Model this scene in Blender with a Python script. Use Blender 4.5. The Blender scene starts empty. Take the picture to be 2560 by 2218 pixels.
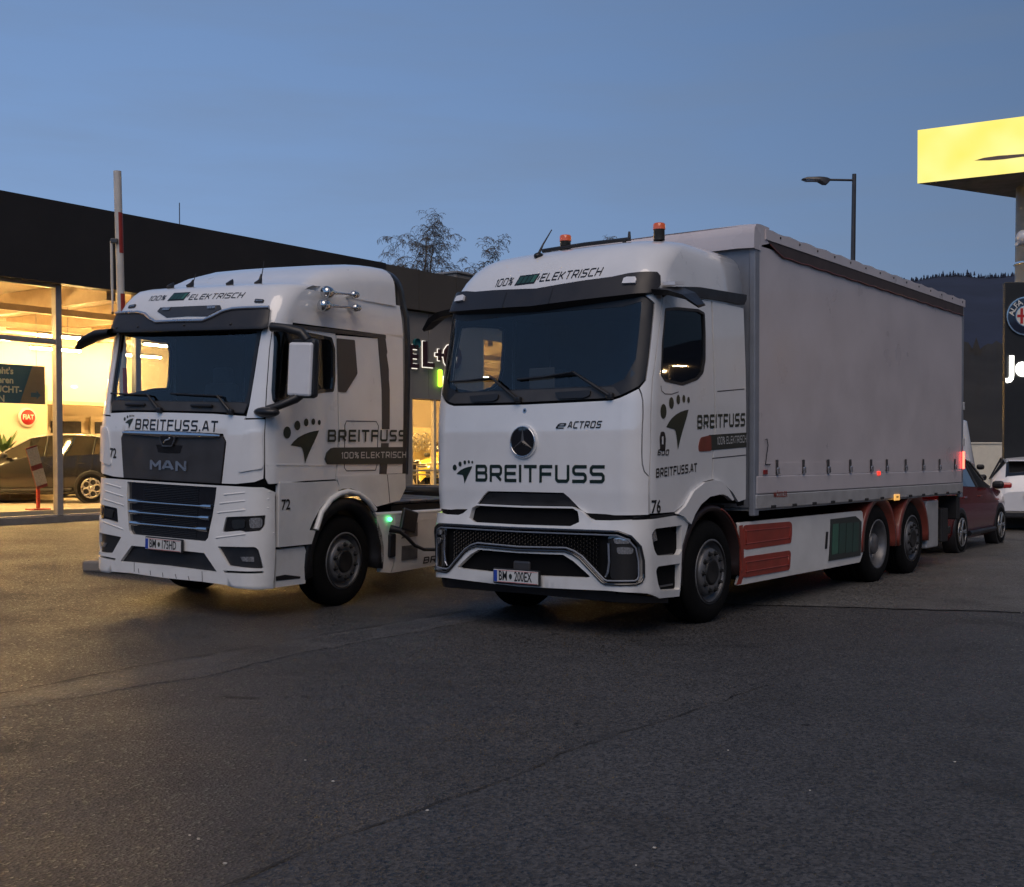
import bpy, bmesh, math, random
import numpy as np
from mathutils import Vector, Matrix, Quaternion
from mathutils.geometry import delaunay_2d_cdt

random.seed(7)
R = math.radians
scene = bpy.context.scene
COL = scene.collection

# ------------------------------------------------------------------ camera
CAM_F, CAM_CY, CAM_P, CAM_R, CAM_H = 2942.32, 1198.084, -1.138, 0.129, 1.641
cam_data = bpy.data.cameras.new('camera')
cam_data.sensor_width = 36.0
cam_data.lens = CAM_F / 2560 * 36.0
cam_data.shift_y = (CAM_CY - 1109) / 2560
cam_data.clip_end = 5000
cam = bpy.data.objects.new('camera', cam_data)
COL.objects.link(cam)
cam.location = (0, 0, CAM_H)
cam.rotation_mode = 'QUATERNION'
cam.rotation_quaternion = (Matrix.Rotation(R(90 + CAM_P), 3, 'X') @ Matrix.Rotation(R(-CAM_R), 3, 'Z')).to_quaternion()
scene.camera = cam

# ------------------------------------------------------------------ sky, afterglow, exposure
SUN_AZ = R(184)          # compass direction of the set sun, clockwise from the view direction: behind the camera, a little left
world = bpy.data.worlds.new('World')
scene.world = world
world.use_nodes = True
nt = world.node_tree
bg = nt.nodes['Background']
sky = nt.nodes.new('ShaderNodeTexSky')
sky.sky_type = 'NISHITA'
sky.sun_disc = False
sky.sun_elevation = R(-0.5)
sky.sun_rotation = R(180)
sky.air_density = 1.0
sky.dust_density = 0.0
sky.ozone_density = 2.2
tc = nt.nodes.new('ShaderNodeTexCoord')
sep = nt.nodes.new('ShaderNodeSeparateXYZ')
nt.links.new(tc.outputs['Generated'], sep.inputs[0])
lift = nt.nodes.new('ShaderNodeMath'); lift.operation = 'MULTIPLY_ADD'
lift.inputs[1].default_value = 0.78; lift.inputs[2].default_value = 0.24
nt.links.new(sep.outputs['Z'], lift.inputs[0])
comb = nt.nodes.new('ShaderNodeCombineXYZ')
nt.links.new(sep.outputs['X'], comb.inputs['X'])
nt.links.new(sep.outputs['Y'], comb.inputs['Y'])
nt.links.new(lift.outputs[0], comb.inputs['Z'])
nrm = nt.nodes.new('ShaderNodeVectorMath'); nrm.operation = 'NORMALIZE'
nt.links.new(comb.outputs[0], nrm.inputs[0])
nt.links.new(nrm.outputs[0], sky.inputs['Vector'])
# thin streaks of high cloud
mp = nt.nodes.new('ShaderNodeMapping'); mp.inputs['Scale'].default_value = (1.6, 1.6, 11.0)
mp.inputs['Rotation'].default_value = (0.06, 0.1, 0.3)
nt.links.new(tc.outputs['Generated'], mp.inputs['Vector'])
cn = nt.nodes.new('ShaderNodeTexNoise'); cn.inputs['Scale'].default_value = 2.2
cn.inputs['Detail'].default_value = 6; cn.inputs['Roughness'].default_value = 0.55
nt.links.new(mp.outputs[0], cn.inputs['Vector'])
cr = nt.nodes.new('ShaderNodeMapRange')
cr.inputs['From Min'].default_value = 0.42; cr.inputs['From Max'].default_value = 0.8
cr.inputs['To Min'].default_value = 0.0; cr.inputs['To Max'].default_value = 0.30
nt.links.new(cn.outputs['Fac'], cr.inputs['Value'])
tint = nt.nodes.new('ShaderNodeMix'); tint.data_type = 'RGBA'; tint.blend_type = 'MULTIPLY'
tint.inputs['Factor'].default_value = 1.0
tint.inputs['B'].default_value = (0.90, 1.035, 1.09, 1)
nt.links.new(sky.outputs[0], tint.inputs['A'])
# the sky fades from the brighter west on the left to the darker east on the right
dip = nt.nodes.new('ShaderNodeMath'); dip.operation = 'MULTIPLY_ADD'
dip.inputs[1].default_value = -0.60; dip.inputs[2].default_value = 1.0
nt.links.new(sep.outputs['X'], dip.inputs[0])
fade = nt.nodes.new('ShaderNodeMix'); fade.data_type = 'RGBA'; fade.blend_type = 'MULTIPLY'
fade.inputs['Factor'].default_value = 1.0
nt.links.new(tint.outputs['Result'], fade.inputs['A']); nt.links.new(dip.outputs[0], fade.inputs['B'])
cl = nt.nodes.new('ShaderNodeMix'); cl.data_type = 'RGBA'
cl.inputs['B'].default_value = (0.20, 0.24, 0.30, 1)
nt.links.new(cr.outputs[0], cl.inputs['Factor'])
nt.links.new(fade.outputs['Result'], cl.inputs['A'])
nt.links.new(cl.outputs['Result'], bg.inputs['Color'])
bg.inputs['Strength'].default_value = 0.12

sun_data = bpy.data.lights.new('sun', 'SUN')
sun_data.energy = 0.205
sun_data.angle = R(50)
sun_data.color = (1.0, 0.82, 0.68)
sun = bpy.data.objects.new('sun', sun_data)
COL.objects.link(sun)
_sd = Vector((math.sin(SUN_AZ) * math.cos(R(52)), math.cos(SUN_AZ) * math.cos(R(52)), math.sin(R(52))))
sun.rotation_mode = 'QUATERNION'
sun.rotation_quaternion = _sd.to_track_quat('Z', 'Y')
scene.view_settings.view_transform = 'Standard'
scene.view_settings.look = 'None'
scene.view_settings.exposure = 2.9
scene.view_settings.gamma = 1.0
scene.cycles.max_bounces = 8
scene.cycles.transparent_max_bounces = 16
scene.cycles.caustics_reflective = False
scene.cycles.caustics_refractive = False
scene.cycles.sample_clamp_indirect = 3.0

# ------------------------------------------------------------------ materials
def mat(name, color, rough=0.5, metal=0.0, coat=0.0, spec=0.5, emis=None, es=0.0, var=0.0, vscale=6.0,
        bump=0.0, bscale=60.0, rvar=0.0, coords='Object', dirt=None):
    m = bpy.data.materials.new(name)
    m.use_nodes = True
    t = m.node_tree
    b = t.nodes['Principled BSDF']
    b.inputs['Base Color'].default_value = (*color, 1)
    b.inputs['Roughness'].default_value = rough
    b.inputs['Metallic'].default_value = metal
    b.inputs['Coat Weight'].default_value = coat
    b.inputs['Coat Roughness'].default_value = 0.03
    b.inputs['Coat IOR'].default_value = 1.55
    b.inputs['Specular IOR Level'].default_value = spec
    if emis:
        b.inputs['Emission Color'].default_value = (*emis, 1)
        b.inputs['Emission Strength'].default_value = es
    if var or bump or rvar or dirt:
        co = t.nodes.new('ShaderNodeTexCoord')
        if var or rvar:
            n = t.nodes.new('ShaderNodeTexNoise')
            n.inputs['Scale'].default_value = vscale; n.inputs['Detail'].default_value = 5
            t.links.new(co.outputs[coords], n.inputs['Vector'])
        if var:
            mr = t.nodes.new('ShaderNodeMapRange')
            mr.inputs['From Min'].default_value = 0.3; mr.inputs['From Max'].default_value = 0.7
            mr.inputs['To Min'].default_value = 1 - var; mr.inputs['To Max'].default_value = 1 + var
            t.links.new(n.outputs['Fac'], mr.inputs['Value'])
            mx = t.nodes.new('ShaderNodeMix'); mx.data_type = 'RGBA'; mx.blend_type = 'MULTIPLY'
            mx.inputs['Factor'].default_value = 1
            mx.inputs['A'].default_value = (*color, 1)
            t.links.new(mr.outputs[0], mx.inputs['B'])
            last = mx.outputs['Result']
            if dirt:
                n3 = t.nodes.new('ShaderNodeTexNoise'); n3.inputs['Scale'].default_value = dirt[1]
                n3.inputs['Detail'].default_value = 8; n3.inputs['Roughness'].default_value = 0.7
                t.links.new(co.outputs[coords], n3.inputs['Vector'])
                r3 = t.nodes.new('ShaderNodeMapRange')
                r3.inputs['From Min'].default_value = 0.5; r3.inputs['From Max'].default_value = 0.85
                r3.inputs['To Max'].default_value = dirt[2]
                t.links.new(n3.outputs['Fac'], r3.inputs['Value'])
                m3 = t.nodes.new('ShaderNodeMix'); m3.data_type = 'RGBA'
                m3.inputs['B'].default_value = (*dirt[0], 1)
                t.links.new(r3.outputs[0], m3.inputs['Factor'])
                t.links.new(last, m3.inputs['A'])
                last = m3.outputs['Result']
            t.links.new(last, b.inputs['Base Color'])
        if rvar:
            mr = t.nodes.new('ShaderNodeMapRange')
            mr.inputs['From Min'].default_value = 0.3; mr.inputs['From Max'].default_value = 0.7
            mr.inputs['To Min'].default_value = max(0, rough - rvar); mr.inputs['To Max'].default_value = rough + rvar
            t.links.new(n.outputs['Fac'], mr.inputs['Value'])
            t.links.new(mr.outputs[0], b.inputs['Roughness'])
        if bump:
            n2 = t.nodes.new('ShaderNodeTexNoise')
            n2.inputs['Scale'].default_value = bscale; n2.inputs['Detail'].default_value = 4
            t.links.new(co.outputs[coords], n2.inputs['Vector'])
            bp = t.nodes.new('ShaderNodeBump')
            bp.inputs['Strength'].default_value = bump; bp.inputs['Distance'].default_value = 0.02
            t.links.new(n2.outputs['Fac'], bp.inputs['Height'])
            t.links.new(bp.outputs[0], b.inputs['Normal'])
    return m

def glass(name, tint=(0.75, 0.8, 0.8), ior=1.7, rough=0.02):
    m = bpy.data.materials.new(name)
    m.use_nodes = True
    t = m.node_tree
    t.nodes.remove(t.nodes['Principled BSDF'])
    out = t.nodes['Material Output']
    tr = t.nodes.new('ShaderNodeBsdfTransparent'); tr.inputs[0].default_value = (*tint, 1)
    gl = t.nodes.new('ShaderNodeBsdfGlossy'); gl.inputs['Roughness'].default_value = rough
    fr = t.nodes.new('ShaderNodeFresnel')
    ge = t.nodes.new('ShaderNodeNewGeometry')
    io = t.nodes.new('ShaderNodeMix'); io.data_type = 'FLOAT'
    io.inputs['A'].default_value = ior; io.inputs['B'].default_value = 1 / ior     # a thin pane reflects alike from both faces
    t.links.new(ge.outputs['Backfacing'], io.inputs['Factor']); t.links.new(io.outputs['Result'], fr.inputs['IOR'])
    mx = t.nodes.new('ShaderNodeMixShader')
    t.links.new(fr.outputs[0], mx.inputs[0]); t.links.new(tr.outputs[0], mx.inputs[1]); t.links.new(gl.outputs[0], mx.inputs[2])
    t.links.new(mx.outputs[0], out.inputs['Surface'])
    return m

M = {}
M['white'] = mat('white_truck_paint', (0.78, 0.78, 0.78), 0.32, coat=0.85, var=0.035, vscale=3.0, rvar=0.05, dirt=((0.50, 0.46, 0.41), 5.0, 0.10))
M['white'].node_tree.nodes['Principled BSDF'].inputs['Coat IOR'].default_value = 1.8
M['white_low'] = mat('white_truck_paint_road_film', (0.72, 0.715, 0.70), 0.4, coat=0.5, var=0.07, vscale=3.0, rvar=0.08, dirt=((0.42, 0.38, 0.34), 7.0, 0.22))
M['frame'] = mat('dark_cab_shell', (0.006, 0.006, 0.0065), 0.8, spec=0.1, var=0.2)
M['black'] = mat('black_plastic', (0.014, 0.014, 0.016), 0.42, var=0.2, rvar=0.1, bump=0.03, bscale=300)
M['gloss_black'] = mat('gloss_black_trim', (0.010, 0.010, 0.012), 0.12, coat=1.0, var=0.15)
M['visor'] = mat('dark_visor_plastic', (0.020, 0.019, 0.022), 0.48, var=0.12, rvar=0.06)
M['guard_dark'] = mat('dark_mudguard', (0.020, 0.010, 0.010), 0.45, coat=0.1, var=0.2)
M['red_glow'] = mat('added_red_glow', (0.5, 0.01, 0.01), 0.15, emis=(1, 0.05, 0.03), es=1.6, var=0.05)  # for the added glow strip that reddens the curtain's rear end
M['anthracite'] = mat('anthracite_trim', (0.045, 0.043, 0.045), 0.36, coat=0.15, var=0.12, rvar=0.08)
M['cowl'] = mat('dark_grey_cowl_plastic', (0.05, 0.047, 0.046), 0.5, var=0.15, bump=0.03, bscale=200)
M['chrome'] = mat('chrome', (0.75, 0.75, 0.76), 0.12, metal=1.0, rvar=0.06, vscale=9)
M['silver'] = mat('satin_silver', (0.55, 0.56, 0.60), 0.3, metal=0.9, rvar=0.08)
M['tyre'] = mat('tyre_rubber', (0.005, 0.005, 0.005), 0.8, spec=0.15, var=0.25, vscale=14, bump=0.1, bscale=120)
M['rim'] = mat('steel_rim_grey', (0.16, 0.16, 0.165), 0.45, metal=0.5, var=0.25, vscale=10, rvar=0.1, dirt=((0.10, 0.085, 0.07), 9, 0.5))
M['hub'] = mat('dark_hub', (0.010, 0.010, 0.010), 0.5, var=0.3)
M['interior'] = mat('cab_interior_plastic', (0.035, 0.034, 0.034), 0.7, var=0.15)
M['seat'] = mat('seat_fabric', (0.05, 0.05, 0.055), 0.9, var=0.2, bump=0.2, bscale=200)
M['windshield'] = glass('windshield_glass', (0.78, 0.82, 0.82), 1.75)
M['side_glass'] = glass('tinted_side_glass', (0.66, 0.70, 0.70), 1.6)
M['dark_glass'] = glass('dark_side_glass', (0.10, 0.11, 0.12), 1.6)
M['lens'] = mat('headlight_lens', (0.30, 0.31, 0.33), 0.08, metal=0.6, coat=1.0, var=0.5, vscale=60)
M['lamp_black'] = mat('headlight_housing', (0.008, 0.008, 0.009), 0.1, coat=1.0, var=0.2)
M['ink'] = mat('lettering_dark_green', (0.006, 0.018, 0.012), 0.35, var=0.1)
M['ink_black'] = mat('lettering_black', (0.008, 0.008, 0.010), 0.4, var=0.1)
M['ink_white'] = mat('lettering_pale_grey', (0.50, 0.51, 0.50), 0.45, var=0.1)
M['banner'] = mat('dark_green_sticker_band', (0.020, 0.027, 0.024), 0.4, coat=0.3, var=0.15)
M['green_cell'] = mat('battery_cell_green', (0.035, 0.13, 0.085), 0.35, coat=0.3, var=0.12)
M['green_cell_dark'] = mat('battery_cell_dark_green', (0.018, 0.06, 0.045), 0.35, coat=0.3, var=0.12)
M['plate'] = mat('number_plate_white', (0.62, 0.62, 0.60), 0.35, var=0.05)
M['plate_blue'] = mat('number_plate_blue', (0.02, 0.06, 0.35), 0.4, var=0.05)
M['plate_red'] = mat('number_plate_red', (0.45, 0.02, 0.02), 0.4, var=0.05)
M['curtain'] = mat('white_curtain_tarpaulin', (0.60, 0.55, 0.56), 0.34, coat=0.35, var=0.06, vscale=1.5, rvar=0.08, bump=0.22, bscale=1.6, dirt=((0.36, 0.32, 0.31), 1.2, 0.3))
M['box_rail'] = mat('aluminium_rail', (0.50, 0.50, 0.50), 0.4, metal=0.35, var=0.1, rvar=0.1, dirt=((0.2, 0.18, 0.16), 5, 0.4))
M['box_frame'] = mat('blue_grey_box_frame', (0.20, 0.22, 0.26), 0.4, var=0.1)
M['roof_strip'] = mat('dark_brown_curtain_edge', (0.055, 0.038, 0.035), 0.5, var=0.2)
M['red_panel'] = mat('red_side_panel', (0.30, 0.035, 0.02), 0.4, coat=0.3, var=0.15, dirt=((0.08, 0.03, 0.02), 5, 0.3))
M['mudguard'] = mat('mudguard_red_light_tone', (0.19, 0.035, 0.022), 0.38, coat=0.3, var=0.2, rvar=0.1)  # red light falling on dark plastic, put into the colour
M['chassis'] = mat('chassis_black', (0.012, 0.012, 0.013), 0.6, var=0.3)
M['amber'] = mat('amber_beacon_lens', (0.55, 0.10, 0.02), 0.15, coat=1.0, emis=(1, 0.14, 0.02), es=0.016, var=0.1)
M['beacon_base'] = mat('beacon_base', (0.02, 0.022, 0.02), 0.5, var=0.2)
M['red_lens'] = mat('red_lamp_lens', (0.5, 0.01, 0.01), 0.12, coat=1.0, emis=(1, 0.04, 0.02), es=0.25, var=0.1)
M['red_lens_off'] = mat('red_lamp_lens_unlit', (0.28, 0.012, 0.012), 0.15, coat=1.0, var=0.1)
M['amber_lit'] = mat('amber_marker_lens', (0.8, 0.45, 0.1), 0.15, coat=1.0, emis=(1, 0.5, 0.12), es=0.12, var=0.1)
M['green_led'] = mat('green_charge_lamp', (0.05, 0.8, 0.2), 0.2, emis=(0.1, 1.0, 0.3), es=0.5, var=0.05)
M['mirror'] = mat('mirror_glass', (0.8, 0.8, 0.8), 0.02, metal=1.0, rvar=0.01)
M['hi_white'] = mat('white_cover_smooth', (0.74, 0.74, 0.76), 0.3, coat=0.4, var=0.03)
M['horn'] = mat('horn_chrome', (0.62, 0.61, 0.60), 0.1, metal=1.0, rvar=0.05, vscale=20)

# ------------------------------------------------------------------ objects
def link(o):
    COL.objects.link(o)
    return o

def tag(o, label=None, cat=None, group=None, kind=None):
    if label: o['label'] = label
    if cat: o['category'] = cat
    if group: o['group'] = group
    if kind: o['kind'] = kind
    return o

def thing(name, label, cat, loc=(0, 0, 0), rotz=0.0, group=None):
    o = bpy.data.objects.new(name, None)
    o.empty_display_size = 0.3
    o.location = loc
    o.rotation_euler = (0, 0, rotz)
    link(o)
    return tag(o, label, cat, group)

class MB:
    """collects verts and faces; build() makes one mesh object"""
    def __init__(self):
        self.v = []; self.f = []; self.s = []
    def add(self, vs, fs, smooth=False):
        n = len(self.v)
        self.v += [tuple(p) for p in vs]
        for f in fs:
            self.f.append(tuple(i + n for i in f)); self.s.append(smooth)
        return self
    def box(self, c, d, rot=None, taper=1.0):
        x, y, z = d[0] / 2, d[1] / 2, d[2] / 2
        vs = [Vector((sx * x * (taper if sz > 0 else 1), sy * y * (taper if sz > 0 else 1), sz * z)) for sz in (-1, 1) for sy in (-1, 1) for sx in (-1, 1)]
        if rot is not None: vs = [rot @ p for p in vs]
        vs = [p + Vector(c) for p in vs]
        return self.add(vs, [(0, 2, 3, 1), (4, 5, 7, 6), (0, 1, 5, 4), (2, 6, 7, 3), (0, 4, 6, 2), (1, 3, 7, 5)])
    def bbox(self, c, d, b=0.01, rot=None, seg=2):
        """box with rounded edges"""
        bm = bmesh.new()
        bmesh.ops.create_cube(bm, size=1)
        for p in bm.verts: p.co = Vector((p.co.x * d[0], p.co.y * d[1], p.co.z * d[2]))
        bmesh.ops.bevel(bm, geom=bm.edges[:], offset=min(b, min(d) * 0.49), segments=seg, affect='EDGES', profile=0.5)
        bm.verts.ensure_lookup_table()
        vs = [(rot @ p.co if rot is not None else p.co) + Vector(c) for p in bm.verts]
        self.add(vs, [[q.index for q in f.verts] for f in bm.faces], False)
        bm.free()
        return self
    def tube(self, pts, r, n=8, caps=True, smooth=True):
        pts = [Vector(p) for p in pts]
        rs = r if isinstance(r, (list, tuple)) else [r] * len(pts)
        rings = []
        up = None
        for i, p in enumerate(pts):
            t = (pts[min(i + 1, len(pts) - 1)] - pts[max(i - 1, 0)]).normalized()
            if up is None:
                up = t.orthogonal().normalized()
            up = (up - t * up.dot(t))
            up = up.normalized() if up.length > 1e-6 else t.orthogonal().normalized()
            sd = t.cross(up)
            rings.append([p + (up * math.cos(a) + sd * math.sin(a)) * rs[i] for a in [2 * math.pi * k / n for k in range(n)]])
        vs = [q for rg in rings for q in rg]
        fs = [(i * n + k, i * n + (k + 1) % n, (i + 1) * n + (k + 1) % n, (i + 1) * n + k) for i in range(len(pts) - 1) for k in range(n)]
        self.add(vs, fs, smooth)
        if caps:
            self.add(rings[0], [tuple(range(n))[::-1]]); self.add(rings[-1], [tuple(range(n))])
        return self
    def lathe(self, prof, n=32, axis='x', c=(0, 0, 0), smooth=True, close=False):
        """prof: (radius, along axis)"""
        vs = []
        for r_, h in prof:
            for k in range(n):
                a = 2 * math.pi * k / n
                u, w = r_ * math.cos(a), r_ * math.sin(a)
                vs.append({'x': (h, u, w), 'y': (u, h, w), 'z': (u, w, h)}[axis])
        vs = [Vector(p) + Vector(c) for p in vs]
        fs = []
        for i in range(len(prof) - 1):
            for k in range(n):
                q = (i * n + k, i * n + (k + 1) % n, (i + 1) * n + (k + 1) % n, (i + 1) * n + k)
                fs.append(q if axis != 'y' else q[::-1])
        self.add(vs, fs, smooth)
        return self
    def prism(self, poly, a0, a1, axis='y', tf=None):
        """2-D polygon extruded along an axis; poly coords are the other two axes in order"""
        def pt(u, w, h): return {'x': (h, u, w), 'y': (u, h, w), 'z': (u, w, h)}[axis]
        n = len(poly)
        vs = [pt(u, w, a0) for u, w in poly] + [pt(u, w, a1) for u, w in poly]
        if tf: vs = [tf(Vector(p)) for p in vs]
        fs = [tuple(range(n)), tuple(range(n, 2 * n))[::-1]] + [(i, n + i, n + (i + 1) % n, (i + 1) % n) for i in range(n)]
        return self.add(vs, fs)
    def sphere(self, c, r, n=12, m=8, sc=(1, 1, 1)):
        vs = []
        for i in range(m + 1):
            th = math.pi * i / m
            for k in range(n):
                a = 2 * math.pi * k / n
                vs.append((c[0] + r * sc[0] * math.sin(th) * math.cos(a), c[1] + r * sc[1] * math.sin(th) * math.sin(a), c[2] + r * sc[2] * math.cos(th)))
        fs = [(i * n + k, (i + 1) * n + k, (i + 1) * n + (k + 1) % n, i * n + (k + 1) % n) for i in range(m) for k in range(n)]
        return self.add(vs, fs, True)
    def mesh(self, name):
        me = bpy.data.meshes.new(name)
        me.from_pydata(self.v, [], self.f)
        me.polygons.foreach_set('use_smooth', self.s)
        me.update()
        bm = bmesh.new(); bm.from_mesh(me)
        bmesh.ops.remove_doubles(bm, verts=bm.verts, dist=1e-6) if len(self.v) < 4 else None
        bmesh.ops.recalc_face_normals(bm, faces=bm.faces)
        bm.to_mesh(me); bm.free()
        return me
    def build(self, name, m, parent=None, recalc=True):
        me = self.mesh(name) if recalc else None
        if me is None:
            me = bpy.data.meshes.new(name); me.from_pydata(self.v, [], self.f)
            me.polygons.foreach_set('use_smooth', self.s); me.update()
        if m is not None: me.materials.append(M[m] if isinstance(m, str) else m)
        o = bpy.data.objects.new(name, me)
        o.parent = parent
        return link(o)

def copy_tree(o, parent=None):
    c = o.copy(); COL.objects.link(c); c.parent = parent
    for ch in [q for q in o.children]:
        copy_tree(ch, c)
    return c

# ------------------------------------------------------------------ 2-D outlines laid on surfaces
def inside(pts, poly):
    x, y = pts[:, 0], pts[:, 1]
    p = np.asarray(poly, float)
    res = np.zeros(len(pts), bool)
    j = len(p) - 1
    for i in range(len(p)):
        c = ((p[i, 1] > y) != (p[j, 1] > y))
        with np.errstate(divide='ignore', invalid='ignore'):
            xi = (p[j, 0] - p[i, 0]) * (y - p[i, 1]) / (p[j, 1] - p[i, 1]) + p[i, 0]
        res ^= c & (x < xi)
        j = i
    return res

def densify(loop, step):
    out = []
    for i, a in enumerate(loop):
        b = loop[(i + 1) % len(loop)]
        n = max(1, int(math.ceil(math.hypot(b[0] - a[0], b[1] - a[1]) / step)))
        out += [(a[0] + (b[0] - a[0]) * k / n, a[1] + (b[1] - a[1]) * k / n) for k in range(n)]
    return out

def cdt(loops, step=None, outer=None, holes=None, union=None):
    """triangles of the region; loops become constraints"""
    pts, edges = [], []
    for l in loops:
        n0 = len(pts)
        pts += l
        edges += [(n0 + i, n0 + (i + 1) % len(l)) for i in range(len(l))]
    if step and outer:
        a = np.asarray(outer)
        x0, y0 = a.min(0); x1, y1 = a.max(0)
        gx = np.arange(x0 + step * 0.5, x1, step); gy = np.arange(y0 + step * 0.5, y1, step)
        if len(gx) and len(gy):
            g = np.stack(np.meshgrid(gx, gy), -1).reshape(-1, 2)
            g = g[inside(g, outer)]
            for h in holes or []:
                if len(g): g = g[~inside(g, h)]
            if len(g):
                b = np.asarray([p for l in loops for p in l])
                d = np.min(((g[:, None, :] - b[None]) ** 2).sum(-1), axis=1)
                g = g[d > (step * 0.35) ** 2]
            pts += [tuple(p) for p in g]
    v, e, f, *_ = delaunay_2d_cdt([Vector(p) for p in pts], edges, [], 0, 1e-6)
    v = np.array([(p[0], p[1]) for p in v]); f = [tuple(t) for t in f]
    if not f: return v, []
    c = np.array([v[list(t)].mean(0) for t in f])
    if union is not None:
        keep = np.zeros(len(f), bool)
        for u in union: keep |= inside(c, u)
    else:
        keep = inside(c, outer)
        for h in holes or []: keep &= ~inside(c, h)
    return v, [t for t, k in zip(f, keep) if k]

def surface_normals(me, surf, v, off):
    """shade the sheet with the normals of the surface it lies on; edges stay flat"""
    nv = len(v)
    nr = []
    for a, b in v:
        d = np.asarray(surf(a, b, off + 0.01)) - np.asarray(surf(a, b, off))
        nr.append(d / (np.linalg.norm(d) or 1))
    out = []
    for p in me.polygons:
        fl = tuple(p.normal)
        out += [tuple(nr[i]) if i < nv else fl for i in p.vertices]
    me.normals_split_custom_set(out)

def panel(name, surf, outline, m, parent, holes=(), off=0.0, depth=0.02, step=0.12, dstep=None):
    """a sheet cut to an outline, laid on a surface and given edges that turn inwards"""
    ds = dstep or step
    o = densify(list(outline), ds)
    hs = [densify(list(h), ds) for h in holes]
    v, f = cdt([o] + hs, step, o, hs)
    mb = MB()
    top = [Vector(surf(a, b, off)) for a, b in v]
    # orientation from the first triangle against the surface normal
    fs = []
    for t in f:
        a, b, c = (top[i] for i in t)
        cen = v[list(t)].mean(0)
        n = Vector(surf(cen[0], cen[1], off + 0.05)) - Vector(surf(cen[0], cen[1], off))
        fs.append(t if (b - a).cross(c - a).dot(n) >= 0 else t[::-1])
    mb.add(top, fs, True)
    if depth:
        for l in [o] + hs:
            n = len(l)
            vs = [surf(a, b, off) for a, b in l] + [surf(a, b, off - depth) for a, b in l]
            mb.add(vs, [(i, (i + 1) % n, n + (i + 1) % n, n + i) for i in range(n)])
    ob = mb.build(name, m, parent, recalc=False)
    surface_normals(ob.data, surf, v, off)
    return ob

def mesh2d(name, surf, v, f, m, parent, off):
    mb = MB()
    top = [Vector(surf(a, b, off)) for a, b in v]
    fs = []
    for t in f:
        a, b, c = (top[i] for i in t[:3])
        cen = np.asarray(v)[list(t)].mean(0)
        n = Vector(surf(cen[0], cen[1], off + 0.05)) - Vector(surf(cen[0], cen[1], off))
        fs.append(tuple(t) if (b - a).cross(c - a).dot(n) >= 0 else tuple(t)[::-1])
    mb.add(top, fs, True)
    ob = mb.build(name, m, parent, recalc=False)
    surface_normals(ob.data, surf, v, off)
    return ob

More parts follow.
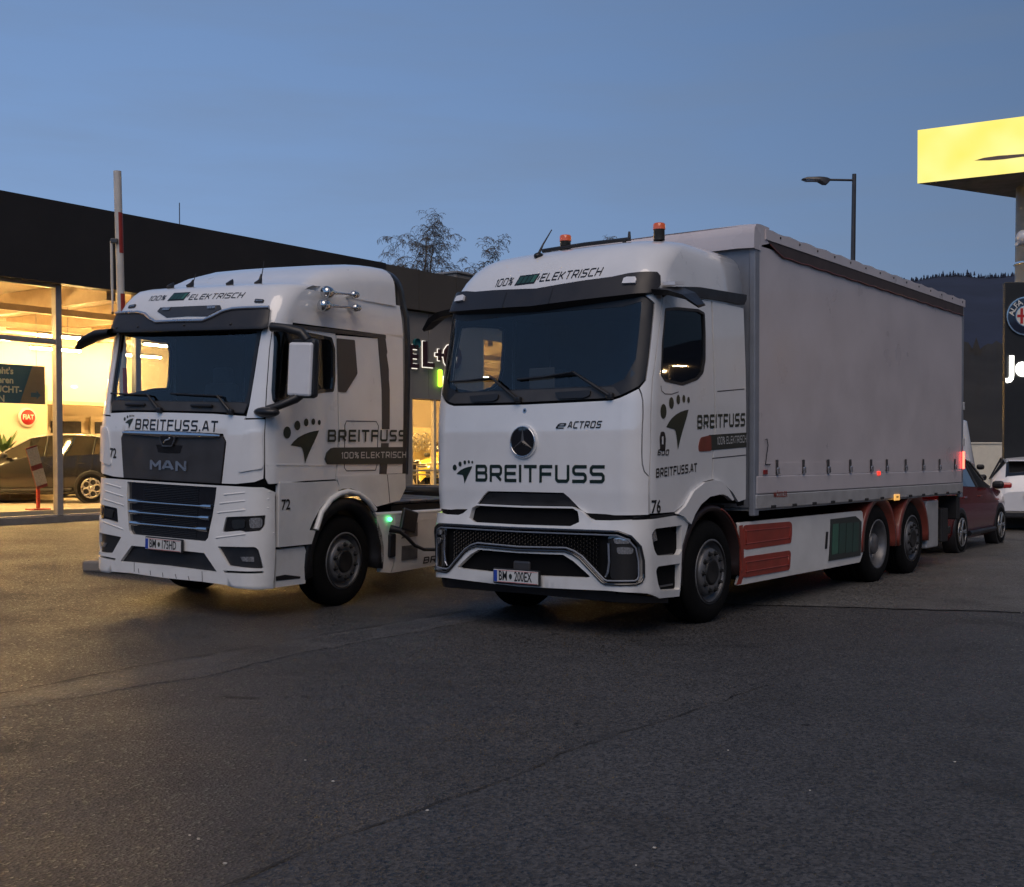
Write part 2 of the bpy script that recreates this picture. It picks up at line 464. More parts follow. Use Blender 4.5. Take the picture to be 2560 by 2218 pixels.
# squared stroke letters
C_ = 0.13
GL = {
 'A': (1.0, [[(0, 0), (0.40, 1), (0.60, 1), (1, 0)], [(0.14, 0.3), (0.86, 0.3)]]),
 'B': (1.0, [[(0, 0), (0, 1), (1 - C_, 1), (0.97, 1 - C_), (0.97, 0.5 + C_), (1 - C_, 0.52), (0, 0.52)], [(1 - C_, 0.52), (1, 0.52 - C_), (1, C_), (1 - C_, 0), (0, 0)]]),
 'C': (0.95, [[(1, 1), (C_, 1), (0, 1 - C_), (0, C_), (C_, 0), (1, 0)]]),
 'E': (0.92, [[(1, 1), (0, 1), (0, 0), (1, 0)], [(0, 0.5), (0.92, 0.5)]]),
 'F': (0.92, [[(1, 1), (0, 1), (0, 0)], [(0, 0.48), (0.9, 0.48)]]),
 'H': (1.0, [[(0, 0), (0, 1)], [(1, 0), (1, 1)], [(0, 0.5), (1, 0.5)]]),
 'I': (0.0, [[(0, 0), (0, 1)]]),
 'K': (0.95, [[(0, 0), (0, 1)], [(1, 1), (0.38, 0.5), (1, 0)], [(0, 0.5), (0.38, 0.5)]]),
 'L': (0.85, [[(0, 1), (0, 0), (1, 0)]]),
 'O': (1.0, [[(C_, 0), (1 - C_, 0), (1, C_), (1, 1 - C_), (1 - C_, 1), (C_, 1), (0, 1 - C_), (0, C_), (C_, 0)]]),
 'R': (1.0, [[(0, 0), (0, 1), (1 - C_, 1), (1, 1 - C_), (1, 0.42 + C_), (1 - C_, 0.42), (0.15, 0.42)], [(0.5, 0.42), (1, 0)]]),
 'S': (0.98, [[(1, 1), (C_, 1), (0, 1 - C_), (0, 0.5 + C_), (C_, 0.5), (1 - C_, 0.5), (1, 0.5 - C_), (1, C_), (1 - C_, 0), (0, 0)]]),
 'T': (0.95, [[(0, 1), (1, 1)], [(0.5, 1), (0.5, 0)]]),
 'U': (1.0, [[(0, 1), (0, C_), (C_, 0), (1 - C_, 0), (1, C_), (1, 1)]]),
 'M': (1.1, [[(0, 0), (0, 1), (0.5, 0.35), (1, 1), (1, 0)]]),
 'N': (1.0, [[(0, 0), (0, 1), (1, 0), (1, 1)]]),
 '0': (1.0, [[(C_, 0), (1 - C_, 0), (1, C_), (1, 1 - C_), (1 - C_, 1), (C_, 1), (0, 1 - C_), (0, C_), (C_, 0)]]),
 '1': (0.3, [[(0, 0.78), (1, 1), (1, 0)]]),
 '6': (0.95, [[(1, 1), (C_, 1), (0, 1 - C_), (0, C_), (C_, 0), (1 - C_, 0), (1, C_), (1, 0.5 - C_), (1 - C_, 0.5), (0, 0.5)]]),
 '2': (0.9, [[(0, 1), (1 - C_, 1), (1, 1 - C_), (1, 0.62), (0, 0.12), (0, 0), (1, 0)]]),
 '%': (1.0, [[(0.1, 0), (0.9, 1)], [(0.0, 0.62), (0.35, 0.62), (0.35, 1), (0, 1), (0, 0.62)], [(0.65, 0), (1, 0), (1, 0.38), (0.65, 0.38), (0.65, 0)]]),
 '.': (0.0, [[(0, 0), (0, 0.03)]]),
 'e': (0.95, [[(0, 0.5), (1, 0.5), (1, 1 - C_), (1 - C_, 1), (C_, 1), (0, 1 - C_), (0, C_), (C_, 0), (1, 0)]]),
 'g': (0.95, [[(1, 1), (0.1, 1), (0, 0.85), (0, 0.5), (0.1, 0.4), (1, 0.4)], [(1, 1), (1, 0), (0.1, -0.05)]]),
}
def stroke_text(txt, h, wid=0.75, t=0.16, gap=0.24, slant=0.0):
    """returns polygons and total width; h = cap height"""
    polys = []
    x = 0.0
    for ch in txt:
        if ch == ' ':
            x += h * 0.5; continue
        w, lines = GL[ch]
        cw = w * wid * h
        T = t * h
        for ln in lines:
            p = [(x + T / 2 + a * cw, T / 2 + b * (h - T)) for a, b in ln]
            for i in range(len(p) - 1):
                a, b = p[i], p[i + 1]
                dx, dy = b[0] - a[0], b[1] - a[1]
                L = math.hypot(dx, dy) or 1e-6
                dx, dy = dx / L, dy / L
                e0 = T / 2 if i == 0 else 0; e1 = T / 2 if i == len(p) - 2 else 0
                if abs(dx) > 0.02 and abs(dy) > 0.02: e0 = e1 = 0
                q = [(a[0] - dx * e0 - dy * T / 2, a[1] - dy * e0 + dx * T / 2), (a[0] - dx * e0 + dy * T / 2, a[1] - dy * e0 - dx * T / 2),
                     (b[0] + dx * e1 + dy * T / 2, b[1] + dy * e1 - dx * T / 2), (b[0] + dx * e1 - dy * T / 2, b[1] + dy * e1 + dx * T / 2)]
                polys.append(q)
                if i:
                    polys.append([(a[0] + T / 2 * math.cos(k * math.pi / 4 + 0.39), a[1] + T / 2 * math.sin(k * math.pi / 4 + 0.39)) for k in range(8)])
        x += cw + T + gap * h
    polys = [[(px + slant * py, py) for px, py in q] for q in polys]
    return polys, x - gap * h

def lay_strokes(name, surf, polys, m, parent, off, tf):
    """union of polygons, each point moved by tf to surface coordinates"""
    v, f = cdt(polys, union=polys)
    v = np.array([tf(a, b) for a, b in v])
    return mesh2d(name, surf, v, f, m, parent, off)

def font_mesh(txt, size, bold=0.0, align='CENTER'):
    cu = bpy.data.curves.new('text_tmp', 'FONT')
    cu.body = txt; cu.size = size; cu.align_x = align; cu.align_y = 'CENTER'; cu.offset = bold
    cu.resolution_u = 3
    ob = bpy.data.objects.new('text_tmp', cu); COL.objects.link(ob)
    dg = bpy.context.evaluated_depsgraph_get()
    me = bpy.data.meshes.new_from_object(ob.evaluated_get(dg))
    v = [(p.co.x, p.co.y) for p in me.vertices]; f = [tuple(q.vertices) for q in me.polygons]
    bpy.data.objects.remove(ob); bpy.data.curves.remove(cu); bpy.data.meshes.remove(me)
    return v, f

def lay_font(name, surf, txt, size, m, parent, off, tf, bold=0.0, align='CENTER', sx=1.0):
    v, f = font_mesh(txt, size, bold, align)
    v = np.array([tf(a * sx, b) for a, b in v])
    return mesh2d(name, surf, v, f, m, parent, off)

# ------------------------------------------------------------------ picture points -> directions
CROP = dict(a1=(200, 640, 3.896), a2=(200, 1040, 3.896), a3=(620, 640, 3.896), a4=(620, 1060, 3.896), a5=(1080, 540, 3.447),
            a6=(1080, 1000, 3.2), b1=(1580, 640, 3.584), b2=(1580, 1080, 3.734), b3=(2020, 1080, 3.7333), b4=(1980, 280, 3.5655),
            b5=(0, 400, 3.5846), b6=(0, 860, 3.7333), c3=(960, 520, 6.893), c4=(1000, 760, 3.58), c5=(2380, 680, 4.072), o=(0, 0, 2068 / 2560), p=(0, 0, 1))
CAMP = np.array([0, 0, CAM_H])
def ray(c, x, y):
    o = CROP[c]
    u, v = o[0] + x / o[2], o[1] + y / o[2]
    xx = (u - 1280) / CAM_F; zz = -(v - CAM_CY) / CAM_F
    r, p = R(CAM_R), R(CAM_P)
    a = xx * math.cos(r) - zz * math.sin(r); z = xx * math.sin(r) + zz * math.cos(r)
    return np.array([a, math.cos(p) - z * math.sin(p), math.sin(p) + z * math.cos(p)])
def on_ground(c, x, y, z=0.0):
    d = ray(c, x, y)
    return Vector(CAMP + d * (z - CAM_H) / d[2])
def at_depth(c, x, y, Y):
    d = ray(c, x, y)
    return Vector(CAMP + d * Y / d[1])
def on_plane(c, x, y, pt, n):
    d = ray(c, x, y); n = np.array(n)
    return Vector(CAMP + d * (np.dot(np.array(pt) - CAMP, n) / np.dot(d, n)))
# ------------------------------------------------------------------ truck surfaces
def truck_matrix(yaw, roll, pitch):
    return np.array(Matrix.Rotation(-R(yaw), 3, 'Z') @ Matrix.Rotation(R(roll), 3, 'Y') @ Matrix.Rotation(R(pitch), 3, 'X'))

class Pose:
    """truck frame: +x the driver's side, +y towards the rear, z up; origin on the ground under the middle of the front"""
    def __init__(self, yaw, roll, pitch, loc):
        self.R = truck_matrix(yaw, roll, pitch); self.o = np.array(loc)
        self.c = self.R.T @ (CAMP - self.o)
    def dir(self, c, x, y): return self.R.T @ ray(c, x, y)
    def plane(self, c, x, y, ax, val):
        d = self.dir(c, x, y)
        return self.c + d * (val - self.c[ax]) / d[ax]
    def place(self, root):
        root.rotation_mode = 'QUATERNION'
        root.rotation_quaternion = Matrix(self.R.tolist()).to_quaternion()
        root.location = self.o.tolist()

class Wrap:
    """surface that runs round the front of a cab: s = 0 in the middle of the front, 1..1.35 round the corner, then along the side"""
    def __init__(self, rows, sag, pose, k=1.05):
        self.z = np.array([r[0] for r in rows]); self.d = np.array([r[1] for r in rows])
        self.w = np.array([r[2] for r in rows]); self.rc = np.array([r[3] for r in rows])
        self.sag = sag; self.pose = pose; self.k = k
    def base(self, s, z):
        d = np.interp(z, self.z, self.d); w = np.interp(z, self.z, self.w); rc = np.interp(z, self.z, self.rc)
        sg = 1 if s >= 0 else -1
        a = abs(s)
        y0 = d + self.sag * (w - rc) ** 2
        if a <= 1.0:
            u = a * (w - rc); x, y = u, d + self.sag * u * u
        elif a <= 1.35:
            t = (a - 1.0) / 0.35 * math.pi / 2
            x, y = w - rc + rc * math.sin(t), y0 + rc * (1 - math.cos(t))
        elif a <= 1.75:
            t = (a - 1.35) / 0.40
            x, y = w, (y0 + rc) * (1 - t) + (1.75 - self.k) * t
        else:
            x, y = w, a - self.k
        if a > 1.35: y = max(y, y0 + rc + (a - 1.35) * 0.03)
        return np.array([sg * x, y, z])
    def __call__(self, s, z, off=0.0):
        p = self.base(s, z)
        if off == 0.0: return p
        e = 0.004
        ds = self.base(s + e, z) - self.base(s - e, z); dz = self.base(s, z + e) - self.base(s, z - e)
        n = np.cross(ds, dz)
        n /= np.linalg.norm(n) or 1
        return p + n * off
    def side(self, y, z, sg=1):
        d = np.interp(z, self.z, self.d); w = np.interp(z, self.z, self.w); rc = np.interp(z, self.z, self.rc)
        ys = d + self.sag * (w - rc) ** 2 + rc
        if y >= 1.75 - self.k: return (sg * (y + self.k), z)
        if y >= ys: return (sg * (1.35 + 0.4 * (y - ys) / (1.75 - self.k - ys)), z)
        t = math.acos(max(-1, min(1, 1 - (y - (ys - rc)) / rc)))
        return (sg * (1 + 0.35 * t / (math.pi / 2)), z)
    def fr(self, x, z):
        w = np.interp(z, self.z, self.w); rc = np.interp(z, self.z, self.rc)
        a = abs(x); sg = 1 if x >= 0 else -1
        if a <= w - rc: return (sg * a / (w - rc), z)
        return (sg * (1 + 0.35 * math.asin(min(1, (a - w + rc) / rc)) / (math.pi / 2)), z)
    def px(self, c, x, y, off=0.0, g=None):
        """picture point -> (s, z) on this surface (near side or front)"""
        P = self.pose
        if g is None:
            f = P.plane(c, x, y, 1, 0.1)
            q = self.fr(max(-1.2, min(1.2, f[0])), f[2]) if f[0] < 1.2 else self.side(max(0.25, P.plane(c, x, y, 0, 1.25)[1]), P.plane(c, x, y, 0, 1.25)[2])
            s, z = q
        else: s, z = g
        d = P.dir(c, x, y)
        ax = np.cross(d, [0, 0, 1.0]); ax /= np.linalg.norm(ax)
        ay = np.cross(d, ax); ay /= np.linalg.norm(ay)
        def err(s, z):
            q = self(s, z, off) - P.c
            return np.array([q @ ax, q @ ay])
        for _ in range(40):
            e = err(s, z)
            if abs(e).max() < 1e-5: break
            J = np.array([(err(s + 1e-3, z) - e) / 1e-3, (err(s, z + 1e-3) - e) / 1e-3]).T
            try: st = np.linalg.solve(J, -e)
            except Exception: break
            st = np.clip(st, -0.15, 0.15)
            s += st[0]; z += st[1]
        return (s, z)
    def line(self, *pts, off=0.0):
        """points given as (crop, x, y); a crop name alone carries on"""
        return [self.px(*p, off=off) for p in pts]

def run(crop, *xy):
    return [(crop, x, y) for x, y in xy]

def mirror(half):
    """closed loop from the half with s >= 0 that starts and ends on the middle"""
    h = [(max(0.0, s), z) for s, z in half]
    out = list(h)
    for s, z in reversed(h):
        if s > 1e-4: out.append((-s, z))
    return out

def flip(loop):
    return [(-s, z) for s, z in loop][::-1]

def both(name, surf, loop, m, parent, **kw):
    a = panel(name, surf, loop, m, parent, **kw)
    hs = kw.pop('holes', ())
    b = panel(name, surf, flip(loop), m, parent, holes=[flip(h) for h in hs], **kw)
    return a, b

def round_loop(loop, r, n=4):
    """rounds the corners of an outline"""
    out = []
    L = len(loop)
    for i in range(L):
        p, a, b = np.array(loop[i]), np.array(loop[i - 1]), np.array(loop[(i + 1) % L])
        la, lb = np.linalg.norm(a - p), np.linalg.norm(b - p)
        k = min(r, la * 0.45, lb * 0.45)
        q0, q1 = p + (a - p) / max(la, 1e-9) * k, p + (b - p) / max(lb, 1e-9) * k
        for j in range(n + 1):
            t = j / n
            out.append(tuple((1 - t) ** 2 * q0 + 2 * t * (1 - t) * p + t * t * q1))
    return out

def rect(x0, z0, x1, z1, r=0.0):
    l = [(x0, z0), (x1, z0), (x1, z1), (x0, z1)]
    return round_loop(l, r) if r else l

class Flat:
    """plane of a box side: first coordinate along y, second z"""
    def __init__(self, x): self.x = x
    def __call__(self, a, b, off=0.0): return np.array([self.x + (off if self.x > 0 else -off), a, b])
class Front:
    def __init__(self, y): self.y = y
    def __call__(self, a, b, off=0.0): return np.array([a, self.y - off, b])

# ------------------------------------------------------------------ wheels
def make_wheel(style, radius=0.505):
    """axle along x, outer face towards +x at x = 0"""
    w = bpy.data.objects.new('wheel', None); link(w)
    tw = 0.31 if style != 'drive' else 0.60
    r, q = radius, radius - 0.055
    t = MB()
    prof = [(0.29, -0.03), (0.315, 0.0), (0.36, 0.012), (q - 0.02, 0.008), (q + 0.018, -0.012), (r - 0.012, -0.03), (r, -0.055)]
    for k in range(5):
        y0 = -0.055 - k * (tw - 0.11) / 5
        y1 = y0 - (tw - 0.11) / 5
        prof += [(r, y0 - 0.005), (r, y1 + 0.012), (r - 0.012, y1 + 0.008), (r - 0.012, y1)]
    prof += [(r, -tw + 0.055), (q + 0.02, -tw), (0.3, -tw + 0.01), (0.29, -tw + 0.05)]
    t.lathe(prof, 56)
    t.build('tyre', 'tyre', w)
    m = MB()
    if style == 'drive':
        prof = [(0.318, -0.012), (0.322, 0.006), (0.300, 0.008), (0.288, -0.02), (0.265, -0.045), (0.262, -0.12), (0.240, -0.16), (0.140, -0.165), (0.135, -0.05), (0.115, -0.03), (0.0, -0.028)]
    else:
        prof = [(0.318, -0.012), (0.322, 0.006), (0.300, 0.008), (0.288, -0.02), (0.262, -0.055), (0.240, -0.062), (0.236, -0.02), (0.218, 0.012), (0.150, 0.018), (0.128, 0.010)]
    m.lathe(prof, 56)
    m.build('rim', 'rim', w)
    if style != 'drive':
        h = MB().lathe([(0.130, 0.008), (0.126, 0.022), (0.115, 0.030), (0.100, 0.026), (0.0, 0.020)], 40)
        h.lathe([(0.306, -0.006), (0.306, 0.011), (0.297, 0.012), (0.293, -0.012)], 56)
        h.build('hub', 'hub', w)
        for k in range(10):
            a = 2 * math.pi * (k + 0.5) / 10
            c = (0.019, 0.186 * math.cos(a), 0.186 * math.sin(a))
            n = MB().lathe([(0.0285, 0.0), (0.027, 0.006), (0.0, 0.006)], 14, c=(0.014, c[1], c[2]))
            n.lathe([(0.015, 0.0), (0.015, 0.028), (0.010, 0.033), (0.0, 0.034)], 6, c=c, smooth=False)
            n.build('wheel_nut', 'hub', w)
    else:
        for k in range(10):
            a = 2 * math.pi * (k + 0.5) / 10
            MB().lathe([(0.016, -0.162), (0.016, -0.125), (0.010, -0.118), (0.0, -0.117)], 6, c=(0, 0.168 * math.cos(a), 0.168 * math.sin(a)), smooth=False).build('wheel_nut', 'hub', w)
    return w

def put_wheel(proto, parent, x, y, z, spin=0.0, used=[]):
    if proto not in used:
        used.append(proto); w = proto; w.parent = parent
    else:
        w = copy_tree(proto, parent)
    w.location = (x, y, z)
    w.rotation_euler = (spin, 0, 0 if x > 0 else math.pi)
    return w

def arch(mb, cy, cz, r0, r1, x0, x1, a0, a1, n=18):
    """wheel arch: band between two radii with a top sheet from x0 to x1"""
    vs = []
    for k in range(n + 1):
        a = R(a0 + (a1 - a0) * k / n)
        c, s = math.cos(a), math.sin(a)
        vs += [(x1, cy + r0 * c, cz + r0 * s), (x1, cy + r1 * c, cz + r1 * s), (x1 - 0.02 * (1 if x1 > 0 else -1), cy + (r1 + 0.012) * c, cz + (r1 + 0.012) * s), (x0, cy + (r1 + 0.012) * c, cz + (r1 + 0.012) * s), (x0, cy + r0 * c, cz + r0 * s)]
    fs = []
    for k in range(n):
        for j in range(4):
            fs.append((k * 5 + j, k * 5 + j + 1, k * 5 + 5 + j + 1, k * 5 + 5 + j))
        fs.append((k * 5 + 4, k * 5, k * 5 + 5, k * 5 + 9))
    fs += [(0, 1, 2, 3, 4), tuple(n * 5 + j for j in (4, 3, 2, 1, 0))]
    mb.add(vs, fs, True)
    return mb

def foot_logo(name, surf, tf, m, parent, off, part='logo'):
    """five toes and a curved heel; unit box about 1 wide, 1.12 high, tf maps to surface coordinates"""
    k = 1 / 340.0
    toes = [(370, 125, 35, 50), (463, 65, 28, 40), (545, 38, 22, 33), (613, 30, 18, 27), (671, 35, 15, 22)]
    heel = [(403, 230), (430, 198), (470, 166), (520, 140), (570, 122), (620, 110), (670, 102), (650, 150), (622, 205), (596, 255), (572, 305), (555, 345), (541, 382), (534, 340), (524, 290), (512, 255), (500, 243), (450, 236)]
    polys = [[((cx + rx * math.cos(a) - 335) * k, (385 - cy - ry * math.sin(a)) * k) for a in [2 * math.pi * j / 14 for j in range(14)]] for cx, cy, rx, ry in toes]
    polys.append([((x - 335) * k, (385 - y) * k) for x, y in heel])
    for i, q in enumerate(polys):
        lay_strokes('logo_toe' if i < 5 else 'logo_heel', surf, [q], m, parent, off, tf)

def battery_sticker(surf, tf, parent, off, cells=4):
    """slanted battery pictogram in a 1 x 0.42 box"""
    sl = 0.12
    def P(x, y): return tf(x + sl * y / 0.42 * 1.0, y)
    def poly(x0, y0, x1, y1): return [(x0, y0), (x1, y0), (x1, y1), (x0, y1)]
    b = lay_strokes('battery_sticker', surf, [poly(0, 0, 0.9, 0.42)], 'ink_black', parent, off, P)
    for k in range(cells):
        x0 = 0.06 + k * 0.83 / cells
        lay_strokes('battery_cell', surf, [poly(x0, 0.06, x0 + 0.83 / cells - 0.035, 0.36)], 'green_cell' if k == 3 else 'green_cell_dark', b, off + 0.002, P)
    lay_strokes('battery_terminal', surf, [poly(0.95, 0.14, 0.985, 0.30)], 'ink_black', b, off, P)

def number_plate(parent, x, y, z, left, right, w=0.52, h=0.12):
    MB().bbox((x, y, z), (w + 0.025, 0.03, h + 0.025), 0.008).build('plate_holder', 'black', parent)
    p = MB().bbox((x, y - 0.018, z), (w, 0.012, h), 0.004).build('number_plate', 'plate', parent)
    F = Front(y - 0.0241)
    panel('euro_band', F, rect(x - w / 2 + 0.004, z - h / 2 + 0.006, x - w / 2 + 0.046, z + h / 2 - 0.006), 'plate_blue', p, off=0.0015, depth=0.001, step=0.2)
    for s in (-1, 1):
        panel('plate_stripe', F, rect(x - w / 2 + 0.05, z + s * (h / 2 - 0.006) - 0.002, x + w / 2 - 0.004, z + s * (h / 2 - 0.006) + 0.002), 'plate_red', p, off=0.0015, depth=0.001, step=0.3)
    lay_font('plate_lettering', F, left, 0.125, 'ink_black', p, 0.0018, lambda a, b: (x - w / 2 + 0.115 + a, z + b), 0.002, sx=0.62)
    lay_font('plate_lettering', F, right, 0.125, 'ink_black', p, 0.0018, lambda a, b: (x + 0.09 + a, z + b), 0.002, sx=0.60)
    q = [(0.019 * math.cos(a) * (1.0 if math.sin(a) > -0.3 else 0.85), 0.027 * math.sin(a)) for a in [2 * math.pi * k / 12 for k in range(12)]]
    lay_strokes('plate_crest', F, [q], 'banner', p, 0.0018, lambda a, b: (x - 0.055 + a, z + b))
    return p
def inset(loop, d):
    """moves every edge of an outline inwards by d"""
    p = [np.array(q, float) for q in loop]
    ar = sum(p[i - 1][0] * p[i][1] - p[i][0] * p[i - 1][1] for i in range(len(p)))
    sg = 1 if ar > 0 else -1
    out = []
    n = len(p)
    for i in range(n):
        a, b, c = p[i - 1], p[i], p[(i + 1) % n]
        e1, e2 = b - a, c - b
        n1 = np.array([-e1[1], e1[0]]) / (np.linalg.norm(e1) or 1) * sg
        n2 = np.array([-e2[1], e2[0]]) / (np.linalg.norm(e2) or 1) * sg
        m = n1 + n2
        k = m @ m
        m = m / k * 2 if k > 0.3 else n1
        out.append(tuple(b + m * d))
    return out

def loft(mb, rows):
    n = len(rows[0])
    mb.add([p for r_ in rows for p in r_], [(i * n + k, i * n + k + 1, (i + 1) * n + k + 1, (i + 1) * n + k) for i in range(len(rows) - 1) for k in range(n - 1)], True)
    return mb

def cab_roof(surf, zs, ymax, parent, m='white', name='roof'):
    ss = [-(ymax + surf.k)] + [x for x in np.arange(-2.9, -1.75, 0.25)] + list(np.linspace(-1.75, 1.75, 57)) + [x for x in np.arange(2.0, 3.0, 0.25)] + [ymax + surf.k]
    mb = MB()
    rows = [[surf(s, z) for s in ss] for z in zs]
    loft(mb, rows)
    top = rows[-1]
    n = len(top)
    # close the top: pair opposite points
    for k in range(n // 2):
        a, b, c, d = top[k], top[k + 1], top[n - 2 - k], top[n - 1 - k]
        if np.linalg.norm(np.array(b) - np.array(c)) < 1e-6: mb.add([a, b, d], [(0, 1, 2)], True)
        else: mb.add([a, b, c, d], [(0, 1, 2, 3)], True)
    # back
    back = [r_[0] for r_ in rows] + [r_[-1] for r_ in reversed(rows)]
    mb.add(back, [tuple(range(len(back)))])
    me = mb.mesh(name)
    bm = bmesh.new(); bm.from_mesh(me); bmesh.ops.remove_doubles(bm, verts=bm.verts, dist=1e-4); bmesh.ops.recalc_face_normals(bm, faces=bm.faces); bm.to_mesh(me); bm.free()
    me.materials.append(M[m])
    o = bpy.data.objects.new(name, me); o.parent = parent
    return link(o)

def seat(parent, x, y, z):
    s = MB()
    s.bbox((x, y, z + 0.35), (0.5, 0.5, 0.16), 0.05)
    s.bbox((x, y + 0.28, z + 0.72), (0.48, 0.14, 0.68), 0.06, rot=Matrix.Rotation(-0.12, 3, 'X'))
    s.bbox((x, y + 0.33, z + 1.14), (0.28, 0.1, 0.2), 0.04)
    s.bbox((x, y, z + 0.14), (0.36, 0.36, 0.28), 0.02)
    s.build('seat', 'seat', parent)

def steering_wheel(parent, x, y, z):
    n = 20
    ax = Matrix.Rotation(R(-35), 3, 'X')
    pts = [Vector((x, y, z)) + ax @ Vector((0.22 * math.cos(2 * math.pi * k / n), 0.22 * math.sin(2 * math.pi * k / n), 0)) for k in range(n + 1)]
    m = MB().tube(pts, 0.016, 6, caps=False)
    m.tube([Vector((x, y, z)) + ax @ Vector((-0.21, 0, 0)), Vector((x, y, z)) + ax @ Vector((0.21, 0, 0))], 0.02, 6)
    m.tube([Vector((x, y, z)), Vector((x, y - 0.25, z - 0.3))], 0.03, 6)
    m.build('steering_wheel', 'interior', parent)

def wiper(parent, surf, piv, elbow, tip0, tip1):
    w = MB()
    a = [Vector(surf(*piv, 0.03)), Vector(surf(*elbow, 0.045))]
    w.tube(a, [0.02, 0.012], 6)
    w.tube([a[1], (Vector(surf(*tip0, 0.03)) + Vector(surf(*tip1, 0.03))) / 2], 0.010, 6)
    b = [Vector(surf(tip0[0] + (tip1[0] - tip0[0]) * t, tip0[1] + (tip1[1] - tip0[1]) * t, 0.018)) for t in (0, 0.25, 0.5, 0.75, 1)]
    w.tube(b, 0.011, 6)
    w.bbox(Vector(surf(*piv, 0.02)), (0.07, 0.05, 0.06), 0.015)
    return w.build('wiper', 'black', parent)

def strip(name, surf, pts, width, m, parent, off=0.003):
    """thin band along a line on a surface"""
    p = [np.array(q, float) for q in pts]
    up, lo = [], []
    for i in range(len(p)):
        t = p[min(i + 1, len(p) - 1)] - p[max(i - 1, 0)]
        t /= np.linalg.norm(t) or 1
        n = np.array([-t[1], t[0]]) * width / 2
        up.append(tuple(p[i] + n)); lo.append(tuple(p[i] - n))
    return panel(name, surf, up + lo[::-1], m, parent, off=off, depth=off * 0.9, step=0.15)

# ================================================================== rigid curtain-side truck
PA = Pose(37.147, 0.024, -0.123, (0.111, 11.116, 0.0))
AC = Wrap([(0.95, 0.03, 1.245, 0.25), (1.3, 0.0, 1.25, 0.25), (1.9, 0.0, 1.25, 0.25), (2.13, 0.02, 1.25, 0.24), (2.5, 0.10, 1.243, 0.22),
           (3.05, 0.215, 1.222, 0.2), (3.2, 0.245, 1.215, 0.2), (3.3, 0.29, 1.205, 0.24), (3.42, 0.36, 1.19, 0.30), (3.53, 0.45, 1.17, 0.36),
           (3.60, 0.53, 1.145, 0.40), (3.655, 0.64, 1.10, 0.43), (3.70, 0.80, 1.03, 0.45), (3.735, 1.00, 0.93, 0.45), (3.752, 1.25, 0.75, 0.4)], 0.06, PA)
AB = Wrap([(0.28, -0.03, 1.235, 0.30), (0.42, -0.085, 1.25, 0.32), (0.9, -0.085, 1.25, 0.32), (1.0, -0.065, 1.25, 0.31), (1.06, -0.045, 1.25, 0.30), (1.2, -0.03, 1.25, 0.29)], 0.06, PA)

truck_a = thing('box_truck', 'white three-axle box truck with curtain sides, red side panels and amber beacons, nearest the totem', 'truck', group='white electric trucks side by side')
PA.place(truck_a)
TA = truck_a
G = 0.006

# --- outlines from the picture
flap = AC.line(*run('a6', (742, 741)), *run('a6', (1050, 750), (1095, 788), (1180, 878), (1258, 929), (1400, 931), (1735, 928), (1738, 620), (1700, 580), (1684, 520), (1680, 420), (1690, 150)),
               *run('a5', (1822, 1700), (1820, 1600), (1808, 1540), (1787, 1488), (1700, 1532), (1625, 1567), (1545, 1590), (1200, 1606), (850, 1621)))
flap[0] = (0.0, flap[0][1]); flap[-1] = (0.0, flap[-1][1])
fp = panel('front_panel', AC, mirror(inset([(-0.3, flap[0][1])] + flap[1:-1] + [(-0.3, flap[-1][1])], G)), 'white', TA, depth=0.03, step=0.07)
ws_edge = AC.line(*run('a5', (1787, 1478), (1845, 1420), (1872, 1240), (1900, 1000), (1925, 760)))
ws_top = [AC.fr(1.06, 3.14), (0.0, 3.14)]
ws_half = [(0.0, flap[-1][1] + 0.012)] + [(s, z + 0.012) for s, z in flap[-2:-6:-1]] + ws_edge + ws_top
ws = mirror(ws_half)
door_front = [AC.px('b2', 168, 775), AC.px('b2', 168, 330), AC.px('b1', 172, 1700), AC.px('b1', 190, 1100), AC.px('b1', 283, 375)]
# corner panel and A pillar
cor = [AC.px('a6', 1738, 915), AC.px('a6', 1738, 620), AC.px('a6', 1700, 580), AC.px('a6', 1684, 520), AC.px('a6', 1680, 420), AC.px('a6', 1690, 150), AC.px('a5', 1822, 1700), AC.px('a5', 1820, 1600), AC.px('a5', 1808, 1540), AC.px('a5', 1787, 1488)]
pil = cor[1:] + ws_edge[1:] + [AC.fr(1.06, 3.14), AC.side(0.45, 3.14)] + door_front[::-1]
pil = [q for q in pil if q[1] > 1.0]
both('pillar_panel', AC, inset(pil, G), 'white', TA, depth=0.03, step=0.07)
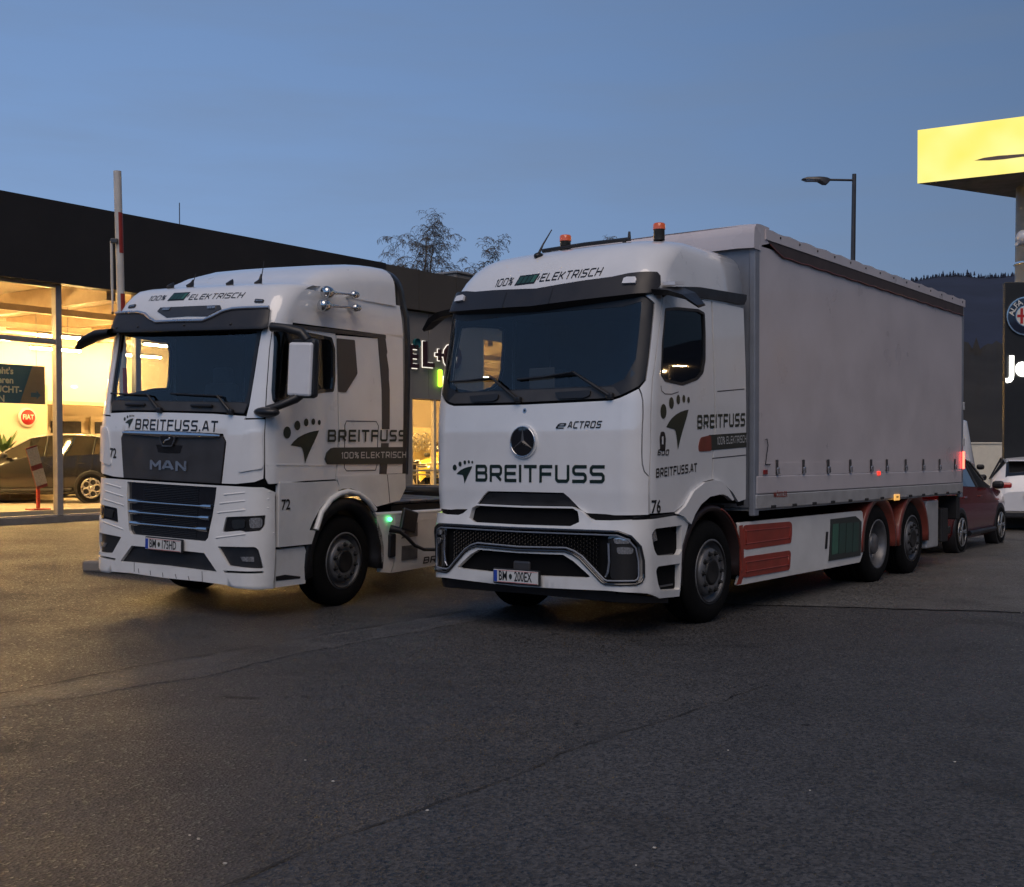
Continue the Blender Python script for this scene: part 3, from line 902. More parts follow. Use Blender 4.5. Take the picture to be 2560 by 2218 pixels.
# doors
win = round_loop(AC.line(*run('b1', (305, 478), (420, 470), (600, 488), (655, 520), (662, 700), (660, 940), (640, 1055), (590, 1115), (455, 1165), (300, 1130), (262, 1070), (275, 780))), 0.02, 2)
door = [door_front[0], AC.px('b2', 395, 760), AC.px('b2', 480, 690), AC.px('b2', 560, 560), AC.px('b2', 660, 480), AC.px('b2', 750, 456), AC.px('b2', 752, 250), AC.px('b1', 745, 1500), AC.px('b1', 740, 1160), AC.px('b1', 728, 800), AC.px('b1', 718, 408), AC.px('b1', 500, 375), AC.px('b1', 320, 352)] + door_front[::-1][:-1]
dl, dr = both('door', AC, inset(door, G), 'white', TA, holes=[win], depth=0.03, step=0.07)
for s, d_ in ((1, dl), (-1, dr)):
    lp = win if s > 0 else flip(win)
    panel('window', AC, inset(lp, 0.012), 'side_glass', d_, off=-0.012, depth=0, step=0.1)
    panel('window_seal', AC, inset(lp, -0.004), 'black', d_, holes=[inset(lp, 0.022)], off=0.004, depth=0.02, step=0.1)
    # recessed grab grip in red-brown at the rear of the door
    gp = AC.line(*run('b2', (640, 60), (735, 38), (740, 185), (690, 188), (622, 190), (620, 130)))
    gp = round_loop(gp, 0.03)
    panel('handle', AC, gp if s > 0 else flip(gp), 'mudguard', d_, off=0.006, depth=0.006, step=0.1)
    trim_line = AC.line(*run('b1', (262, 1170), (268, 1215), (300, 1243), (360, 1245), (420, 1225)))
    strip('window_crease', AC, trim_line if s > 0 else [(-a, b) for a, b in trim_line], 0.008, 'anthracite', d_, off=0.002)
# sleeper side
ym = 2.14
slp = [AC.px('b2', 755, 456), AC.px('b2', 850, 492), AC.px('b2', 940, 580), AC.px('b2', 992, 668), AC.side(ym, 1.19), AC.side(ym, 3.17), AC.px('b1', 725, 408), AC.px('b1', 735, 800), AC.px('b1', 747, 1160), AC.px('b1', 752, 1500), AC.px('b2', 758, 250)]
sl_, sr_ = both('sleeper_wall', AC, inset(slp, G), 'white', TA, depth=0.03, step=0.09)
for s, p in ((1, sl_), (-1, sr_)):
    ln = AC.line(*run('b1', (768, 1222), (1010, 1202)))
    strip('hatch_gap', AC, [(s * a, b) for a, b in ln], 0.009, 'black', p, off=0.002)
    ln = AC.line(*run('b2', (750, 255), (1068, 225)))
    strip('hatch_gap', AC, [(s * a, b) for a, b in ln], 0.009, 'black', p, off=0.002)
# dark strip over the doors
st = AC.line(*run('b1', (285, 350), (300, 300), (600, 290), (1020, 362), (1020, 400), (1000, 448), (720, 398), (500, 368)))
both('drip_rail', AC, st, 'black', TA, off=0.02, depth=0.05, step=0.1)
roof = cab_roof(AC, [3.15, 3.2, 3.25, 3.3, 3.36, 3.42, 3.48, 3.53, 3.57, 3.60, 3.63, 3.655, 3.68, 3.70, 3.72, 3.735, 3.745, 3.752], ym, TA)
# inner shell
shell_o = [AC.side(ym, 1.13, -1), AC.side(ym, 3.2, -1)] + [(s, 3.2) for s in np.linspace(-1.7, 1.7, 30)] + [AC.side(ym, 3.2), AC.side(ym, 1.13), AC.side(2.0, 1.13), AC.side(1.93, 1.30), AC.side(1.5, 1.48), AC.side(1.05, 1.30), AC.side(0.95, 1.05), (1.0, 1.05), (-1.0, 1.05), AC.side(0.95, 1.05, -1), AC.side(1.05, 1.30, -1), AC.side(1.5, 1.48, -1), AC.side(1.93, 1.30, -1), AC.side(2.0, 1.13, -1)]
panel('cab_shell', AC, shell_o, 'frame', TA, holes=[inset(ws, 0.06), inset(win, 0.02), flip(inset(win, 0.02))], off=-0.022, depth=0.01, step=0.11)
mb = MB()
mb.box((0, ym - 0.03, 2.2), (2.36, 0.04, 2.1))
mb.box((0, 1.25, 1.30), (2.30, 1.75, 0.06))
mb.box((0, 1.25, 3.14), (2.30, 1.7, 0.03))
mb.build('cab_lining', 'interior', TA)
MB().bbox((0, 0.46, 1.78), (2.2, 0.55, 0.75), 0.12).build('dashboard', 'interior', TA)
seat(TA, 0.62, 1.15, 1.33); seat(TA, -0.62, 1.15, 1.33)
steering_wheel(TA, 0.62, 0.82, 2.18)
MB().bbox((-0.02, 0.32, 2.36), (0.30, 0.02, 0.26), 0.03).build('dash_screen', 'interior', TA)
# windshield, its black rim and the cowl below it
panel('windshield', AC, inset(ws, 0.008), 'windshield', TA, off=-0.006, depth=0, step=0.09)
gl_half = [(0.0, 2.275)] + [AC.fr(0.9, 2.275), AC.fr(1.03, 2.33), (ws_edge[2][0] - 0.12, ws_edge[2][1]), (ws_edge[3][0] - 0.125, ws_edge[3][1]), (ws_edge[4][0] - 0.135, ws_edge[4][1] + 0.02), AC.fr(0.93, 3.0), (0.0, 3.0)]
panel('windshield_rim', AC, inset(ws, 0.008), 'black', TA, holes=[mirror(gl_half)], off=-0.003, depth=0, step=0.09)
cw = [(0.0, flap[-1][1] + 0.02)] + [(s, z + 0.02) for s, z in flap[-2:-5:-1]] + [AC.fr(0.93, 2.262), (0.0, 2.262)]
panel('cowl', AC, mirror(cw), 'cowl', TA, off=0.001, depth=0.004, step=0.09)
for x in (-0.52, 0.52):
    panel('cowl_grip', AC, round_loop([AC.fr(x - 0.19, 2.225), AC.fr(x + 0.19, 2.235), AC.fr(x + 0.19, 2.185), AC.fr(x + 0.13, 2.165), AC.fr(x - 0.14, 2.165)], 0.02), 'black', TA, off=0.02, depth=0.02, step=0.1)
wiper(TA, AC, AC.px('a5', 1545, 1560), AC.px('a5', 1240, 1360), AC.px('a5', 750, 1415), AC.px('a5', 1255, 1370))
wiper(TA, AC, AC.px('a5', 755, 1590), AC.px('a5', 545, 1405), AC.px('a5', 180, 1430), AC.px('a5', 555, 1408))
# sun visor across the top of the windshield
AV = Wrap([(2.9, 0.10, 1.235, 0.24), (3.05, 0.10, 1.24, 0.24), (3.26, 0.20, 1.225, 0.24), (3.4, 0.28, 1.215, 0.24)], 0.09, PA)
vh = AV.line(*run('a5', (850, 600), (1300, 560), (1560, 527), (1700, 497), (1850, 484), (1950, 487), (1978, 520), (1980, 600), (1930, 660), (1850, 668), (1600, 690), (900, 762)))
vh[0] = (0.0, 3.238); vh[-1] = (0.0, 3.062)
vz = panel('sun_visor', AV, mirror(vh), 'visor', TA, off=0.0, depth=0.10, step=0.07)
for x in (-0.36, 0.2):
    strip('visor_joint', AV, [AV.fr(x, 3.07), AV.fr(x, 3.23)], 0.012, 'black', vz, off=0.003)
for s in (-1, 1):
    lp = AV.line(*run('a5', (1665, 550), (1690, 540), (1765, 538), (1772, 560), (1762, 590), (1650, 594)))
    o = panel('marker_lamp', AV, lp if s > 0 else flip(lp), 'hi_white', TA, off=0.022, depth=0.022, step=0.05)
# camera arms instead of mirrors
for s in (-1, 1):
    m = MB()
    w0, w1 = 1.20, 1.62
    prof = [(0.30, 3.14), (0.62, 3.20), (0.66, 3.17), (0.36, 3.09)]
    rows = []
    for t, (x, dz, sc) in enumerate([(w0, 0.0, 1.0), (1.35, -0.015, 0.92), (1.5, -0.07, 0.75), (w1, -0.17, 0.45)]):
        cy, cz = 0.46, 3.145
        rows.append([(s * x, cy + (a - cy) * sc, cz + dz + (b - cz) * sc) for a, b in prof])
    vs = [p for r_ in rows for p in r_]
    m.add(vs, [(i * 4 + k, i * 4 + (k + 1) % 4, (i + 1) * 4 + (k + 1) % 4, (i + 1) * 4 + k) for i in range(3) for k in range(4)] + [(0, 1, 2, 3), (12, 13, 14, 15)])
    a = m.build('camera_arm', 'black', TA)
    if s > 0:
        c = [(s * 1.23, 0.46, 3.222), (s * 1.37, 0.44, 3.212), (s * 1.37, 0.62, 3.232), (s * 1.23, 0.66, 3.242)]
        MB().add(c + [(p[0], p[1], p[2] - 0.03) for p in c], [(0, 1, 2, 3), (7, 6, 5, 4), (0, 4, 5, 1), (1, 5, 6, 2), (2, 6, 7, 3), (3, 7, 4, 0)]).build('arm_cover', 'hi_white', a)
# beacons, light bar, aerials
for x, y, z in ((0.80, 1.14, 3.745), (-0.235, 1.03, 3.73)):
    b = MB().lathe([(0.056, 0.0), (0.054, 0.10), (0.06, 0.105)], 20, axis='z', c=(x, y, z)).build('beacon', 'beacon_base', TA)
    MB().lathe([(0.061, 0.105), (0.061, 0.15), (0.054, 0.165), (0.0, 0.168)], 20, axis='z', c=(x, y, z)).build('beacon_lens', 'amber', b)
mb = MB().tube([(-0.48, 0.97, 3.755), (0.02, 1.0, 3.772), (0.50, 1.09, 3.785)], 0.02, 6)
mb.tube([(-0.4, 0.98, 3.70), (-0.4, 0.98, 3.76)], 0.02, 6).tube([(0.44, 1.08, 3.70), (0.44, 1.08, 3.79)], 0.02, 6)
mb.tube([(0.49, 1.09, 3.77), (0.485, 1.1, 3.86)], [0.02, 0.012], 6)
mb.build('roof_bar', 'black', TA)
q = AC.fr(-0.24, 3.62)
p = Vector(AC(*q, 0.0))
MB().sphere(p, 0.055, sc=(0.8, 1.2, 0.7)).tube([p + Vector((0, 0, 0.03)), p + Vector((0.03, 0.03, 0.12)), p + Vector((0.05, 0.15, 0.28))], [0.014, 0.009, 0.005], 6).build('roof_aerial', 'black', TA)
# lettering on the roof and the front
def txt_on(surf, txt, h, x0, x1, z0, m, parent, off, slope=0.0, name='lettering', **kw):
    polys, w = stroke_text(txt, h, **kw)
    k = (x1 - x0) / w
    return lay_strokes(name, surf, polys, m, parent, off, lambda a, b: surf.fr(x0 + a * k, z0 + b))
txt_on(AC, '100%', 0.085, AC.px('a5', 510, 600)[0] * 0.85, AC.px('a5', 672, 580)[0] * 0.85, 3.315, 'ink_black', TA, 0.004, slant=0.2, t=0.13)
txt_on(AC, 'ELEKTRISCH', 0.085, AC.px('a5', 940, 540)[0] * 0.88, AC.px('a5', 1500, 500)[0] * 0.88, 3.315, 'ink_black', TA, 0.004, slant=0.2, t=0.15)
bx0, bx1 = AC.px('a5', 705, 580)[0] * 0.86, AC.px('a5', 910, 560)[0] * 0.86
battery_sticker(AC, lambda a, b: AC.fr(bx0 + a * (bx1 - bx0), 3.305 + b * 0.24), TA, 0.004)
f0, f1 = AC.px('a6', 350, 660), AC.px('a6', 1383, 660)
txt_on(AC, 'BREITFUSS', 0.165, f0[0] * 1.0, f1[0] * 1.0, AC.px('a6', 870, 662)[1], 'ink', TA, 0.004, t=0.19, wid=0.85, gap=0.2)
l0, l1 = AC.px('a6', 168, 665), AC.px('a6', 326, 665)
foot_logo('logo', AC, lambda a, b: AC.fr(l0[0] + a * (l1[0] - l0[0]), l0[1] + 0.0 + b * 0.205), 'ink', TA, 0.004)
e0, e1 = AC.px('a6', 988, 232), AC.px('a6', 1350, 222)
txt_on(AC, 'e', 0.05, e0[0], e0[0] + 0.09, e0[1], 'hub', TA, 0.006, slant=0.4, t=0.2)
txt_on(AC, 'ACTROS', 0.065, e0[0] + 0.13, e1[0], e0[1], 'hub', TA, 0.006, slant=0.35, t=0.17)
# star badge: ring, dark disc, three-pointed star
sc_ = AC.px('a6', 741, 335)
cx, cz = 0.0, sc_[1]
bd = panel('badge', AC, [AC.fr(0.158 * math.cos(a), cz + 0.158 * math.sin(a)) for a in np.linspace(0, 2 * math.pi, 33)[:-1]], 'white', TA, off=0.02, depth=0.02, step=0.06)
panel('badge_disc', AC, [AC.fr(0.138 * math.cos(a), cz + 0.138 * math.sin(a)) for a in np.linspace(0, 2 * math.pi, 33)[:-1]], 'gloss_black', bd, off=0.024, depth=0.01, step=0.06)
n = 40
MB().tube([AC(*AC.fr(0.140 * math.cos(2 * math.pi * k / n), cz + 0.140 * math.sin(2 * math.pi * k / n)), 0.026) for k in range(n + 1)], 0.006, 6, caps=False).build('badge_ring', 'chrome', bd)
star = []
for k in range(6):
    a = math.pi / 2 + k * math.pi / 3
    r_ = 0.134 if k % 2 == 0 else 0.022
    star.append((r_ * math.cos(a), r_ * math.sin(a)))
vs = [AC(*AC.fr(x, cz + z), 0.026) for x, z in star] + [AC(*AC.fr(0, cz), 0.042)]
MB().add(vs, [(k, (k + 1) % 6, 6) for k in range(6)]).build('badge_star', 'anthracite', bd)
panel('small_badge', AC, [AC.fr(0.022 * math.cos(a), AC.px('a6', 742, 86)[1] + 0.022 * math.sin(a)) for a in np.linspace(0, 2 * math.pi, 17)[:-1]], 'silver', TA, off=0.004, depth=0.004, step=0.1)
panel('small_badge_disc', AC, [AC.fr(0.013 * math.cos(a), AC.px('a6', 742, 86)[1] + 0.013 * math.sin(a)) for a in np.linspace(0, 2 * math.pi, 13)[:-1]], 'gloss_black', TA, off=0.006, depth=0.002, step=0.1)
# lettering on the driver's side
def txt_side(surf, txt, h, p0, p1, m, parent, off, name='lettering', sg=1, **kw):
    """p0, p1: (y, z) of both ends of the baseline"""
    polys, w = stroke_text(txt, h, **kw)
    return lay_strokes(name, surf, polys, m, parent, off, lambda a, b: surf.side(p0[0] + (p1[0] - p0[0]) * a / w, p0[1] + (p1[1] - p0[1]) * a / w + b, sg))
def yz(surf, c, x, y):
    q = surf.px(c, x, y); p = surf(*q); return (p[1], p[2])
txt_side(AC, 'BREITFUSS', 0.135, yz(AC, 'b1', 585, 1560), yz(AC, 'b1', 1012, 1535), 'ink', TA, 0.004, t=0.19)
txt_side(AC, 'BREITFUSS.AT', 0.085, yz(AC, 'b2', 222, 435), yz(AC, 'b2', 604, 380), 'ink_black', TA, 0.004, t=0.19)
a0, a1 = yz(AC, 'b1', 253, 1745), yz(AC, 'b1', 508, 1745)
foot_logo('logo', AC, lambda a, b: AC.side(a0[0] + a * (a1[0] - a0[0]), a0[1] + b * 0.46), 'ink', TA, 0.004)
bn = AC.line(*run('b1', (690, 1612), (1024, 1592), (1024, 1722), (700, 1750)))
bn_ = panel('sticker_band', AC, bn, 'banner', TA, off=0.004, depth=0.003, step=0.12)
txt_side(AC, '100% ELEKTRISCH', 0.075, yz(AC, 'b1', 758, 1700), yz(AC, 'b1', 1020, 1680), 'ink_white', bn_, 0.007, t=0.15)
a0 = yz(AC, 'b1', 225, 1788); a1 = yz(AC, 'b1', 325, 1770)
txt_side(AC, '600', 0.055, (a0[0], a0[1] - 0.005), (a1[0], a0[1] - 0.005), 'ink_black', TA, 0.004, slant=0.3, t=0.2)
a0 = yz(AC, 'b1', 275, 1665)
panel('socket_badge', AC, round_loop([AC.side(a0[0] - 0.055, a0[1] + 0.03), AC.side(a0[0] - 0.03, a0[1] + 0.085), AC.side(a0[0] + 0.03, a0[1] + 0.085), AC.side(a0[0] + 0.055, a0[1] + 0.03), AC.side(a0[0] + 0.045, a0[1] - 0.09), AC.side(a0[0] - 0.045, a0[1] - 0.09)], 0.02), 'ink_black', TA, holes=[[AC.side(a0[0] - 0.018, a0[1] + 0.045), AC.side(a0[0] + 0.018, a0[1] + 0.045), AC.side(a0[0] + 0.018, a0[1] - 0.03), AC.side(a0[0] - 0.018, a0[1] - 0.03)]], off=0.004, depth=0.003, step=0.1)
a0 = yz(AC, 'b2', 225, 710)
lay_font('fleet_number', AC, '76', 0.165, 'ink_black', TA, 0.004, lambda a, b: AC.side(a0[0] + a, a0[1] + b), 0.003, sx=0.95)
# strip under the door
st = AC.line(*run('b2', (172, 790), (400, 765), (385, 782), (172, 812)))
both('sill_strip', AC, st, 'black', TA, off=0.004, depth=0.01, step=0.1)

# --- bumper
top_edge = AB.line(*run('a6', (742, 848), (1120, 856), (1185, 888), (1250, 945), (1300, 965), (1425, 968), (1600, 962)), *run('b2', (0, 828), (130, 826), (400, 788), (470, 700), (560, 562)))
top_edge[0] = (0.0, top_edge[0][1])
inner_arch = AB.line(*run('b2', (790, 592), (700, 615), (620, 685), (560, 780), (535, 868)))
# flare and bumper share the arch; the bumper ends at the wheel
bump_side = AB.line(*run('b2', (520, 872), (440, 1545), (250, 1562)))
bump_out = top_edge[:-2] + [AB.px('b2', 480, 795)] + [AB.px('b2', 525, 870), AB.side(0.80, 0.80), AB.side(0.765, 0.325), AB.px('b2', 250, 1560)] + AB.line(*run('b2', (140, 1515), (60, 1508)), *run('a6', (1410, 1530), (742, 1497)))
bump_out[-1] = (0.0, bump_out[-1][1])
band = AB.line(*run('a6', (742, 1030), (1290, 1052), (1490, 1060), (1590, 1098), (1665, 1180), (1688, 1290), (1690, 1420), (1670, 1462), (1630, 1480), (1385, 1478), (1355, 1462), (1180, 1275), (1120, 1235), (1060, 1212), (742, 1205)))
band[0] = (0, band[0][1]); band[-1] = (0, band[-1][1])
intake = AB.line(*run('a6', (742, 1228), (1045, 1240), (1125, 1290), (1262, 1415), (1240, 1425), (742, 1405)))
intake[0] = (0, intake[0][1]); intake[-1] = (0, intake[-1][1])
slot = AB.line(*run('a6', (742, 862), (1125, 870), (1165, 895), (1176, 980), (1105, 1012), (742, 1000)))
slot[0] = (0, slot[0][1]); slot[-1] = (0, slot[-1][1])
slot1 = round_loop(AB.line(*run('b2', (180, 960), (215, 910), (470, 878), (475, 1080), (440, 1155), (235, 1165), (205, 1110))), 0.03)
slot2 = round_loop(AB.line(*run('b2', (220, 1300), (240, 1262), (462, 1232), (455, 1420), (440, 1480), (265, 1490), (240, 1430))), 0.03)
slot1 = [(min(a, AB.side(0.79, b)[0]), b) for a, b in slot1]; slot2 = [(min(a, AB.side(0.76, b)[0]), b) for a, b in slot2]
panel('bumper', AB, mirror(bump_out), 'white_low', TA, holes=[mirror(band), mirror(intake), mirror(slot), slot1, flip(slot1), slot2, flip(slot2)], depth=0.06, step=0.07)
panel('bumper_core', AB, [(-1.9, 0.38), (1.9, 0.38), (1.86, 0.9), (1.5, 1.06), (0.6, 1.15), (-0.6, 1.15), (-1.5, 1.06), (-1.86, 0.9)], 'frame', TA, off=-0.055, depth=0.01, step=0.12)
# seam under the front panel
sm = mirror([(0.0, flap[0][1] - 0.01)] + [(s, z - 0.008) for s, z in flap[1:6]] + [(flap[6][0] - 0.02, flap[6][1] - 0.01)] + [(a, b) for a, b in top_edge[5::-1]])
panel('seam_panel', AC, sm, 'black', TA, off=-0.02, depth=0.0, step=0.1)
for s in (-1, 1):
    q = AB.line(*run('a6', (990, 780), (1068, 782), (1068, 794), (990, 792)))
    panel('seam_lamp', AC, [(s * a, b) for a, b in q], 'hub', TA, off=-0.012, depth=0.004, step=0.1)
# frame line round the dark band
MB().tube([AB(*q, 0.004) for q in densify(mirror(inset(band, 0.03) if False else band), 0.06)] + [AB(*mirror(band)[0], 0.004)], 0.013, 6, caps=False).build('band_trim', 'gloss_black', TA)
tr = [AB(a, b, -0.012) for a, b in densify([p for p in mirror(inset([(-0.2, band[0][1])] + band[1:-1] + [(-0.2, band[-1][1])], 0.03))], 0.06)]
MB().tube(tr + [tr[0]], 0.009, 6, caps=False).build('band_liner', 'box_frame', TA)
# headlights
for s in (-1, 1):
    hl = AB.line(*run('a6', (1400, 1085), (1520, 1088), (1590, 1140), (1640, 1220), (1650, 1400), (1620, 1450), (1420, 1440), (1400, 1300)))
    hl = round_loop(hl, 0.03)
    hp = panel('headlight', AB, hl if s > 0 else flip(hl), 'lamp_black', TA, off=-0.02, depth=0.03, step=0.08)
    for (x0, y0, x1, y1) in ((1445, 1105, 1590, 1155), (1470, 1180, 1612, 1238)):
        lp = round_loop(AB.line(*run('a6', (x0, y0 + 6), (x0 + 50, y0), (x1, y0 + 8), (x1 - 6, y1), (x0 + 10, y1))), 0.02)
        panel('lens', AB, lp if s > 0 else flip(lp), 'lens', hp, off=-0.008, depth=0.012, step=0.06)
    strip('light_bar', AB, [(s * a, b) for a, b in AB.line(*run('a6', (1380, 1420), (1400, 1385), (1412, 1300), (1408, 1150)))], 0.012, 'silver', hp, off=-0.012)
# honeycomb mesh in the band
hc = MB()
bz = mirror(inset([(-0.2, band[0][1])] + band[1:-1] + [(-0.2, band[-1][1])], 0.045))
cell = 0.036
for i in range(-34, 35):
    for j in range(0, 20):
        cx_ = i * cell * 1.5 * 0.6; cz_ = 0.52 + j * cell + (cell / 2 if i % 2 else 0)
        if abs(cx_) > 0.86: continue
        s0 = AB.fr(cx_, cz_)[0]
        if not inside(np.array([(s0, cz_)]), bz)[0]: continue
        pts = [AB(*AB.fr(cx_ + 0.021 * math.cos(k * math.pi / 3), cz_ + 0.018 * math.sin(k * math.pi / 3)), -0.03) for k in range(6)]
        pin = [AB(*AB.fr(cx_ + 0.015 * math.cos(k * math.pi / 3), cz_ + 0.013 * math.sin(k * math.pi / 3)), -0.04) for k in range(6)]
        hc.add(pts + pin, [(k, (k + 1) % 6, 6 + (k + 1) % 6, 6 + k) for k in range(6)])
tag(hc.build('honeycomb_mesh', 'gloss_black', TA), kind='stuff')
MB().bbox((0, -0.02, 0.60), (0.20, 0.05, 0.10), 0.02).build('radar_sensor', 'anthracite', TA)
MB().bbox((0, -0.025, 0.515), (1.24, 0.06, 0.02), 0.008).build('intake_bar', 'anthracite', TA)
pp = PA.plane('a6', 692, 1418, 1, -0.13)
number_plate(TA, 0.0, -0.115, pp[2], 'BM', '200EX')
# step slots behind the bumper openings
for s in (-1, 1):
    for z0 in (0.50, 0.78):
        MB().bbox((s * 1.12, 0.52, z0 - 0.06), (0.16, 0.40, 0.02), 0.008).build('step_tread', 'silver' if False else 'anthracite', TA)
    lp = AB.line(*run('b2', (208, 935), (245, 925), (262, 1020), (215, 1035)))
    panel('corner_lamp', AB, lp if s > 0 else flip(lp), 'lens', TA, off=-0.03, depth=0.02, step=0.05)
# black lower apron
panel('apron', AB, mirror([(0.0, 0.40), (1.0, 0.40), (1.32, 0.36), (1.7, 0.31), (1.7, 0.27), (1.3, 0.30), (0.0, 0.32)]), 'black', TA, off=-0.05, depth=0.1, step=0.12)

# white flares above the front wheels
fl = AB.line(*run('b2', (405, 770), (478, 698), (556, 560), (660, 478), (760, 458), (820, 478), (880, 545), (930, 640), (915, 650), (870, 610), (830, 592), (795, 592), (705, 612), (622, 682), (565, 775), (530, 868), (500, 840), (470, 800)))
fa, fb = both('wheel_flare', AC, fl, 'white', TA, off=0.03, depth=0.05, step=0.06)

# --- chassis, wheels
wf = make_wheel('front'); wd = make_wheel('drive')
yf = 1.435
for y, pr, xx in ((yf, wf, 1.215), (yf + 4.6, wd, 1.215), (yf + 5.95, wf, 1.205)):
    for s in (1, -1):
        put_wheel(pr, TA, s * xx, y, 0.503, spin=random.random())
mb = MB()
for s in (-1, 1): mb.box((s * 0.42, 5.0, 0.92), (0.09, 8.4, 0.26))
for y in (2.3, 3.6, 4.9, 6.0, 7.4, 8.6): mb.box((0, y, 0.92), (0.8, 0.1, 0.2))
mb.build('chassis_frame', 'chassis', TA)
mb = MB()
for y in (yf, yf + 4.6, yf + 5.95): mb.tube([(-0.95, y, 0.5), (0.95, y, 0.5)], 0.09, 10)
mb.build('axle', 'chassis', TA)
mb = MB()
for s in (-1, 1): mb.bbox((s * 0.75, 3.75, 0.62), (0.7, 3.0, 0.55), 0.03)
mb.build('battery_pack', 'chassis', TA)
for s in (-1, 1):
    arch(MB(), yf, 0.503, 0.60, 0.645, s * 0.86, s * 1.235, -8, 188).build('mudguard', 'guard_dark', TA)
    MB().tube([(s * 1.238, yf + 0.632 * math.cos(R(a)), 0.503 + 0.632 * math.sin(R(a))) for a in range(-4, 75, 6)], 0.012, 6).build('mudguard_edge_red_light', 'mudguard', TA)  # red light along the rim, painted as a red bead
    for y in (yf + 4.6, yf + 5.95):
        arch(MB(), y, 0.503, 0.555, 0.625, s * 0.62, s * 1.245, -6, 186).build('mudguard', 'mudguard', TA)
    MB().box((s * 0.90, yf + 0.03, 1.13), (0.5, 0.8, 0.02)).build('wheel_well', 'frame', TA)

# --- side skirt with the red panels
SK = Flat(1.235)
class SkirtF:
    def __init__(self, sg): self.sg = sg
    def __call__(self, a, b, off=0.0):
        x = 1.235 - 0.05 * max(0, (0.45 - b) / 0.15) ** 2 - 0.03 * max(0, (b - 0.9) / 0.06) ** 2
        return np.array([self.sg * (x + off), a, b])
def sk_px(c, x, y):
    p = PA.plane(c, x, y, 0, 1.235); return (p[1], p[2])
sk = round_loop([(2.06, 0.955), (5.47, 0.955), (5.47, 0.305), (2.06, 0.31)], 0.02)
for s in (1, -1):
    S_ = SkirtF(s)
    p = panel('side_skirt', S_, sk, 'white_low', TA, depth=0.04, step=0.12)
    for pts in ([(1035, 895), (1060, 880), (1470, 848), (1490, 870), (1490, 960), (1480, 1050), (1060, 1110), (1035, 1100)],
                [(1040, 1185), (1070, 1172), (1465, 1118), (1478, 1140), (1470, 1300), (1060, 1370), (1035, 1360)]):
        lp = round_loop([sk_px('b2', *q) for q in pts], 0.03)
        panel('red_panel', S_, lp, 'red_panel', p, off=0.004, depth=0.004, step=0.12)
        l2 = inset(lp, 0.06)
        MB().tube([S_(a, b, 0.004) for a, b in densify(l2, 0.1)] + [S_(*l2[0], 0.004)], 0.006, 5, caps=False).build('panel_bead', 'red_panel', p)
    lp = [sk_px('b2', *q) for q in [(1003, 885), (1035, 880), (1042, 1430), (1000, 1440)]]
    panel('red_edge', S_, lp, 'red_panel', p, off=0.004, depth=0.004, step=0.12)
    lp = [sk_px('b3', *q) for q in [(165, 945), (185, 945), (173, 1103), (153, 1105)]]
    panel('terminal_mark', S_, lp, 'ink_black', p, off=0.004, depth=0.003, step=0.2)
    lp = [sk_px('b3', *q) for q in [(207, 828), (440, 800), (470, 825), (495, 850), (490, 1168), (190, 1218)]]
    g = panel('battery_sticker', S_, lp, 'banner', p, off=0.004, depth=0.003, step=0.2)
    for k, (x0, x1) in enumerate(((226, 280), (290, 345), (356, 410), (420, 470))):
        lp = [sk_px('b3', x0, 875 - (x0 - 226) * 0.07), sk_px('b3', x1, 872 - (x1 - 226) * 0.07), sk_px('b3', x1 - 8, 1152 - (x1 - 226) * 0.13), sk_px('b3', x0 - 12, 1162 - (x0 - 226) * 0.13)]
        panel('battery_cell', S_, lp, 'green_cell' if k == 0 else 'green_cell_dark', g, off=0.007, depth=0.002, step=0.2)
    # step box behind the cab, tool box and rear underrun parts
    MB().bbox((s * 1.08, 8.28, 0.66), (0.26, 0.52, 0.68), 0.02).build('tool_box', 'box_rail', TA)
    MB().bbox((s * 1.10, 8.86, 0.62), (0.22, 0.30, 0.50), 0.02).build('rear_mud_flap', 'chassis', TA)

# --- box body with curtains
Y0, Y1, ZB, ZC, ZT, XB = 2.30, 9.50, 1.065, 1.45, 4.03, 1.275
mb = MB()
mb.box((0, (Y0 + Y1) / 2, ZB + 0.06), (2 * XB - 0.05, Y1 - Y0 - 0.04, 0.12))
mb.build('load_floor', 'box_rail', TA)
MB().bbox((0, Y0 + 0.03, (ZB + ZT) / 2 - 0.02), (2 * XB - 0.06, 0.06, ZT - ZB - 0.1), 0.01).build('bulkhead', 'box_frame', TA)
for s in (-1, 1):
    MB().bbox((s * (XB - 0.035), Y0 + 0.04, (ZB + ZT) / 2 - 0.06), (0.07, 0.11, ZT - ZB - 0.02), 0.012).build('corner_post', 'box_frame', TA)
    MB().bbox((s * (XB - 0.03), Y1 - 0.05, (ZB + ZT) / 2 - 0.06), (0.07, 0.10, ZT - ZB - 0.02), 0.012).build('rear_post', 'box_frame', TA)
MB().bbox((0, Y1 - 0.03, (ZB + ZT) / 2), (2 * XB - 0.1, 0.05, ZT - ZB - 0.1), 0.01).build('rear_door', 'box_frame', TA)
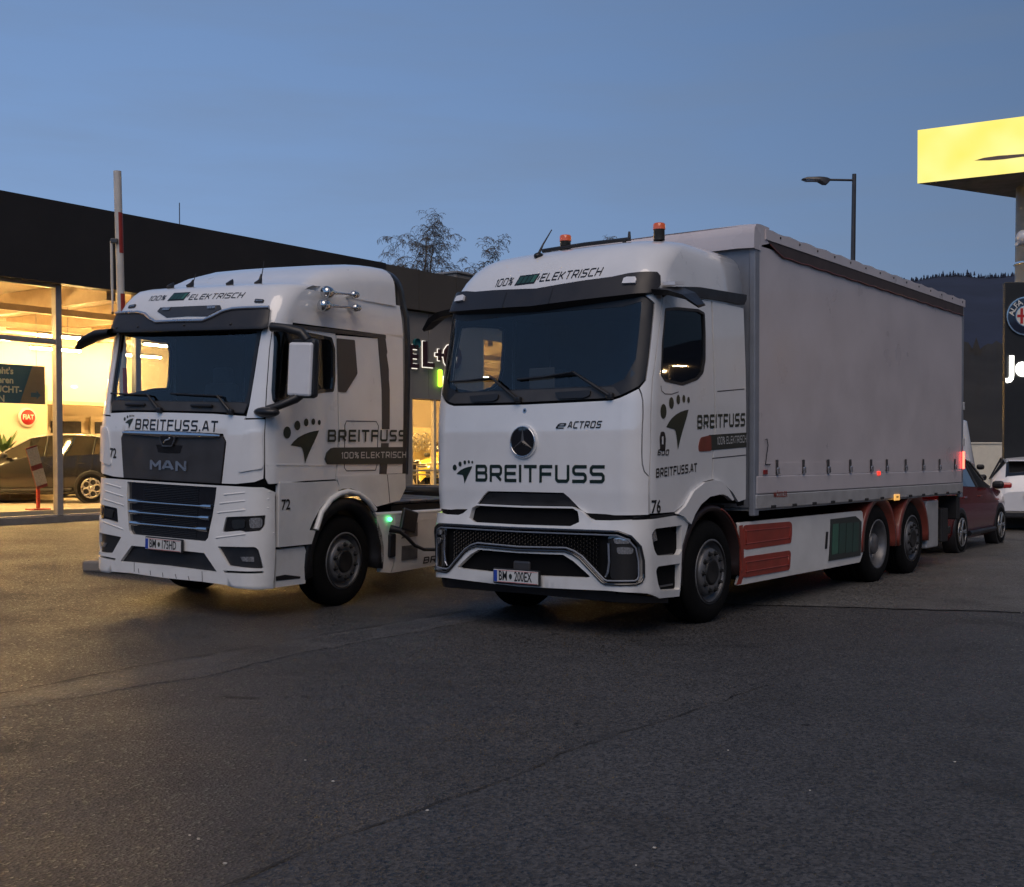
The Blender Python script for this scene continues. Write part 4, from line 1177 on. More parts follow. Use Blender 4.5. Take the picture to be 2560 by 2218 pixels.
# roof: tarpaulin over bows, front cap
mb = MB()
ys = np.linspace(Y0 - 0.02, Y1 + 0.01, 61); xs = np.linspace(-1, 1, 15)
def roof_z(x, y): return ZT + 0.015 * (1 - x * x) - 0.022 * abs(math.sin(math.pi * (y - Y0) / 0.6)) ** 0.7 * (1 - x ** 6) - 0.02 * x ** 8
loft(mb, [[(x * (XB - 0.01), y, roof_z(x, y)) for x in xs] for y in ys])
mb.build('roof_tarpaulin', 'curtain', TA)
cap = MB()
prof = [(-0.055, -0.24), (-0.055, -0.10), (-0.045, -0.03), (0.0, 0.012), (0.09, 0.02), (0.30, 0.016)]
loft(cap, [[(x, Y0 + a, ZT + b - (0.01 if abs(x) > 1.2 else 0)) for a, b in prof] for x in (-1.28, -1.26, -1.1, 0, 1.1, 1.26, 1.282)])
for s in (-1, 1):
    e = [(s * 1.283, Y0 + a, ZT + b - 0.01) for a, b in prof] + [(s * 1.283, Y0 + 0.30, ZT - 0.16), (s * 1.283, Y0 + 0.12, ZT - 0.20), (s * 1.283, Y0 + 0.1, ZT - 0.26), (s * 1.283, Y0 - 0.04, ZT - 0.26)]
    cap.add(e, [tuple(range(len(e)))])
cap.build('roof_front_cap', 'curtain', TA)
for s in (1, -1):
    # curtain sheet with soft folds
    class Cur:
        def __call__(self, a, b, off=0.0, s=s):
            t = (b - ZC) / (3.82 - ZC)
            x = XB - 0.004 + 0.006 * math.sin(a * 2.1 + 0.6) * math.sin(3.1 * max(0, min(1, t))) + 0.003 * math.sin(a * 9.7) * max(0, 1 - t * 4)
            return np.array([s * (x + off), a, b])
    cu = Cur()
    c = panel('side_curtain', cu, [(Y0 + 0.075, ZC - 0.01), (Y1 - 0.06, ZC - 0.01), (Y1 - 0.06, 3.82), (Y0 + 0.075, 3.82)], 'curtain', TA, depth=0.02, step=0.16)
    # edge strip under the roof rail with a scalloped lower edge
    low = []
    for k in range(61):
        y = Y0 + 0.32 + (Y1 - 0.07 - Y0 - 0.32) * k / 60
        low.append((y, 3.785 - 0.012 * abs(math.sin(k * 0.7)) + (0.08 * max(0, 1 - k / 3.0))))
    panel('curtain_valance', Flat(s * XB), low + [(Y1 - 0.07, 3.905), (Y0 + 0.25, 3.905)], 'roof_strip', TA, off=0.012, depth=0.01, step=0.2)
    MB().tube([(s * (XB + 0.014), a, b - 0.006) for a, b in low], 0.007, 5).build('valance_edge', 'mudguard', TA)
    rl = panel('roof_rail', Flat(s * XB), [(Y0 + 0.2, 3.90), (Y1, 3.90)] + [(Y1 - (Y1 - Y0 - 0.2) * k / 48, 4.005 + 0.008 * math.sin(k * 1.9)) for k in range(49)], 'curtain', TA, off=0.02, depth=0.04, step=0.2)
    for k in range(14):
        y = Y0 + 0.55 + k * 0.50
        MB().lathe([(0.013, 0.0), (0.013, 0.006), (0.0, 0.006)], 8, c=(0, 0, 0)).build('rivet', 'ink_black', rl).location = (s * (XB + 0.021), y, 3.965)
    # lower rail, sill board and straps
    panel('hem', cu, [(Y0 + 0.1, ZC - 0.02), (Y1 - 0.06, ZC - 0.02), (Y1 - 0.06, ZC + 0.115), (Y0 + 0.1, ZC + 0.115)], 'curtain', TA, off=0.006, depth=0.006, step=0.2)
    MB().bbox((s * (XB - 0.02), (Y0 + Y1) / 2, ZC - 0.115), (0.05, Y1 - Y0 - 0.05, 0.19), 0.012).build('sill_board', 'curtain', TA)
    MB().bbox((s * (XB - 0.02), (Y0 + Y1) / 2, ZB + 0.095), (0.056, Y1 - Y0 - 0.02, 0.15), 0.01).build('side_rail', 'box_rail', TA)
    # straps where the picture shows them
    for x, cr in ((1345, 'b2'), (1592, 'b2'), (1825, 'b2'), (178, 'b3'), (387, 'b3'), (582, 'b3'), (728, 'b3'), (905, 'b3'), (1070, 'b3'), (1222, 'b3'), (1365, 'b3')):
        y = PA.plane(cr, x, 320, 0, XB)[1]
        b = MB().bbox((s * (XB + 0.012), y, ZC + 0.075), (0.016, 0.045, 0.15), 0.005).build('strap', 'anthracite', TA)
        MB().bbox((s * (XB + 0.026), y + 0.004, ZC + 0.03), (0.02, 0.05, 0.075), 0.008, rot=Matrix.Rotation(0.15, 3, 'X')).build('strap_buckle', 'silver', b)
    for k in range(13):
        y = Y0 + 0.42 + k * 0.545
        MB().bbox((s * (XB + 0.012), y, ZB + 0.035), (0.02, 0.10, 0.032), 0.006).build('strap_hook', 'chassis', TA)
    # cord and eyelets at the front edge of the curtain
    MB().tube([(s * (XB + 0.012), Y0 + 0.22 + a, ZC + b) for a, b in ((0.0, 0.36), (0.03, 0.37), (0.06, 0.30), (0.02, 0.18), (0.0, 0.10), (0.12, 0.10))], 0.005, 5).build('curtain_cord', 'ink_black', TA)
    for y, z, mm in ((Y0 + 0.22, ZC + 0.02, 'red_lens_off'), (PA.plane('b3', 655, 400, 0, XB)[1], ZC - 0.03, 'red_lens'), ):
        MB().bbox((s * (XB + 0.012), y, z), (0.012, 0.09, 0.05), 0.004).build('side_reflector', mm, TA)
    y = PA.plane('b3', 820, 605, 0, XB)[1]
    MB().bbox((s * (XB + 0.012), y, ZB + 0.03), (0.02, 0.20, 0.085), 0.01).build('side_marker', 'amber_lit', TA)
    MB().bbox((s * (XB + 0.008), Y1 - 0.03, ZC + 0.13), (0.05, 0.024, 0.26), 0.008).build('added_corner_glow', 'red_glow', TA)  # added glowing strip, set proud to throw red onto the curtain
    # rear lamps below the body
    MB().bbox((s * 0.80, Y1 + 0.02, 0.70), (0.42, 0.08, 0.12), 0.02).build('tail_lamp', 'red_lens', TA)
    MB().bbox((s * 1.10, Y1 - 0.10, 0.86), (0.30, 0.12, 0.36), 0.02).build('lamp_bracket', 'chassis', TA)
    for k, z in enumerate((2.55, 3.1)):
        MB().bbox((s * (XB + 0.01), Y1 - 0.02, z - 0.7), (0.03, 0.05, 0.12), 0.008).build('door_hinge', 'box_rail', TA)
MB().bbox((0, Y1 - 0.2, 0.52), (2.3, 0.1, 0.12), 0.02).build('underrun_bar', 'chassis', TA)
a0 = PA.plane('b2', 1280, 632, 0, XB); a1 = PA.plane('b2', 1470, 615, 0, XB)
FS = Flat(XB)
lay_font('maker_lettering', FS, 'MÖSSLER', 0.085, 'red_panel', TA, 0.012, lambda a, b: ((a0[1] + a1[1]) / 2 + a, (a0[2] + a1[2]) / 2 + 0.03 + b), 0.001)
# ================================================================== tractor unit
PM = Pose(30.093, 2.04, 0.246, (-3.669, 12.447, 0.007))
MC = Wrap([(0.9, 0.03, 1.245, 0.22), (1.4, 0.02, 1.25, 0.22), (1.9, 0.02, 1.25, 0.22), (2.1, 0.04, 1.25, 0.22), (2.5, 0.11, 1.243, 0.2), (2.95, 0.19, 1.23, 0.18),
           (3.1, 0.22, 1.225, 0.18), (3.22, 0.26, 1.22, 0.2), (3.32, 0.31, 1.21, 0.24), (3.40, 0.37, 1.20, 0.28), (3.455, 0.44, 1.19, 0.30), (3.49, 0.55, 1.17, 0.3), (3.505, 0.75, 1.12, 0.3)], 0.05, PM)
MF = Wrap([(0.28, 0.03, 1.235, 0.26), (0.34, -0.02, 1.245, 0.27), (0.46, -0.02, 1.25, 0.27), (0.9, -0.01, 1.25, 0.25), (1.38, 0.02, 1.25, 0.22)], 0.05, PM)
truck_m = thing('tractor_unit', 'white tractor unit without trailer, dark grille and chrome horns, parked beside the showroom', 'truck', group='white electric trucks side by side')
PM.place(truck_m)
TM = truck_m
yb = 2.52

# --- upper front
ws_e = MC.line(*run('a1', (1600, 1530), (1650, 1440), (1692, 1200), (1740, 900), (1772, 725)))
bot = MC.line(*run('a1', (900, 1508), (1300, 1522)))
ws_h = [(0.0, 2.115)] + [(bot[1][0], 2.11)] + ws_e + [MC.fr(1.12, 3.06), (0.0, 3.06)]
wsm = mirror(ws_h)
# front panels left and right of the grille, above the bumper
g_side = MC.line(*run('a2', (1395, 190), (1418, 240), (1395, 450), (1372, 645)))
fpn = [(0.0, g_side[0][1] + 0.045), (g_side[0][0], g_side[0][1] + 0.03)] + [(a + 0.012, b) for a, b in g_side] + [MC.px('a2', 1520, 650), MC.px('a2', 1700, 632), MC.px('a2', 1785, 600), MC.px('a2', 1795, 430), MC.px('a2', 1805, 30), MC.px('a1', 1800, 1580), MC.px('a1', 1600, 1585), MC.px('a1', 1618, 1550)] + [(bot[1][0], 2.095), (0.0, 2.098)]
panel('front_panel', MC, mirror(fpn), 'white', TM, depth=0.03, step=0.08)
# corner deflector crease
cd = round_loop(MC.line(*run('a2', (1545, 540), (1590, 200), (1620, 140), (1780, 128), (1785, 500))), 0.04)
both('corner_deflector', MC, cd, 'white', TM, off=0.014, depth=0.014, step=0.08)
# A pillars
d_front = [MC.px('a4', 165, 520), MC.px('a4', 165, 60), MC.px('a3', 172, 1560), MC.px('a3', 185, 1300), MC.px('a3', 215, 900), MC.px('a3', 245, 700)]
pl = [MC.px('a1', 1608, 1572), MC.px('a1', 1622, 1550)] + ws_e[1:] + [MC.fr(1.12, 3.06), MC.side(0.17, 3.06), MC.px('a3', 325, 650)] + d_front[::-1][:4] + [MC.px('a1', 1790, 1572)]
both('pillar_panel', MC, inset(pl, 0.005), 'white', TM, depth=0.03, step=0.07)
# door
dwin = round_loop(MC.line(*run('a3', (258, 720), (300, 690), (420, 700), (820, 790), (850, 900), (850, 1200), (835, 1310), (700, 1322), (400, 1400), (280, 1425), (245, 1400), (236, 1300), (262, 850))), 0.02, 2)
mdoor = d_front + [MC.px('a3', 330, 660), MC.px('a3', 860, 745), MC.px('a3', 868, 1000), MC.px('a3', 878, 1400), MC.px('a3', 882, 1700), MC.px('a4', 870, 300), MC.px('a4', 850, 535), MC.px('a4', 560, 550), MC.px('a4', 200, 580)]
ml, mr = both('door', MC, inset(mdoor, 0.005), 'white', TM, holes=[dwin], depth=0.03, step=0.07)
for s, d_ in ((1, ml), (-1, mr)):
    lp = dwin if s > 0 else flip(dwin)
    panel('window', MC, inset(lp, 0.012), 'side_glass', d_, off=-0.012, depth=0, step=0.1)
    panel('window_seal', MC, inset(lp, -0.006), 'gloss_black', d_, holes=[inset(lp, 0.03)], off=0.004, depth=0.03, step=0.1)
    ln = MC.line(*run('a4', (180, 385), (860, 395)))
    strip('door_crease', MC, [(s * a, b) for a, b in ln], 0.012, 'white', d_, off=0.006)
# sleeper wall with quarter window
qwin = round_loop(MC.line(*run('a3', (868, 795), (1043, 812), (1068, 1140), (955, 1322), (880, 1318), (872, 1000))), 0.015, 2)
mslp = [MC.px('a4', 858, 540), MC.px('a4', 858, 495), MC.px('a4', 880, 300), MC.px('a3', 888, 1700), MC.px('a3', 884, 1400), MC.px('a3', 866, 760), MC.px('a3', 1340, 800), MC.px('a3', 1340, 620), MC.side(2.47, 3.10), MC.side(2.49, 1.46), MC.px('a4', 1350, 485)]
msl, msr = both('sleeper_wall', MC, inset(mslp, 0.005), 'white', TM, depth=0.03, step=0.09)
for s, p in ((1, msl), (-1, msr)):
    panel('quarter_window', MC, qwin if s > 0 else flip(qwin), 'anthracite', p, off=0.006, depth=0.005, step=0.1)
    hl = MC.line(*run('a3', (945, 1690), (945, 1640), (960, 1600), (1250, 1605), (1272, 1650), (1268, 1700)), *run('a4', (1255, 400), (1240, 445), (960, 450), (938, 420), (944, 0)))
    MB().tube([MC(s * a, b, 0.001) for a, b in hl], 0.005, 5).build('hatch_gap', 'black', p)
# side strips: along the top and down the wall
for s in (1, -1):
    q = MC.line(*run('a3', (335, 650), (1342, 765), (1342, 800), (860, 745), (335, 680)))
    panel('drip_strip', MC, q if s > 0 else flip(q), 'anthracite', TM, off=0.012, depth=0.015, step=0.1)
    q = MC.line(*run('a3', (1268, 788), (1340, 796), (1358, 930), (1352, 960), (1372, 1100), (1372, 1200), (1380, 1300), (1376, 1682), (1305, 1682), (1305, 1300), (1292, 1110), (1275, 900)))
    panel('wall_strip', MC, q if s > 0 else flip(q), 'anthracite', TM, off=0.008, depth=0.01, step=0.1)
    q = MC.line(*run('a4', (1368, 182), (1362, 300), (1345, 480), (1278, 482), (1290, 300), (1298, 182)))
    panel('wall_strip', MC, q if s > 0 else flip(q), 'anthracite', TM, off=0.008, depth=0.01, step=0.1)
# upper side (high roof), lower edge at the drip strip
up = [MC.px('a3', 218, 628), MC.px('a3', 330, 630), MC.px('a3', 1340, 765), MC.side(2.48, 3.05), MC.side(2.44, 3.44), (1.75, 3.44), (1.35, 3.40), (1.1, 3.30), (1.05, 3.16)]
both('high_side', MC, inset(up, 0.004), 'white', TM, depth=0.03, step=0.08)
# roof front with its crest
ss = list(np.linspace(-1.45, 1.45, 41))
rf = MB()
loft(rf, [[MC(s, z) for s in ss] for z in (3.02, 3.1, 3.16, 3.22, 3.27, 3.32, 3.36, 3.40, 3.43, 3.455, 3.475, 3.49, 3.50, 3.505)])
rf.build('roof_front', 'white', TM)
# roof deflector: rises to the rear
dfm = MB()
rows = []
for y, zt, w, e in ((0.62, 3.47, 0.98, 3.42), (0.85, 3.50, 1.08, 3.42), (1.02, 3.60, 1.13, 3.42), (1.2, 3.69, 1.16, 3.42), (1.5, 3.78, 1.18, 3.42), (1.85, 3.84, 1.19, 3.42), (2.1, 3.865, 1.195, 3.42), (2.33, 3.868, 1.197, 3.42)):
    r_ = min(0.26, (zt - e) * 0.9 + 0.01)
    row = [(-w - 0.02, y, e)]
    for k in range(7):
        a = math.pi - k * math.pi / 12
        row.append((-w + r_ + r_ * math.cos(a), y, zt - r_ + r_ * math.sin(a) * 1.0))
    row += [(x, y, zt + 0.03 * (1 - (x / w) ** 2)) for x in np.linspace(-w + r_ + 0.1, w - r_ - 0.1, 5)]
    for k in range(7):
        a = math.pi / 2 - k * math.pi / 12
        row.append((w - r_ + r_ * math.cos(a), y, zt - r_ + r_ * math.sin(a)))
    row.append((w + 0.02, y, e))
    rows.append(row)
loft(dfm, rows)
dfo = dfm.build('roof_deflector', 'white', TM)
# black air guide round the rear edge
ag = MB()
def guide(y, g):
    pts = [(1.25 - g, y, 1.40)] if False else []
    for z, x in ((1.45, 1.25), (2.0, 1.25), (2.6, 1.25), (3.05, 1.235), (3.3, 1.215), (3.45, 1.20), (3.56, 1.195)): pts.append((x - g, y, z))
    for k in range(7):
        a = k * math.pi / 12
        pts.append((1.197 - g - 0.26 + 0.26 * math.cos(a), y, 3.868 - 0.26 - g * 0.3 + 0.26 * math.sin(a)))
    return pts
for sg in (1, -1):
    rws = []
    for y, g in ((0, 0.004), (0.05, 0.0), (0.13, 0.012), (0.13, 0.05)):
        row = []
        for x, yy, z in guide(0, g):
            base = 2.495 if z < 3.3 else 2.495 - (z - 3.3) * 0.32
            row.append((sg * x, base + y, z))
        row.append((0, 2.495 - 0.57 * 0.32 + y, 3.90 - g * 0.3))
        rws.append(row)
    loft(ag, rws)
ag.build('air_guide', 'black', TM)
# inner shell and interior
sh = [MC.side(yb - 0.1, 1.35, -1), MC.side(yb - 0.1, 3.45, -1)] + [(s, 3.2) for s in np.linspace(-1.45, 1.45, 24)] + [MC.side(yb - 0.1, 3.45), MC.side(yb - 0.1, 1.35), MC.side(1.0, 1.38), (1.2, 1.38), (-1.2, 1.38), MC.side(1.0, 1.38, -1)]
panel('cab_shell', MC, sh, 'frame', TM, holes=[inset(wsm, 0.05), inset(dwin, 0.02), flip(inset(dwin, 0.02))], off=-0.022, depth=0.01, step=0.11)
mb = MB()
mb.box((0, yb - 0.12, 2.55), (2.34, 0.04, 2.3))
mb.box((0, 1.35, 1.42), (2.3, 2.0, 0.06))
mb.build('cab_lining', 'interior', TM)
MB().bbox((0, 0.46, 1.80), (2.2, 0.55, 0.70), 0.12).build('dashboard', 'interior', TM)
seat(TM, 0.62, 1.1, 1.42); seat(TM, -0.62, 1.1, 1.42)
steering_wheel(TM, 0.62, 0.84, 2.2)
panel('windshield', MC, inset(wsm, 0.006), 'windshield', TM, off=-0.006, depth=0, step=0.09)
gh = [(0.0, 2.225), MC.fr(0.95, 2.225), (ws_e[2][0] - 0.045, ws_e[2][1] - 0.15), (ws_e[3][0] - 0.045, ws_e[3][1]), (ws_e[4][0] - 0.05, ws_e[4][1]), (0.0, 2.96)]
panel('windshield_rim', MC, inset(wsm, 0.006), 'black', TM, holes=[mirror(gh)], off=-0.003, depth=0, step=0.09)
panel('cowl', MC, mirror([(0.0, 2.12), (bot[1][0], 2.117), (ws_e[0][0], ws_e[0][1] + 0.015), (ws_e[1][0] - 0.02, 2.205), MC.fr(0.9, 2.215), (0.0, 2.215)]), 'cowl', TM, off=0.002, depth=0.004, step=0.09)
for x in (-0.56, 0.42):
    MB().bbox(Vector(MC(*MC.fr(x, 2.175), 0.018)), (0.30, 0.04, 0.03), 0.012).build('cowl_grip', 'black', TM)
wiper(TM, MC, MC.px('a1', 1480, 1510), MC.px('a1', 1370, 1360), MC.px('a1', 900, 1330), MC.px('a1', 1400, 1362))
wiper(TM, MC, MC.px('a1', 790, 1490), MC.px('a1', 690, 1345), MC.px('a1', 320, 1325), MC.px('a1', 700, 1348))
# sun visor with the stepped silver upper edge
MV = Wrap([(2.9, 0.09, 1.24, 0.22), (3.0, 0.09, 1.245, 0.22), (3.25, 0.20, 1.24, 0.22)], 0.07, PM)
vt = MV.line(*run('a1', (940, 622), (1205, 618), (1300, 580), (1400, 528), (1500, 503), (1650, 495), (1850, 492)))
vb = MV.line(*run('a1', (1832, 680), (1780, 697), (1300, 708), (900, 716)))
vt[0] = (0, vt[0][1]); vb[-1] = (0, vb[-1][1])
vv = panel('sun_visor', MV, mirror(vt + vb), 'visor', TM, off=0.0, depth=0.12, step=0.08)
tl = [(0, vt[0][1])] + vt[1:]
tf_ = [MV(a, b, 0.008) for a, b in [(-a, b) for a, b in tl[::-1]] + tl[1:]]
MB().tube(tf_, 0.017, 8).build('visor_trim', 'silver', vv)
for x in (-0.62, 0.1, 0.72, -1.0):
    MB().sphere(MV(*MV.fr(x, 3.02), 0.0), 0.014).build('visor_bolt', 'black', vv)
lpn = MC.line(*run('a1', (995, 482), (1375, 470), (1388, 505), (1245, 576), (995, 577)))
lpn[0] = (0, lpn[0][1]); lpn[-1] = (0, lpn[-1][1])
lp_ = panel('roof_lamp_panel', MC, mirror(lpn), 'anthracite', TM, off=0.008, depth=0.01, step=0.1)
for s in (-1, 1):
    q = MC.line(*run('a1', (1255, 478), (1335, 475), (1330, 502), (1255, 505)))
    panel('roof_lamp', MC, q if s > 0 else flip(q), 'lens', lp_, off=0.018, depth=0.012, step=0.06)
    q = round_loop(MC.line(*run('a1', (1720, 412), (1805, 418), (1795, 448), (1708, 445))), 0.01)
    o = panel('marker_lamp', MC, q if s > 0 else flip(q), 'black', TM, off=0.012, depth=0.012, step=0.06)
    panel('lens', MC, inset(q if s > 0 else flip(q), 0.012), 'lens', o, off=0.016, depth=0.004, step=0.06)
# fin aerials
for x, y, h in ((-0.32, 0.60, 0.10), (0.62, 0.66, 0.20), (-0.62, 0.6, 0.03), (0.25, 0.62, 0.04)):
    p = Vector((x, y, 3.49))
    m = MB().tube([p + Vector((0, -0.02, 0)), p + Vector((0, 0.02, 0.05)), p + Vector((0, 0.03, 0.06 + h * 0.3))], [0.045, 0.022, 0.006], 8)
    if h > 0.05: m.tube([p + Vector((0, 0.03, 0.05)), p + Vector((0.01, 0.06, 0.06 + h))], [0.006, 0.004], 5)
    m.build('roof_aerial', 'black', TM)
# chrome horns on the driver's side
for (cx_, cy_), (ex, ey), r_ in (((700, 365), (968, 390), 0.062), ((668, 485), (985, 510), 0.062)):
    a = MC.px('a3', cx_, cy_); b = MC.px('a3', ex, ey)
    pa, pb = Vector(MC(*a, 0.10)), Vector(MC(*b, 0.10))
    d_ = (pb - pa).normalized()
    h = MB()
    h.tube([pa - d_ * 0.02, pa, pa + d_ * 0.06, pa + d_ * 0.11, pa + d_ * 0.2, pb], [0.066, 0.07, 0.062, 0.03, 0.014, 0.012], 16)
    h.sphere(pa - d_ * 0.01, 0.066, sc=(0.9, 0.6, 0.9)).sphere(pb, 0.045).sphere(pb + d_ * 0.05, 0.035)
    h.tube([pb, Vector(MC(*b, 0.0))], 0.02, 8)
    h.tube([pa + d_ * 0.15, Vector(MC(*MC.side(pa.y + 0.15, pa.z), 0.0))], 0.01, 8)
    h.build('air_horn', 'horn', TM)
# mirrors: white cover on black arms
mp = PM.plane('a3', 515, 1095, 1, 0.16)
mm = MB().bbox((1.535, 0.345, 2.575), (0.33, 0.09, 0.60), 0.04).build('mirror', 'black', TM)
MB().bbox((1.528, 0.29, 2.565), (0.30, 0.05, 0.54), 0.03, rot=Matrix.Rotation(0.03, 3, 'Y')).build('mirror_cover', 'hi_white', mm)
MB().bbox((1.535, 0.394, 2.575), (0.27, 0.012, 0.52), 0.005).build('mirror_glass', 'mirror', mm)
MB().tube([(1.20, 0.22, 2.99), (1.36, 0.24, 2.98), (1.50, 0.32, 2.94), (1.56, 0.345, 2.86)], [0.05, 0.04, 0.05, 0.05], 8).build('mirror_arm', 'black', mm)
MB().tube([(1.22, 0.16, 2.15), (1.36, 0.20, 2.20), (1.46, 0.30, 2.27), (1.50, 0.345, 2.32)], [0.045, 0.04, 0.05, 0.05], 8).build('mirror_arm', 'black', mm)
MB().sphere((1.235, 0.13, 2.125), 0.13, sc=(1.2, 0.7, 0.42)).build('mirror_base', 'black', TM)
# kerb mirror blade on the passenger side
kb = MB()
rows = []
for x, y, z, c, t in ((-1.05, 0.15, 2.97, 0.08, 0.045), (-1.20, 0.12, 2.95, 0.12, 0.055), (-1.38, 0.09, 2.885, 0.11, 0.05), (-1.50, 0.07, 2.80, 0.05, 0.02)):
    rows.append([(x, y + c * math.cos(a), z + t * math.sin(a)) for a in [2 * math.pi * k / 8 for k in range(9)]])
loft(kb, rows)
kb.build('kerb_mirror', 'black', TM)

# --- grille
gtop = [(0.0, g_side[0][1] + 0.02), (g_side[0][0] - 0.02, g_side[0][1] + 0.01)]
gu = panel('grille_panel', MC, mirror(gtop + g_side + [(0.0, g_side[-1][1])]), 'anthracite', TM, off=0.012, depth=0.03, step=0.08)
zt_c = gtop[0][1]
def bar(name, pts, r0, m, parent, surf, off, squash=0.7):
    """rounded bar that follows a surface; r0 gives the half height at every point"""
    mb = MB(); rows = []
    for (x, z), r_ in zip(pts, r0):
        p = Vector(surf(*surf.fr(x, z), off))
        n = (Vector(surf(*surf.fr(x, z), off + 0.05)) - p).normalized()
        rows.append([p + Vector((0, 0, 1)) * r_ * math.sin(a) + n * r_ * squash * math.cos(a) for a in [2 * math.pi * k / 10 for k in range(11)]])
    loft(mb, rows)
    for e in (rows[0], rows[-1]): mb.add(e[:-1], [tuple(range(10))])
    return mb.build(name, m, parent)
xe = MC(*g_side[0])[0] - 0.02
xs_ = [-xe, -xe * 0.85, -0.4, -0.12, 0.12, 0.4, xe * 0.85, xe]
bar('chrome_bar', [(x, zt_c - 0.012) for x in xs_], [0.012, 0.02, 0.026, 0.034, 0.034, 0.026, 0.02, 0.012], 'chrome', gu, MC, 0.03)
zc_ = MC.px('a2', 850, 225)[1]
eb = MB()
em = [(-0.105, zc_ + 0.06), (0.105, zc_ + 0.06), (0.11, zc_ + 0.02), (0.07, zc_ - 0.062), (-0.07, zc_ - 0.062), (-0.11, zc_ + 0.02)]
bdg = panel('badge', MC, round_loop([MC.fr(a, b) for a, b in em], 0.012), 'chrome', gu, off=0.045, depth=0.02, step=0.06)
panel('badge_face', MC, round_loop(inset([MC.fr(a, b) for a, b in em], 0.012), 0.012), 'gloss_black', bdg, off=0.048, depth=0.004, step=0.06)
MB().tube([MC(*MC.fr(a, zc_ + b), 0.05) for a, b in ((-0.045, -0.025), (-0.01, 0.005), (0.03, 0.012), (0.05, 0.03), (0.035, 0.035))], [0.006, 0.009, 0.008, 0.006, 0.003], 6).build('badge_lion', 'silver', bdg)
rc = MC.line(*run('a2', (850, 265), (1010, 275), (985, 350), (850, 348)))
rc[0] = (0, rc[0][1]); rc[-1] = (0, rc[-1][1])
panel('badge_recess', MC, mirror(rc), 'gloss_black', gu, off=0.014, depth=0.002, step=0.08)
a0, a1 = MC.px('a2', 652, 490), MC.px('a2', 1055, 520)
zm = (a0[1] + a1[1]) / 2
lw = 0.105
for k, (ltr, x0, x1) in enumerate((('M', -0.275, -0.105), ('A', -0.10, 0.085), ('N', 0.105, 0.26))):
    polys, w = stroke_text(ltr, lw, t=0.22)
    if ltr == 'M': polys = [[(x, y) for x, y in q] for q in polys]
    lay_strokes('maker_lettering', MC, polys, 'silver', gu, 0.022, lambda a, b, x0=x0, x1=x1, w=w: MC.fr(x0 + (x1 - x0) * a / w, zm - 0.01 + b))
# lower grille
lg = MF.line(*run('a2', (880, 640), (1330, 690), (1318, 790), (1290, 960), (1245, 1175), (1215, 1208), (880, 1175)))
lg[0] = (0, lg[0][1]); lg[-1] = (0, lg[-1][1])
hlm = round_loop(MF.line(*run('a2', (1420, 972), (1808, 955), (1800, 1060), (1755, 1108), (1600, 1120), (1565, 1106), (1385, 1120))), 0.015, 2)
fog = round_loop(MF.line(*run('a2', (1335, 1258), (1700, 1265), (1735, 1290), (1788, 1478), (1440, 1446))), 0.015, 2)
it = MF.line(*run('a2', (880, 1290), (1010, 1300), (1205, 1322), (1330, 1508), (880, 1448)))
it[0] = (0, it[0][1]); it[-1] = (0, it[-1][1])
slit = MF.line(*run('a2', (1390, 1492), (1785, 1500), (1785, 1522), (1400, 1515)))
bo = [(0.0, 1.36), (lg[1][0], 1.36), MF.px('a2', 1400, 660), MF.px('a2', 1520, 668), MF.px('a2', 1760, 645), MF.px('a2', 1790, 660), MF.px('a2', 1905, 735), MF.px('a4', 262, 700), MF.px('a4', 265, 1195), MF.px('a4', 245, 1592), MF.px('a2', 1700, 1682), MF.px('a2', 1500, 1665), MF.px('a2', 1420, 1635), MF.px('a2', 1180, 1600), MF.px('a2', 880, 1570)]
bo[-1] = (0, bo[-1][1])
bo = [(a, min(b, 1.36)) for a, b in bo]
lgc = [(0.0, 1.355)] + [(lg[1][0], 1.355)] + lg[2:]
panel('bumper', MF, mirror(bo), 'white_low', TM, holes=[mirror([(a, min(b, 1.34)) for a, b in lgc]), hlm, flip(hlm), fog, flip(fog), mirror(it), slit, flip(slit)], depth=0.06, step=0.08)
panel('bumper_core', MF, [(-1.38, 0.37), (1.38, 0.37), (1.40, 0.9), (1.60, 1.20), (1.70, 1.41), (-1.70, 1.41), (-1.60, 1.20), (-1.40, 0.9)], 'frame', TM, off=-0.05, depth=0.01, step=0.12)
# creases on the bumper corner
for (pts, w) in (([(1400, 755), (1600, 735), (1850, 730)], 0.016), ([(1360, 840), (1600, 815), (1840, 800)], 0.016), ([(1340, 930), (1600, 905), (1840, 885)], 0.016), ([(1320, 1175), (1600, 1140), (1890, 1130)], 0.012)):
    ln = MF.line(*run('a2', *pts))
    for s in (1, -1):
        MB().tube([MF(s * a, b, -0.002) for a, b in ln], 0.010, 6).build('bumper_crease', 'white_low', TM)
gr = panel('lower_grille', MF, mirror([(a, min(b, 1.345)) for a, b in lgc]), 'gloss_black', TM, off=-0.03, depth=0.01, step=0.1)
for z in np.arange(0.80, 1.34, 0.018):
    xw = 0.40
    MB().tube([MF(*MF.fr(x, z), -0.022) for x in np.linspace(-xw, xw, 9)], 0.004, 4).build('grille_rib', 'black', gr)
for (xr, yr) in ((1280, 862), (1258, 972), (1235, 1082)):
    e = MF.px('a2', xr, yr)
    xe_ = MF(*e)[0]
    zs_ = e[1] - 0.012
    bar('chrome_slat', [(x, zs_) for x in (-xe_, -xe_ + 0.1, -xe_ + 0.16, 0, xe_ - 0.16, xe_ - 0.1, xe_)], [0.024, 0.024, 0.010, 0.009, 0.010, 0.024, 0.024], 'chrome', gr, MF, 0.0, 0.8)
